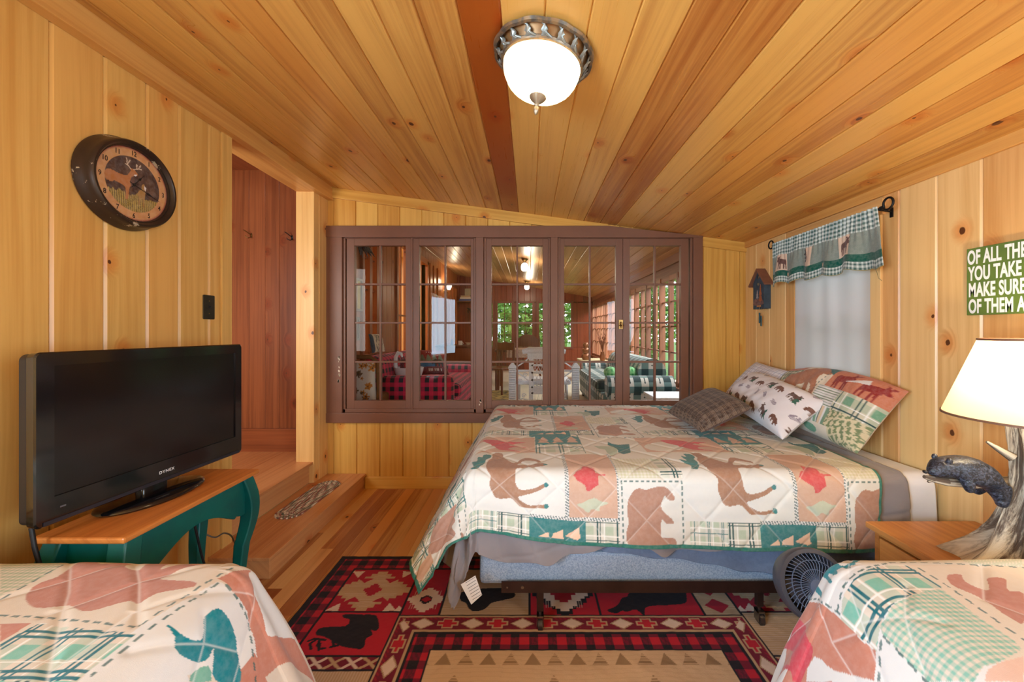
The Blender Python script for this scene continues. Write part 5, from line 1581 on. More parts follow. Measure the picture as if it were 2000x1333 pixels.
for a, b, shp, fl in ((.075, .185, MOOSE_U, False), (.40, .475, BEAR_U, False), (.715, .82, MOOSE_U, True)):
    k = mid & (x_ > a) & (x_ < b); fillc(Cv, k, np.array(S(216, 190, 168)))
    c = (a + b) / 2 * L_
    if shp is MOOSE_U: stamp(Cv, flat, -vv_ * .315, shp, c + .008, -.53 * .315, .145, .098, np.array(S(98, 64, 60)), 0, fl)
    else: stamp(Cv, flat, -vv_ * .315, shp, c - .035, -.50 * .315, .10, .07, np.array(S(52, 40, 40)), -1.2, fl)
fillc(Cv, (vv_ > .72) & (vv_ < .845), np.array(S(4, 84, 72)))
fillc(Cv, vv_ > .985, np.array(S(150, 140, 90)))
for c in (.20, .585): fillc(Cv, np.hypot((flat - c * L_) * .62, (vv_ - .80) * .315) < .014, np.array(S(206, 176, 136)))
o = grid_obj('valance', P, Cv, PILM, None, .002); tag(o, 'green gingham valance with moose patches hanging over the white shade', 'valance')
m = MB(); m.tube([(1.80, 2.03, 1.735), (1.80, 2.012, 1.70), (1.80, 2.004, 1.67), (1.80, 1.985, 1.655)], .0012, 5)
sub('loose_thread', m, plain('thread', S(120, 110, 80), .8), o)

bh = thing('wind_chime', 'small blue birdhouse wind chime with a brown roof on the right wall', 'wind chime', (XR, 3.165, 1.74))
BM_ = wallM(XR, 3.165, 1.575, -1)
BLUEP = plain('weathered_blue', S(58, 76, 92), .7, var=.35, vscale=18)
BRR = plain('brown_roof', S(136, 88, 66), .7, var=.2, vscale=10)
m = MB(); m.prism([(-.075, 0), (-.03, 0), (-.03, .03), (.03, .03), (.03, 0), (.075, 0), (.075, .215), (0, .315), (-.075, .215)], BM_ @ Vector((0, 0, .001)), (0, -1, 0), (0, 0, 1), (-.055, 0, 0)); m.build('house', BLUEP, bh, bevel=.002)
for s_ in (-1, 1):
    m = MB(); m.prism([(0, .330), (s_ * .115, .195), (s_ * .108, .186), (0, .316)], BM_ @ Vector((0, 0, .001)), (0, -1, 0), (0, 0, 1), (-.075, 0, 0)); m.build('roof_panel', BRR, bh, bevel=.001)
m = MB(); m.lathe([(.012, -.002), (.0145, 0), (.012, .002)], 20, BM_ @ Matrix.Translation((0, .262, .058)) @ Matrix.Diagonal((.8, 1.1, 1, 1)), close=True); m.build('ring', BRASS, bh)
m = MB()
for cx, cy, w, h, k in ((.030, .05, .055, .15, 0),): m.prism([(cx + (a - .5) * w, cy + b * h) for a, b in TREE_U], BM_ @ Vector((0, 0, .0565)), (0, -1, 0), (0, 0, 1), (-.003, 0, 0))
m.build('rust_tree', plain('rust_orange', S(170, 96, 62), .7, var=.3, vscale=40), bh)
m = MB(); m.prism([(-.012 + (a - .5) * .04, .08 + b * .075) for a, b in TREE_U], BM_ @ Vector((0, 0, .0565)), (0, -1, 0), (0, 0, 1), (-.003, 0, 0)); m.build('grey_tree', plain('grey_wood', S(150, 142, 142), .7), bh)
m = MB(); m.prism(smooth_poly([(-.07, .035), (-.06, .07), (-.04, .085), (-.02, .08), (0, .085), (.03, .075), (.06, .07), (.07, .04), (.03, .03), (-.03, .03)], 4), BM_ @ Vector((0, 0, .0563)), (0, -1, 0), (0, 0, 1), (-.0022, 0, 0)); m.build('bramble', plain('bramble_brown', S(128, 96, 92), .8, var=.5, vscale=70), bh)
m = MB(); m.prism(smooth_poly([(-.012, .198), (.0, .190), (.012, .198), (.010, .212), (0, .208), (-.010, .212)], 3), BM_ @ Vector((0, 0, .0563)), (0, -1, 0), (0, 0, 1), (-.002, 0, 0)); m.build('heart', plain('dull_gold', S(120, 112, 92), .6), bh)
m = MB(); m.box((-.02, .018, .02), (.035, .034, .058), 0, M=BM_); m.build('clapper_bar', plain('light_wood', S(190, 130, 80), .6), bh)
for dx, zt_, zl in ((-.012, -.03, .085), (.010, -.055, .085)):
    m = MB(); m.tube([BM_ @ Vector((dx, .018, .04)), BM_ @ Vector((dx, zt_, .04))], .0012, 5); st_ = m.build('cord', plain('chime_cord', S(200, 160, 110), .7), bh)
    m = MB(); m.tube([BM_ @ Vector((dx, zt_, .04)), BM_ @ Vector((dx, zt_ - zl, .04))], .0062, 12); sub('chime_tube', m, plain('dark_green_metal', S(40, 66, 70), .35, .5), st_, smooth=40)

sg = thing('wall_sign', 'green wooden sign with white block lettering on the right wall', 'sign', (XR, 1.51, 1.61))
GM = wallM(XR, 1.692, 1.466, -1)
SIGNG = plain('sign_green', S(100, 124, 52), .55, col2=S(88, 112, 56), vscale=4, spec=.4)
m = MB(); m.box((0, 0, .001), (.362, .287, .020), 0, M=GM); m.build('board', SIGNG, sg, bevel=.002)
for k, t_ in enumerate(('OF ALL THE PATHS', 'YOU TAKE IN LIFE', 'MAKE SURE A FEW', 'OF THEM ARE DIRT')):
    text_obj('lettering', t_, .081, WHITE_T2, GM @ Matrix.Translation((.008 if k else .004, .220 - .0700 * k, .0205)), sg, .0003, .45, .0026, 1.04)

# ------------------------------------------------------------------ nightstand, bear lamp, fan
NS_W = wood('oak_nightstand', S(206, 142, 74), S(150, 88, 38), knots=.08, tonev=.3, redv=.1, rough=.36)
ns_ = thing('nightstand', 'oak nightstand under the bear lamp beside the far bed', 'nightstand', (1.68, 1.42, 0))
m = MB(); m.box((1.447, 1.178, .555), (1.918, 1.675, .580), 1, (.4, .2, .3)); m.build('top', NS_W, ns_, bevel=.004)
m = MB()
m.box((1.475, 1.19, .05), (1.905, 1.21, .555), 1); m.box((1.475, 1.64, .05), (1.905, 1.66, .555), 1); m.box((1.89, 1.21, .05), (1.905, 1.64, .555), 2); m.box((1.475, 1.21, .05), (1.89, 1.64, .07), 1)
m.box((1.475, 1.21, .535), (1.89, 1.64, .555), 1)
m.build('body', NS_W, ns_, bevel=.002)
for z0, z1 in ((.085, .30), (.315, .53)):
    m = MB(); m.box((1.468, 1.216, z0), (1.49, 1.632, z1), 1); d_ = m.build('drawer', NS_W, ns_, bevel=.004)
    m = MB(); m.lathe([(1e-4, .026), (.012, .024), (.014, .016), (.007, .008), (.007, 0)], 16, Matrix.Translation((1.468, 1.424, (z0 + z1) / 2)) @ Matrix.Rotation(-PI / 2, 4, 'Y')); sub('knob', m, BRASS, d_, smooth=50)
for y in (1.21, 1.64):
    for x in (1.49, 1.89):
        m = MB(); m.box((x - .018, y - .018, 0), (x + .018, y + .018, .05)); m.build('foot', NS_W, ns_)

LX, LY, LZ = 1.676, 1.28, .580
lp = thing('table_lamp', 'driftwood table lamp with a climbing black bear and cream shade', 'lamp', (LX, LY, LZ))
q = N('driftwood_resin')
co_ = q.n('ShaderNodeTexCoord').outputs['UV']
u_, v_, _ = q.sep(co_)
g_ = q.noise(q.comb(q.math('MULTIPLY', u_, 30), q.math('MULTIPLY', v_, 2.6), 0), 1, 5, .7, .8)
q.set(Base_Color=q.mix(q.step(g_, .40, .60), S(84, 66, 52), S(206, 192, 170)), Roughness=.62)
q.bump(g_, 1.0, .010)
DRIFT = q.m
n1, n2 = 60, 96
aa, hh = np.meshgrid(np.linspace(0, 2 * PI, n2), np.linspace(0, 1, n1))
H_ = .54
rads = np.interp(hh, [0, .05, .12, .25, .45, .62, .8, 1.0], [.165, .150, .130, .108, .080, .068, .062, .064])
tw = aa * 7 + 3.2 * hh + .8 * np.sin(aa * 2)
rads = rads * (1 + .16 * np.sin(tw) * np.interp(hh, [0, .3, 1], [1.3, 1.0, .7]) + .085 * np.sin(aa * 15 + 5 * hh + 1.2 * np.sin(aa * 3)) + .04 * fbm(aa * 9, hh * 9, 4))
rads += np.interp(hh, [0, .06, .18], [.035, .022, 0]) * np.clip(np.cos(aa - 2.35), 0, 1) ** 3 + np.interp(hh, [0, .06, .16], [.05, .03, 0]) * np.clip(np.cos(aa - 4.2), 0, 1) ** 3
Xc = LX + .010 + .018 * np.sin(hh * 4.2) ; Yc = LY
P = np.stack([Xc + rads * np.cos(aa), Yc + rads * np.sin(aa), LZ + .001 + hh * H_], -1)
P[..., 1] = np.maximum(P[..., 1], 1.184 + .004 * np.sin(aa * 15))
me_ = MB()
V = [tuple(p) for p in P.reshape(-1, 3)]
F, U = [], []
for i in range(n1 - 1):
    for k in range(n2 - 1):
        f = (i * n2 + k, i * n2 + k + 1, (i + 1) * n2 + k + 1, (i + 1) * n2 + k)
        F.append(f); U.append([(aa[j // n2, j % n2] / 2 / PI * 1.3, hh[j // n2, j % n2]) for j in f])
F.append(tuple(range((n1 - 1) * n2, n1 * n2))); U.append([(0, 0)] * n2)
me_.add(V, F, U)
bx0, by0, bz0 = LX - .045, LY + .055, LZ
trunk = me_.build('trunk', DRIFT, lp, smooth=70)
m = MB(); m.tube([(LX - .06, LY + .02, LZ + .395), (LX - .095, LY + .04, LZ + .425), (LX - .112, LY + .05, LZ + .44)], [.015, .008, .004], 8); sub('twig', m, DRIFT, trunk, smooth=60)
m = MB(); m.tube([(bx0 + .05, by0, LZ + .300), (bx0 - .10, by0, LZ + .296), (bx0 - .20, by0, LZ + .302), (bx0 - .245, by0, LZ + .310), (bx0 - .275, by0, LZ + .318)], [.020, .018, .015, .011, .006], 10); m.tube([(bx0 - .245, by0, LZ + .310), (bx0 - .262, by0, LZ + .300)], [.008, .004], 6); m.build('branch', DRIFT, lp, smooth=60)
# the bear: one skinned body lying along the branch
q = N('black_bear_fur')
co_ = q.n('ShaderNodeTexCoord').outputs['Object']
f_ = q.noise(co_, 130, 4, .6, .8)
q.set(Base_Color=q.mix(q.step(f_, .4, .7), S(22, 24, 32), S(76, 84, 104)), Roughness=.34)
q.bump(f_, .6, .003)
FUR = q.m


def skin(name, chain, mat, parent, subs=2, root=0, extra_edges=None):
    """chain: list of (point, radius, parent index) grown into one continuous surface"""
    me = bpy.data.meshes.new(name)
    me.from_pydata([c[0] for c in chain], [(c[2], i) for i, c in enumerate(chain) if c[2] is not None], [])
    o = bpy.data.objects.new(name, me); COL.objects.link(o)
    md = o.modifiers.new('skin', 'SKIN'); md.use_smooth_shade = True
    sv_ = me.skin_vertices[0].data if me.skin_vertices else None
    if sv_ is None:
        bm_l = me.attributes; return o
    for i, c in enumerate(chain):
        r = c[1]; sv_[i].radius = (r, r) if not isinstance(r, tuple) else r
        sv_[i].use_root = (i == root)
    ms = o.modifiers.new('sub', 'SUBSURF'); ms.levels = ms.render_levels = subs
    dg = bpy.context.evaluated_depsgraph_get()
    me2 = bpy.data.meshes.new_from_object(o.evaluated_get(dg)); me2.name = name
    bpy.data.objects.remove(o, do_unlink=True)
    me2.materials.clear(); me2.materials.append(mat)
    return link(name, me2, parent, 180)


chain = [((bx0 - .060, by0, bz0 + .328), .057, None), ((bx0 - .115, by0, bz0 + .350), .054, 0), ((bx0 - .165, by0, bz0 + .355), .046, 1), ((bx0 - .202, by0, bz0 + .353), .036, 2), ((bx0 - .226, by0 - .003, bz0 + .350), .037, 3), ((bx0 - .248, by0 - .006, bz0 + .340), .023, 4), ((bx0 - .268, by0 - .008, bz0 + .336), .012, 5),
         ((bx0 - .045, by0 - .018, bz0 + .295), .040, 0), ((bx0 - .042, by0 - .026, bz0 + .262), .027, 7), ((bx0 - .044, by0 - .030, bz0 + .240), .018, 8), ((bx0 - .056, by0 - .034, bz0 + .231), .014, 9),
         ((bx0 - .050, by0 + .030, bz0 + .290), .034, 0), ((bx0 - .050, by0 + .038, bz0 + .258), .020, 11), ((bx0 - .060, by0 + .040, bz0 + .244), .014, 12),
         ((bx0 - .160, by0 - .030, bz0 + .328), .022, 2), ((bx0 - .162, by0 - .036, bz0 + .300), .017, 14), ((bx0 - .156, by0 - .036, bz0 + .276), .012, 15),
         ((bx0 - .178, by0 + .030, bz0 + .328), .020, 2), ((bx0 - .202, by0 + .024, bz0 + .320), .014, 17)]
bear = skin('bear', chain, FUR, lp)
bear['label'] = 'black bear figure lying along the branch'
for s_ in (-1, 1):
    m = MB(); m.blob((bx0 - .214, by0 + s_ * .024, bz0 + .379), (.009, .008, .011), 6); sub('ear', m, FUR, bear, smooth=180)
m = MB(); m.blob((bx0 - .280, by0 - .008, bz0 + .338), (.006, .008, .006), 6); sub('nose', m, CORD, bear, smooth=180)
SHADE = translucent('cream_paper_shade', S(250, 236, 206), .55, .7)
TRIMB = plain('brown_trim', S(120, 84, 62), .6)
m = MB(); m.lathe([(.222, LZ + .528), (.133, LZ + .789)], 72, Matrix.Translation((LX, LY, 0)))
m.f = [f for f in m.f if len(f) == 4]; m.uv = m.uv[:len(m.f)]; m.tone = m.tone[:len(m.f)]; m.mi = m.mi[:len(m.f)]
shd = m.build('lamp_shade', SHADE, lp, smooth=180)
for r, z in ((.2225, LZ + .528), (.1335, LZ + .789)):
    m = MB(); m.lathe([(r - .002, z - .003), (r + .002, z - .003), (r + .0015, z + .004), (r - .0025, z + .004)], 72, Matrix.Translation((LX, LY, 0)), close=True); sub('trim_band', m, TRIMB, shd, smooth=60)
m = MB(); m.tube([(LX, LY, LZ + .54), (LX, LY, LZ + .58)], .016, 12); m.build('socket', BRASS, lp, smooth=40)
m = MB(); m.blob((LX, LY, LZ + .655), (.030, .030, .042), 8); m.build('bulb', glow('warm_bulb', (1.0, .82, .52), 6), lp, smooth=180)
point_light('table_lamp_light', (LX - .05, LY - .05, LZ + .70), 9, (1.0, .80, .52), .03)

# round air circulator fan behind the right foreground bed
fan = thing('floor_fan', 'round grey circulator fan standing between the beds', 'fan', (1.03, 1.45, 0))
FANG = plain('grey_plastic', S(64, 64, 72), .42)
FANL = plain('fan_grille', S(88, 100, 124), .4)
fd = Vector((-.08, -.88, .36)).normalized()
fz = fd; fxv = Vector((0, 0, 1)).cross(fz).normalized(); fyv = fz.cross(fxv)
FM = Matrix(((fxv.x, fyv.x, fz.x, 1.045), (fxv.y, fyv.y, fz.y, 1.45), (fxv.z, fyv.z, fz.z, .455), (0, 0, 0, 1)))
m = MB(); m.lathe([(1e-4, -.10), (.05, -.10), (.085, -.085), (.110, -.04), (.122, .0), (.125, .035), (.121, .045), (.108, .047), (.104, .040), (.100, .0), (.09, -.05), (1e-4, -.06)], 56, FM); m.build('housing', FANG, fan, smooth=45)
m = MB()
for k in range(44):
    a = 2 * PI * k / 44
    m.tube([FM @ Vector((.022 * math.cos(a), .022 * math.sin(a), .052)), FM @ Vector((.075 * math.cos(a + .25), .075 * math.sin(a + .25), .050)), FM @ Vector((.106 * math.cos(a + .42), .106 * math.sin(a + .42), .042))], .0014, 5, cap=False)
m.lathe([(1e-4, .05), (.024, .05), (.024, .054), (1e-4, .057)], 24, FM)
for r in (.055, .085): m.lathe([(r - .0012, .049), (r + .0012, .049), (r + .0012, .0515), (r - .0012, .0515)], 40, FM, close=True)
m.build('grille', FANL, fan, smooth=60)
for k in range(4):
    a0 = 2 * PI * k / 4
    m = MB(); V = []; F = []
    for i in range(8):
        r = .02 + .072 * i / 7
        for j in range(6):
            a = a0 + (j / 5 - .5) * .95 + r * 3; V.append(FM @ Vector((r * math.cos(a), r * math.sin(a), .018 + (j / 5 - .5) * .030)))
            if i and j: F.append(((i - 1) * 6 + j - 1, i * 6 + j - 1, i * 6 + j, (i - 1) * 6 + j))
    m.add(V, F); m.build('blade', plain('dark_blade', S(40, 46, 60), .35) if k == 0 else bpy.data.materials['dark_blade'], fan, smooth=180)
m = MB(); m.tube([FM @ Vector((0, 0, -.08)), (1.12, 1.45, .38), (1.13, 1.44, .03)], .016, 12); m.build('pole', FANG, fan, smooth=50)
m = MB(); m.lathe([(1e-4, .001), (.105, .001), (.11, .008), (.10, .02), (.03, .035), (1e-4, .036)], 40, Matrix.Translation((1.13, 1.44, .0125))); m.build('base', FANG, fan, smooth=50)

# ------------------------------------------------------------------ ceiling light
cl_x, cl_y = .055, 1.446
cz = ceil_z(cl_x)
zl = Vector((-.1353, 0, -.9908))
yl = Vector((0, 1, 0)); xl = yl.cross(zl)
KM = Matrix(((xl.x, yl.x, zl.x, cl_x), (xl.y, yl.y, zl.y, cl_y), (xl.z, yl.z, zl.z, cz), (0, 0, 0, 1)))
lg = thing('ceiling_light', 'flush ceiling light with frosted glass bowl and pewter leaf rim', 'ceiling light', (cl_x, cl_y, cz))
q = N('antique_pewter')
co_ = q.n('ShaderNodeTexCoord').outputs['Object']
q.set(Base_Color=q.mix(q.step(q.noise(co_, 40, 3), .4, .65), S(150, 126, 98), S(104, 100, 94)), Roughness=.42, Metallic=.65)
PEWT = q.m
wob = lambda a, i: 1 + .022 * abs(math.sin(a * 6))
m = MB(); m.lathe([(.160, .004), (.176, .002), (.184, .008), (.182, .018), (.172, .020), (.166, .014)], 120, KM, wob=wob, close=True); m.build('outer_rim', PEWT, lg, smooth=50)
m = MB(); m.lathe([(.140, .042), (.149, .038), (.154, .044), (.151, .052), (.143, .054)], 96, KM, close=True); m.build('inner_rim', PEWT, lg, smooth=50)
m = MB(); m.lathe([(1e-4, .002), (.170, .002), (.164, .010), (.150, .024), (.142, .042), (1e-4, .044)], 72, KM); m.build('pan', plain('bronze_pan', S(150, 112, 72), .4, .5, var=.25), lg, smooth=50)
LEAF = plain('leaf_pewter', S(150, 154, 150), .4, .6, var=.3, vscale=30)
for k in range(18):
    a = 2 * PI * k / 18
    m = MB(); pts = []
    for i in range(9):
        u = i / 8; r = .150 + .024 * u + .004 * math.sin(u * 2 * PI); b = a + .26 * u + .05 * math.sin(u * PI * 2); pts.append(KM @ Vector((r * math.cos(b), r * math.sin(b), .045 - .032 * u + .006 * math.sin(u * PI))))
    m.tube(pts, [.0052, .005, .0045, .004, .0045, .005, .0045, .004, .003], 7)
    c = a + .17
    lf = [(.153, -.03), (.156, -.070), (.162, -.050), (.168, -.075), (.171, -.02), (.178, .0), (.171, .035), (.166, .070), (.160, .045), (.155, .06)]
    m.add([KM @ Vector((r * math.cos(c + d), r * math.sin(c + d),   .050 - (r - .150) * 1.1 + .004 * (j % 2))) for j, (r, d) in enumerate(lf)] + [KM @ Vector((.164 * math.cos(c), .164 * math.sin(c), .042))], [(j, (j + 1) % 10, 10) for j in range(10)])
    m.build('leaf_scroll', LEAF, lg, smooth=60)
DOME = translucent('frosted_ribbed_glass', S(226, 220, 206), .65, .35)
fl = lambda a, i: 1 + (.010 * math.sin(a * 30) if 3 <= i <= 6 else 0) + (.006 * math.sin(a * 7 + i) if 1 <= i <= 3 else 0)
m = MB(); m.lathe([(.144, .048), (.142, .066), (.135, .090), (.121, .114), (.099, .134), (.071, .149), (.040, .157), (.012, .160)], 120, KM, wob=fl)
m.f = [f for f in m.f if len(f) == 4]; m.uv = m.uv[:len(m.f)]; m.tone = m.tone[:len(m.f)]; m.mi = m.mi[:len(m.f)]
m.build('glass_bowl', DOME, lg, smooth=60)
m = MB(); m.lathe([(1e-4, .156), (.026, .155), (.032, .161), (.024, .172), (.012, .182), (.008, .187)], 48, KM, wob=lambda a, i: 1 + .04 * math.sin(a * 20)); m.lathe([(.008, .186), (.011, .191), (.007, .197), (.010, .206), (.009, .215), (.004, .224), (1e-4, .228)], 20, KM); m.build('finial', plain('pale_pewter', S(172, 158, 136), .35, .7), lg, smooth=50)
for dx in (-.05, .05):
    m = MB(); m.blob(KM @ Vector((dx, 0, .080)), .022, 8); m.build('bulb', glow('warm_bulb_ceiling', (1.0, .86, .62), 5), lg, smooth=180)
bp = KM @ Vector((-.070, -.02, .100))
point_light('ceiling_light_bulb', bp, 36, (1.0, .85, .52), .02)


# ------------------------------------------------------------------ furniture of the sunroom, seen through the interior window
def plaid_mat(name, base, dark, mid, p=.14, duty=.5, white=None, axis='yz'):
    q = N(name)
    co = q.n('ShaderNodeTexCoord').outputs['Object']
    x, y, z = q.sep(co)
    nx_, ny_, nz_ = q.sep(q.n('ShaderNodeNewGeometry').outputs['True Normal'])
    fy, fz = q.math('GREATER_THAN', q.math('ABSOLUTE', ny_), .6), q.math('GREATER_THAN', q.math('ABSOLUTE', nz_), .6)
    pick = lambda f, u, v: q.math('ADD', q.math('MULTIPLY', f, u), q.math('MULTIPLY', q.math('SUBTRACT', 1.0, f), v))
    a = q.math('FRACT', q.math('DIVIDE', pick(fy, x, y), p))
    b = q.math('FRACT', q.math('DIVIDE', pick(fz, x, z), p))
    A, B = q.math('LESS_THAN', a, duty), q.math('LESS_THAN', b, duty)
    c = q.mix(q.math('MULTIPLY', q.math('ADD', A, B), .5), base, mid)
    c = q.mix(q.math('MULTIPLY', A, B), c, dark)
    if white:
        w = q.math('MULTIPLY', q.math('GREATER_THAN', a, duty), q.math('GREATER_THAN', b, duty))
        c = q.mix(w, c, white)
        da = q.math('ABSOLUTE', q.math('SUBTRACT', a, .75)); db = q.math('ABSOLUTE', q.math('SUBTRACT', b, .75))
        c = q.mix(q.math('LESS_THAN', q.math('ADD', da, db), .07), c, dark)
    q.set(Base_Color=c, Roughness=.85)
    q.bsdf.inputs['Sheen Weight'].default_value = .2
    return q.m


REDPL = plaid_mat('red_buffalo_plaid', S(216, 40, 84), S(38, 36, 46), S(128, 36, 66), .10)
GRNPL = plaid_mat('green_white_plaid', S(120, 148, 144), S(24, 54, 58), S(58, 86, 90), .17, .5, S(198, 196, 190), 'xz')
WICK = plain('white_wicker', S(226, 228, 236), .6, bump=.8, bscale=110, var=.12, vscale=60)
DKW = wood('dark_furniture_wood', S(112, 62, 36), S(64, 32, 20), knots=.02, tonev=.3, redv=.2)
LTW = plain('pale_table_paint', S(206, 190, 150), .5, var=.1)


def cyl_roll(m, a, b, r, n=20): m.tube([a, b], r, n)


def cushion_quad(name, quad, th, paint, label, mat, cat='cushion', seed=1, n=40, group=None):
    return pillow(name, quad, th, paint, label, mat, None, n, group, .05, 0, cat, seed, .002)


# red plaid sofa along the left wall
so = thing('sofa', 'red and black plaid sofa along the left wall of the sunroom', 'sofa', (-1.4, 5.3, SF))
m = MB(); m.box((-1.90, 4.50, SF + .08), (-.86, 6.20, SF + .30)); m.build('base', REDPL, so, bevel=.04)
m = MB(); m.box((-1.70, 4.66, SF + .28), (-.82, 6.02, SF + .45)); m.build('seat_cushion', REDPL, so, bevel=.06)
m = MB(); m.prism([(0, SF + .2), (.30, SF + .2), (.22, SF + .74), (.14, SF + .80), (.03, SF + .79)], (-1.93, 4.5, 0), (1, 0, 0), (0, 0, 1), (0, 1.70, 0)); m.build('backrest', REDPL, so, bevel=.04)
for y in (4.48, 6.02):
    m = MB(); m.box((-1.88, y, SF + .08), (-.88, y + .18, SF + .56)); m.build('arm', REDPL, so, bevel=.06)
for x in (-1.84, -.94):
    for y in (4.55, 6.12):
        m = MB(); m.box((x - .03, y - .03, SF), (x + .03, y + .03, SF + .085)); m.build('leg', DKW, so)


def paint_scene(x, y, w, h):
    C = np.ones(x.shape + (3,)) * np.array(S(150, 30, 46))
    a, b = x / w, y / h
    fillc(C, (b > .45) & (b < .45 + .28 * np.abs(np.sin(a * 14)) ** 1.0 + .05), np.array(S(126, 150, 132)))
    fillc(C, (b > .28) & (b < .47) & (a < .6), np.array(S(40, 120, 190)))
    stamp(C, x, y, BEAR_U, .66 * w, .48 * h, .5 * w, .42 * h, np.array(S(22, 44, 52)))
    fillc(C, b < .26, np.array(S(120, 22, 36)))
    for cx in (.30, .36, .42, .52, .58, .64, .74): fillc(C, (np.abs(a - cx) < .018) & (np.abs(b - .16) < .05), np.array(S(236, 232, 230)))
    for cx in (.30, .38, .46, .54, .62): fillc(C, (np.abs(a - cx) < .02) & (np.abs(b - .88) < .025), np.array(S(226, 200, 200)))
    return C


cushion_quad('pillow', ((-1.13, 5.52, SF + .46), (-1.22, 5.62, SF + .80), (-1.58, 5.52, SF + .82), (-1.50, 5.42, SF + .47)), .07, paint_scene, 'dark red pillow with a black bear scene on the plaid sofa', PILM, 'pillow', 3, 60)


def paint_redcheck(x, y, w, h):
    C = np.ones(x.shape + (3,)); check3(C, np.ones(x.shape, bool), x, y, .075); return C


# white swan basket on the sofa with a red check cushion in it
swn = thing('swan_basket', 'white swan shaped basket sitting on the red plaid sofa', 'basket', (-1.52, 4.86, SF + .46))
m = MB()
nn = 24
P_ = []
for i, (r, z) in enumerate([(.02, 0), (.09, .004), (.135, .06), (.155, .13), (.160, .17), (.148, .168), (.12, .07), (.02, .03)]): P_.append((r, z))
m.lathe(P_, 28, Matrix.Translation((-1.50, 4.86, SF + .462)) @ Matrix.Diagonal((1.15, .85, 1, 1))); m.build('bowl', plain('white_glaze', S(228, 230, 236), .35), swn, smooth=50)
m = MB(); m.tube([(-1.63, 4.84, SF + .55), (-1.66, 4.84, SF + .66), (-1.655, 4.84, SF + .76), (-1.625, 4.84, SF + .815), (-1.59, 4.84, SF + .80), (-1.575, 4.84, SF + .76)], [.034, .028, .024, .024, .022, .010], 12); m.build('neck', bpy.data.materials['white_glaze'], swn, smooth=60)
cushion_quad('cushion', ((-1.38, 4.78, SF + .56), (-1.42, 4.90, SF + .74), (-1.62, 4.92, SF + .72), (-1.60, 4.80, SF + .54)), .05, paint_redcheck, 'small red and black check cushion inside the white swan basket', PILM, 'cushion', 5)


def paint_floral(x, y, w, h):
    C = np.ones(x.shape + (3,)) * np.array(S(206, 196, 180))
    r = random.Random(3)
    for k in range(26):
        cx, cy, rr_ = r.uniform(0, w), r.uniform(0, h), r.uniform(.02, .045)
        an = np.arctan2(y - cy, x - cx); d = np.hypot(x - cx, y - cy)
        fillc(C, d < rr_ * (.72 + .28 * np.cos(an * 5)), np.array(S(190, 122, 40)) if k % 3 else np.array(S(96, 70, 34)))
        fillc(C, d < rr_ * .2, np.array(S(60, 36, 20)))
    return C


ac = thing('armchair', 'floral print armchair with gold brown edges at the sunroom left', 'armchair', (-1.74, 4.15, SF))
fl_ = cushion_quad('backrest', ((-1.60, 4.10, SF + .30), (-1.60, 4.06, SF + .77), (-1.92, 4.06, SF + .79), (-1.92, 4.10, SF + .30)), .05, paint_floral, None, PILM, None, 4, 60)
fl_.parent = ac; fl_.matrix_parent_inverse = root_inv(ac)
m = MB(); m.box((-1.93, 4.12, SF + .06), (-1.58, 4.42, SF + .40)); m.build('seat', plain('gold_brown_velvet', S(128, 88, 46), .8, var=.3), ac, bevel=.03)
m = MB(); m.tube([(-1.585, 4.09, SF + .06), (-1.58, 4.09, SF + .5), (-1.585, 4.08, SF + .76), (-1.66, 4.07, SF + .81), (-1.92, 4.07, SF + .82)], .022, 10); m.build('back_frame', bpy.data.materials['gold_brown_velvet'], ac, smooth=60)
for x in (-1.90, -1.61):
    for y in (4.15, 4.39): m = MB(); m.box((x - .02, y - .02, SF), (x + .02, y + .02, SF + .07)); m.build('leg', DKW, ac)


def paint_pines(x, y, w, h):
    C = np.ones(x.shape + (3,)) * np.array(S(216, 206, 184))
    r = random.Random(8)
    for k in range(40): stamp(C, x, y, TREE_U, r.uniform(.1, w), r.uniform(0, h), .035, .05, np.array(S(120, 118, 106)))
    fillc(C, x < .06, np.array(S(60, 80, 96)))
    return C


cushion_quad('pillow', ((-1.86, 5.02, 1.128), (-1.905, 5.02, 1.36), (-1.905, 4.62, 1.36), (-1.86, 4.62, 1.128)), .03, paint_pines, 'beige pine print pillow on the sill of the sunroom window', PILM, 'pillow', 6, 40)
FRAMEM = plain('grey_gold_frame', S(120, 112, 92), .4, .3)
for k, (ya, yb_, za, zb_, lb) in enumerate(((4.335, 4.505, 1.62, 1.99, 'tall framed yellow picture on the sunroom left wall'), (4.335, 4.42, 1.29, 1.55, 'small framed green picture below the yellow picture'))):
    t = thing('picture_frame', lb, 'picture', (SX0, (ya + yb_) / 2, za))
    m = MB()
    for a, b in (((SX0 + .001, ya, za), (SX0 + .03, ya + .025, zb_)), ((SX0 + .001, yb_ - .025, za), (SX0 + .03, yb_, zb_)), ((SX0 + .001, ya + .025, za), (SX0 + .03, yb_ - .025, za + .025)), ((SX0 + .001, ya + .025, zb_ - .025), (SX0 + .03, yb_ - .025, zb_))): m.box(a, b)
    m.build('frame', FRAMEM, t)
    m = MB(); m.box((SX0 + .002, ya + .025, za + .025), (SX0 + .012, yb_ - .025, zb_ - .025)); m.build('picture', plain('yellow_print' if k == 0 else 'green_print', S(216, 196, 92) if k == 0 else S(150, 170, 130), .5, var=.25, vscale=9), t)
FEATH = plain('grey_feathers', S(124, 120, 116), .8, var=.5, vscale=40)
ft = thing('feather_bundle', 'grey feathery bundle hanging high on the sunroom left wall', 'decoration', (-1.9, 4.4, 2.38))
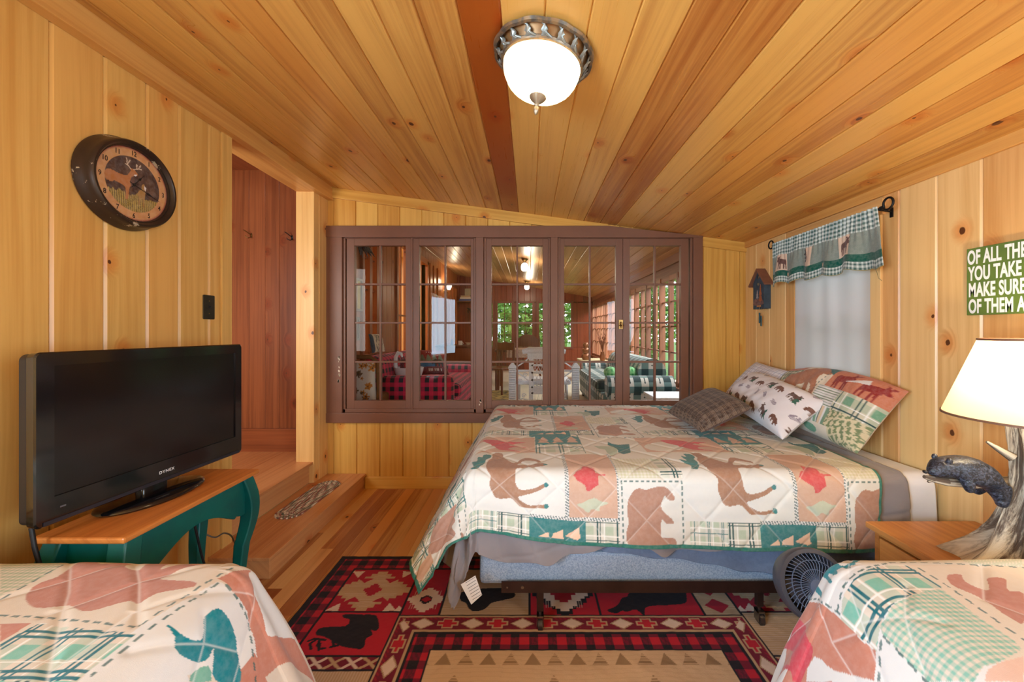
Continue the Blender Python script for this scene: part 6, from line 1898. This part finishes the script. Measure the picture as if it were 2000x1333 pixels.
for k in range(26):
    a = random.uniform(-.5, 2.2); L_ = random.uniform(.12, .24)
    m = MB(); p0 = Vector((-1.90 + random.uniform(0, .05), 4.30 + random.uniform(0, .05), 2.42 + random.uniform(-.02, .05)))
    d = Vector((.35 * random.random(), math.sin(a), -abs(math.cos(a)) * .7)).normalized()
    m.tube([p0, p0 + d * L_ * .5, p0 + d * L_], [.012, .014, .003], 6); m.build('feather', FEATH, ft, smooth=60)

# wall sconce, chest, bottles, shelf with books, ironwork
sc_ = thing('wall_sconce', 'lit wall sconce beside the orange door frame of the sunroom', 'lamp', (SX0, 8.95, 2.35))
m = MB(); m.lathe([(1e-4, 0), (.05, 0), (.04, .015), (1e-4, .02)], 20, Matrix.Translation((SX0, 8.95, 2.30)) @ Matrix.Rotation(PI / 2, 4, 'Y')); m.build('plate', BRASS, sc_, smooth=50)
m = MB(); m.tube([(SX0 + .01, 8.95, 2.30), (SX0 + .08, 8.95, 2.28), (SX0 + .11, 8.95, 2.34)], .008); m.build('arm', BRASS, sc_, smooth=50)
m = MB(); m.lathe([(.03, 2.34), (.06, 2.40), (.07, 2.47), (.066, 2.47), (.055, 2.40), (.026, 2.345)], 20, Matrix.Translation((SX0 + .11, 8.95, 0)), close=True); m.build('glass_shade', glow('sconce_glass', (1.0, .86, .62), 5), sc_, smooth=60)
point_light('sconce_light', (SX0 + .16, 8.85, 2.52), 6, (1.0, .80, .52), .04)
ch = thing('chest', 'dark wooden chest in the sunroom behind the red plaid sofa', 'chest', (-1.5, 8.3, SF))
m = MB(); m.box((-1.90, 8.0, SF + .03), (-1.12, 8.62, SF + .75)); m.build('body', DKW, ch, bevel=.01)
m = MB(); m.box((-1.92, 7.97, SF + .75), (-1.10, 8.64, SF + .785)); m.build('top', DKW, ch, bevel=.008)
for k in range(2):
    m = MB(); m.box((-1.86, 7.985, SF + .08 + .34 * k), (-1.16, 8.0, SF + .38 + .34 * k)); m.build('drawer', DKW, ch, bevel=.006)
for k, (x, y, r, h, c, nm, lb) in enumerate(((-1.62, 8.2, .03, .12, S(70, 60, 120), 'bottle', 'small blue bottle on the dark chest'), (-1.44, 8.15, .045, .09, S(220, 216, 206), 'mug', 'white mug on the dark chest'), (-1.28, 8.2, .06, .05, S(206, 186, 160), 'bowl', 'tan bowl on the right end of the dark chest'))):
    m = MB()
    if nm == 'bottle': m.lathe([(1e-4, 0), (r, 0), (r, h * .6), (r * .4, h * .8), (r * .4, h), (1e-4, h)], 16, Matrix.Translation((x, y, SF + .786)))
    elif nm == 'mug':
        m.lathe([(1e-4, 0), (r, 0), (r, h), (r * .9, h), (r * .85, .01), (1e-4, .01)], 16, Matrix.Translation((x, y, SF + .786))); m.tube([(x + r * .9, y, SF + .80), (x + r * 1.6, y, SF + .82), (x + r * .9, y, SF + .85)], .007)
    else: m.lathe([(1e-4, 0), (r * .5, 0), (r, h), (r * .9, h), (r * .4, .01), (1e-4, .01)], 20, Matrix.Translation((x, y, SF + .786)))
    tag(m.build(nm, plain(nm + '_glaze', c, .3), None, smooth=50), lb, nm)
m = MB(); m.box((-1.93, 10.25, 2.155), (-1.42, 10.51, 2.185)); o = m.build('wall_shelf', DKW, None, bevel=.003); tag(o, 'dark wall shelf with books on the far wall of the sunroom', 'shelf')
zz_ = 2.186
for k, (c, w, h, lb) in enumerate(((S(48, 84, 150), .32, .05, 'blue book at the bottom of the stack on the shelf'), (S(222, 216, 206), .28, .04, 'white book in the middle of the stack on the shelf'), (S(186, 160, 126), .24, .045, 'tan book on top of the stack on the shelf'))):
    t = thing('book', lb, 'book', (-1.68, 10.36, zz_), 'books on the sunroom shelf')
    m = MB(); m.box((-1.68 - w / 2, 10.27, zz_ + .004), (-1.68 + w / 2 - .01, 10.47, zz_ + h - .004)); m.build('pages', plain('paper%d' % k, S(232, 226, 210), .8), t)
    m = MB(); m.box((-1.68 - w / 2, 10.265, zz_), (-1.68 + w / 2, 10.475, zz_ + .004)); m.box((-1.68 - w / 2, 10.265, zz_ + h - .004), (-1.68 + w / 2, 10.475, zz_ + h)); m.box((-1.68 - w / 2, 10.262, zz_), (-1.68 + w / 2, 10.268, zz_ + h)); m.build('cover', plain('book_cover_%d' % k, c, .5), t)
    zz_ += h + .001
m = MB(); m.box((-1.70, 10.30, zz_), (-1.50, 10.325, zz_ + .19)); o = m.build('picture_frame', FRAMEM, None, bevel=.004); tag(o, 'grey picture frame standing on the stacked books', 'picture')
m = MB()
m.tube([(-1.88 + .36 * (1 - math.cos(a)) * .5 * 1.0, 10.50, 1.75 + .26 * math.sin(a)) for a in [PI * .55 + .18 * i for i in range(14)]], [.012 + .016 * math.sin(PI * i / 13) for i in range(14)], 8)
m.tube([(-1.60 + .05 * math.cos(a), 10.50, 1.92 + .07 * math.sin(a)) for a in [.3 * i for i in range(14)]], .012, 8)
o = m.build('wall_ornament', IRON, None, smooth=60); tag(o, 'black scrolled iron ornament under the far wall shelf', 'ornament')
BR_MAT = plain('yellow_brown_mat', S(178, 152, 84), .9, col2=S(70, 60, 40), vscale=9)
m = MB(); m.prism(rr(.50, 1.1, .18, 6), (-.78, 5.9, SF + .001), (1, 0, 0), (0, 1, 0), (0, 0, .012)); o = m.build('floor_mat', BR_MAT, None); tag(o, 'yellow brown mottled mat on the sunroom floor', 'rug')

# white wicker chair seen from behind
wc = thing('wicker_chair', 'ornate white wicker chair with pointed posts in the sunroom', 'chair', (.205, 5.4, SF))
for x in (-.225, .635):
    m = MB()
    for i in range(24): m.box((x - .048, 5.252 - .048 * 0, SF + .01 + .0235 * i), (x + .048, 5.348, SF + .01 + .0235 * i + .020))
    m.prism([(-.058, SF + .575), (.058, SF + .575), (.052, SF + .60), (.006, SF + .66), (-.006, SF + .66), (-.052, SF + .60)], (x, 5.25, 0), (1, 0, 0), (0, 0, 1), (0, .10, 0))
    m.build('post', WICK, wc, bevel=.004)
m = MB()
for x in (.03, .38): m.box((x - .03, 5.30, SF + .02), (x + .03, 5.34, SF + .83))
for z in (.02, .22, .30, .40, .50, .60, .80): m.box((.03, 5.30, SF + z), (.38, 5.335, SF + z + .030))
m.build('back_panel', WICK, wc, bevel=.003)
for z0, z1 in ((.05, .22), (.33, .40), (.43, .50), (.53, .60), (.63, .80)):
    m = MB()
    n_ = 6
    for i in range(n_):
        a = .06 + .29 * i / n_; m.tube([(a, 5.318, SF + z0), (a + .024, 5.318, SF + z1), (a + .048, 5.318, SF + z0)], .006, 5)
    m.build('lattice', WICK, wc)
m = MB(); m.box((.06, 5.31, SF + .24), (.35, 5.33, SF + .33)); m.build('woven_band', WICK, wc)
m = MB(); m.tube([(-.09, 5.31, SF + .800), (.0, 5.31, SF + .82), (.41, 5.31, SF + .82), (.50, 5.31, SF + .800)], [.03, .045, .045, .03], 12); m.box((-.02, 5.29, SF + .70), (.43, 5.33, SF + .80)); m.build('crest', WICK, wc, smooth=50)
for s_ in (-1, 1):
    c = .205
    m = MB()
    m.tube([(c + s_ * .20, 5.32, SF + .72), (c + s_ * .27, 5.32, SF + .66), (c + s_ * .36, 5.32, SF + .60), (c + s_ * .41, 5.32, SF + .57)], .010, 6)
    m.tube([(c + s_ * .20, 5.32, SF + .54), (c + s_ * .41, 5.32, SF + .54)], .016, 6)
    m.tube([(c + s_ * .21, 5.32, SF + .40), (c + s_ * .28, 5.32, SF + .46), (c + s_ * .38, 5.32, SF + .53)], .009, 6)
    m.tube([(c + s_ * .21, 5.32, SF + .14), (c + s_ * .30, 5.32, SF + .16), (c + s_ * .36, 5.32, SF + .06)], .009, 6)
    m.build('curved_brace', WICK, wc, smooth=60)
    for dx, dz in ((.255, .48), (.33, .40), (.275, .20), (.29, .09)):
        m = MB(); m.tube([(c + s_ * dx + (.034 - .0022 * i) * math.cos(.7 * i), 5.32, SF + dz + (.034 - .0022 * i) * math.sin(.7 * i)) for i in range(15)], .007, 6); m.build('scroll', WICK, wc, smooth=60)
m = MB(); m.box((-.17, 5.36, SF + .34), (.58, 5.88, SF + .40)); m.build('seat', WICK, wc, bevel=.02)
for x in (-.15, .56):
    m = MB(); m.tube([(x, 5.84, SF), (x, 5.84, SF + .35)], .025, 8); m.build('leg', WICK, wc)

# table with chairs further back
dt = thing('dining_table', 'dark table with a pale runner further back in the sunroom', 'table', (.1, 7.4, SF))
m = MB(); m.box((-.62, 7.05, SF + .70), (.66, 7.75, SF + .74)); m.build('table_top', DKW, dt, bevel=.008)
for x in (-.56, .60):
    for y in (7.12, 7.68): m = MB(); m.tube([(x, y, SF), (x, y, SF + .2), (x, y, SF + .5), (x, y, SF + .70)], [.022, .035, .026, .035], 10); m.build('leg', DKW, dt, smooth=60)
m = MB(); m.box((-.40, 7.03, SF + .742), (.62, 7.77, SF + .747)); m.box((-.40, 7.025, SF + .60), (.62, 7.03, SF + .747)); o = m.build('table_runner', plain('pale_lace_runner', S(196, 172, 160), .9, var=.3, vscale=50), None); tag(o, 'pale lace runner draped over the dark sunroom table', 'table runner')


def chair(x, y, rot, label, w=.42, h=.95, crest=True):
    t = thing('wooden_chair', label, 'chair', (x, y, SF), None, rot)
    for a in (-1, 1):
        m = MB(); m.tube([(a * w / 2, -.2, 0), (a * w / 2, -.2, .45), (a * (w / 2 - .01), -.24, h)], [.018, .022, .016], 10); m.build('rear_leg', DKW, t, smooth=60, local=True)
        m = MB(); m.tube([(a * w / 2, .2, 0), (a * w / 2, .2, .44)], [.018, .022], 10); m.build('front_leg', DKW, t, smooth=60, local=True)
    m = MB(); m.box((-w / 2, -.22, .43), (w / 2, .22, .46)); m.build('seat', DKW, t, bevel=.01, local=True)
    m = MB(); m.prism([(-w / 2, .74), (w / 2, .74), (w / 2, .88), (w * .25, h + .01), (0, h + .03), (-w * .25, h + .01), (-w / 2, .88)], (0, -.245, 0), (1, 0, 0), (0, 0, 1), (0, .022, 0)); m.build('crest_rail', DKW, t, bevel=.006, local=True)
    for k in range(5):
        xx = -w / 2 + w * (k + .5) / 5
        m = MB(); m.tube([(xx, -.21, .45), (xx, -.235, .76)], .008, 6); m.build('spindle', DKW, t, local=True)
    return t


chair(-.02, 8.15, PI, 'dark wooden chair with arched crest beyond the sunroom table', .50, .98)
chair(-.52, 6.75, PI * .85, 'dark wooden chair at the left end of the sunroom table', .36, .86)
ct = thing('corner_table', 'pale low table with stacked copper pots by the far windows', 'table', (1.45, 8.7, SF))
m = MB(); m.box((1.12, 8.2, SF + .41), (1.70, 9.1, SF + .445)); m.build('table_top', LTW, ct, bevel=.005)
for x in (1.16, 1.66):
    for y in (8.25, 9.05): m = MB(); m.box((x - .025, y - .025, SF), (x + .025, y + .025, SF + .41)); m.build('leg', LTW, ct)
COPP = plain('copper_glaze', S(150, 92, 62), .3, .4, var=.3, vscale=12)
z_ = SF + .446
for k, (r, h) in enumerate(((.10, .15), (.085, .12), (.065, .11))):
    m = MB(); m.lathe([(1e-4, 0), (r * .7, 0), (r, h * .45), (r * .8, h * .85), (r * .5, h), (1e-4, h)], 24, Matrix.Translation((1.25, 8.55, z_)))
    tag(m.build('pot', COPP, None, smooth=50), ('largest copper pot at the bottom of the stack', 'middle copper pot of the stack on the pale table', 'smallest copper pot on top of the stack')[k], 'pot', 'stacked copper pots')
    z_ += h + .001
vs = thing('dried_plant', 'reddish dried branches in a vase on the pale sunroom table', 'plant', (1.58, 8.35, SF + .446))
m = MB(); m.lathe([(1e-4, 0), (.05, 0), (.07, .08), (.035, .17), (.045, .19), (.03, .19), (1e-4, .15)], 20, Matrix.Translation((1.58, 8.35, SF + .446))); m.build('vase', COPP, vs, smooth=50)
m = MB()
for k in range(40):
    a, L_ = random.uniform(0, 2 * PI), random.uniform(.2, .5)
    p0 = Vector((1.58, 8.35, SF + .62)); d = Vector((.22 * math.cos(a) - .05, .35 * math.sin(a), 1)).normalized()
    m.tube([p0, p0 + d * L_ * .6, p0 + d * L_ + Vector((random.uniform(-.04, .04), random.uniform(-.04, .04), 0))], [.004, .003, .002], 4)
    m.blob(p0 + d * L_, .010, 3)
o = m.build('branches', plain('dried_red_brown', S(120, 66, 44), .8), vs); o['kind'] = 'stuff'

# green plaid sofa on the right with its rolled arm towards the window
gs = thing('sofa', 'dark green plaid sofa with rolled arm on the sunroom right', 'sofa', (1.3, 5.4, SF))
m = MB(); m.box((.86, 4.55, SF + .06), (1.62, 6.6, SF + .34)); m.build('base', GRNPL, gs, bevel=.03)
m = MB(); m.box((.82, 4.75, SF + .33), (1.38, 6.4, SF + .47)); m.build('seat_cushion', GRNPL, gs, bevel=.06)
m = MB(); m.tube([(1.49, 4.7, SF + .58), (1.49, 6.5, SF + .58)], [.17, .17], 20); m.build('backrest', GRNPL, gs, smooth=60)
for y in (4.52, 6.55):
    m = MB(); m.tube([(.90, y, SF + .44), (1.66, y, SF + .44)], .125, 24); m.box((.92, y - .09, SF + .06), (1.62, y + .09, SF + .40)); m.build('arm', GRNPL, gs, smooth=40)
for x in (.92, 1.57):
    for y in (4.6, 6.5): m = MB(); m.box((x - .03, y - .03, SF), (x + .03, y + .03, SF + .065)); m.build('leg', DKW, gs)
LG = plaid_mat('light_green_check', S(140, 204, 140), S(58, 150, 82), S(92, 180, 108), .05, .5, None, 'xz')
m = MB()
for k in range(5): m.blob((1.02 + .12 * k, 4.86, SF + .565), (.085, .13, .075), 8)
o = m.build('folded_throw', LG, None, smooth=180); tag(o, 'light green checked throw rolled on the green plaid sofa', 'throw')
wt = thing('wicker_table', 'low white wicker table in front of the green plaid sofa', 'table', (1.48, 4.0, SF))
m = MB(); m.box((1.24, 3.80, SF + .40), (1.72, 4.22, SF + .43)); m.build('table_top', WICK, wt, bevel=.006)
m = MB(); m.box((1.27, 3.83, SF + .30), (1.69, 4.19, SF + .40)); m.build('skirt', WICK, wt)
for x in (1.29, 1.67):
    for y in (3.85, 4.17): m = MB(); m.tube([(x, y, SF), (x, y, SF + .31)], .02, 8); m.build('leg', WICK, wt)


def pendant(x, y, label):
    zc = sceil(x)
    t = thing('ceiling_lamp', label, 'ceiling light', (x, y, zc))
    m = MB(); m.lathe([(1e-4, 0), (.06, 0), (.05, -.02), (.02, -.05), (.03, -.075), (1e-4, -.08)], 24, Matrix.Translation((x, y, zc))); m.build('canopy', BRASS, t, smooth=50)
    m = MB(); m.lathe([(.03, -.075), (.055, -.10), (.062, -.14), (.055, -.19), (.03, -.205), (1e-4, -.207)], 24, Matrix.Translation((x, y, zc))); m.build('glass_shade', glow('opal_glass', (1.0, .90, .72), 6), t, smooth=60)
    point_light('sunroom_lamp', (x, y, zc - .27), 14, (1.0, .84, .60), .05)


pendant(-.07, 6.5, 'nearer lit globe lamp on the sunroom ceiling')
pendant(-.05, 9.4, 'farther lit globe lamp on the sunroom ceiling')

# ------------------------------------------------------------------ trees outside
q = N('leaves')
at_ = q.n('ShaderNodeAttribute', attribute_name='tone').outputs['Vector']
t1, t2, t3 = q.sep(at_)
lc = q.mix(t1, S(58, 112, 50), S(150, 196, 96))
q.set(Base_Color=lc, Roughness=.55)
tl = q.n('ShaderNodeBsdfTranslucent'); q.put(tl.inputs[0], lc)
mx = q.n('ShaderNodeMixShader'); mx.inputs[0].default_value = .45
q.t.links.new(q.bsdf.outputs[0], mx.inputs[1]); q.t.links.new(tl.outputs[0], mx.inputs[2]); q.t.links.new(mx.outputs[0], q.out.inputs[0])
LEAVES = q.m
BARK = plain('bark', S(92, 74, 58), .9, var=.4, vscale=12)


def tree(x, y, r, h, n, label, group, leaf=.15):
    t = thing('tree', label, 'tree', (x, y, -.35), group)
    m = MB(); m.tube([(x, y, -.35), (x + .05, y, h * .5), (x, y, h * .85)], [.14, .10, .04], 10); m.build('trunk', BARK, t, smooth=60)
    m = MB()
    for k in range(n):
        a, b, rr_ = random.uniform(0, 2 * PI), random.uniform(-1, 1), r * random.random() ** .33
        c = Vector((x + rr_ * math.cos(a) * math.sqrt(1 - b * b), y + .8 * rr_ * math.sin(a) * math.sqrt(1 - b * b), h * .5 + b * rr_ * h * .5 / r))
        u = Vector((random.gauss(0, 1), random.gauss(0, 1), random.gauss(0, .6))).normalized(); v = u.orthogonal().normalized() * .55
        s_ = leaf * random.uniform(.6, 1.3)
        m.add([c - u * s_, c + v * s_ * .8, c + u * s_, c - v * s_ * .8], [(0, 1, 2, 3)])
    o = m.build('foliage', LEAVES, t); o['kind'] = 'stuff'


for k, (x, y, r, h) in enumerate(((-4.3, 15.6, 2.0, 4.8), (-.1, 14.6, 2.05, 4.6), (4.1, 15.4, 2.0, 4.8))): tree(x, y, r, h, 4200, 'leafy green tree outside the far sunroom windows', 'trees beyond the far windows')
for k, (x, y, r, h) in enumerate(((5.6, 11.2, 1.6, 4.4), (5.2, 7.4, 1.6, 4.2), (4.8, 3.6, 1.5, 4.4))): tree(x, y, r, h, 2600, 'leafy green tree outside the right sunroom windows', 'trees beyond the right windows')


# ------------------------------------------------------------------ repeats share a group phrase
GROUPS = {'pillow': 'pillows', 'cushion': 'small cushions', 'coat_hook': 'coat hooks in the hall', 'twin_bed': 'twin beds in the foreground', 'patchwork_quilt': 'patchwork quilts on the beds', 'sofa': 'plaid sofas in the sunroom',
          'wooden_chair': 'wooden chairs at the sunroom table', 'ceiling_lamp': 'lit globes on the sunroom ceiling', 'picture_frame': 'framed pictures in the sunroom', 'cable': 'cables under the teal table'}
for o in list(COL.objects):
    base = o.name.split('.')[0]
    if o.parent is None and 'category' in o and 'group' not in o and base in GROUPS: o['group'] = GROUPS[base]
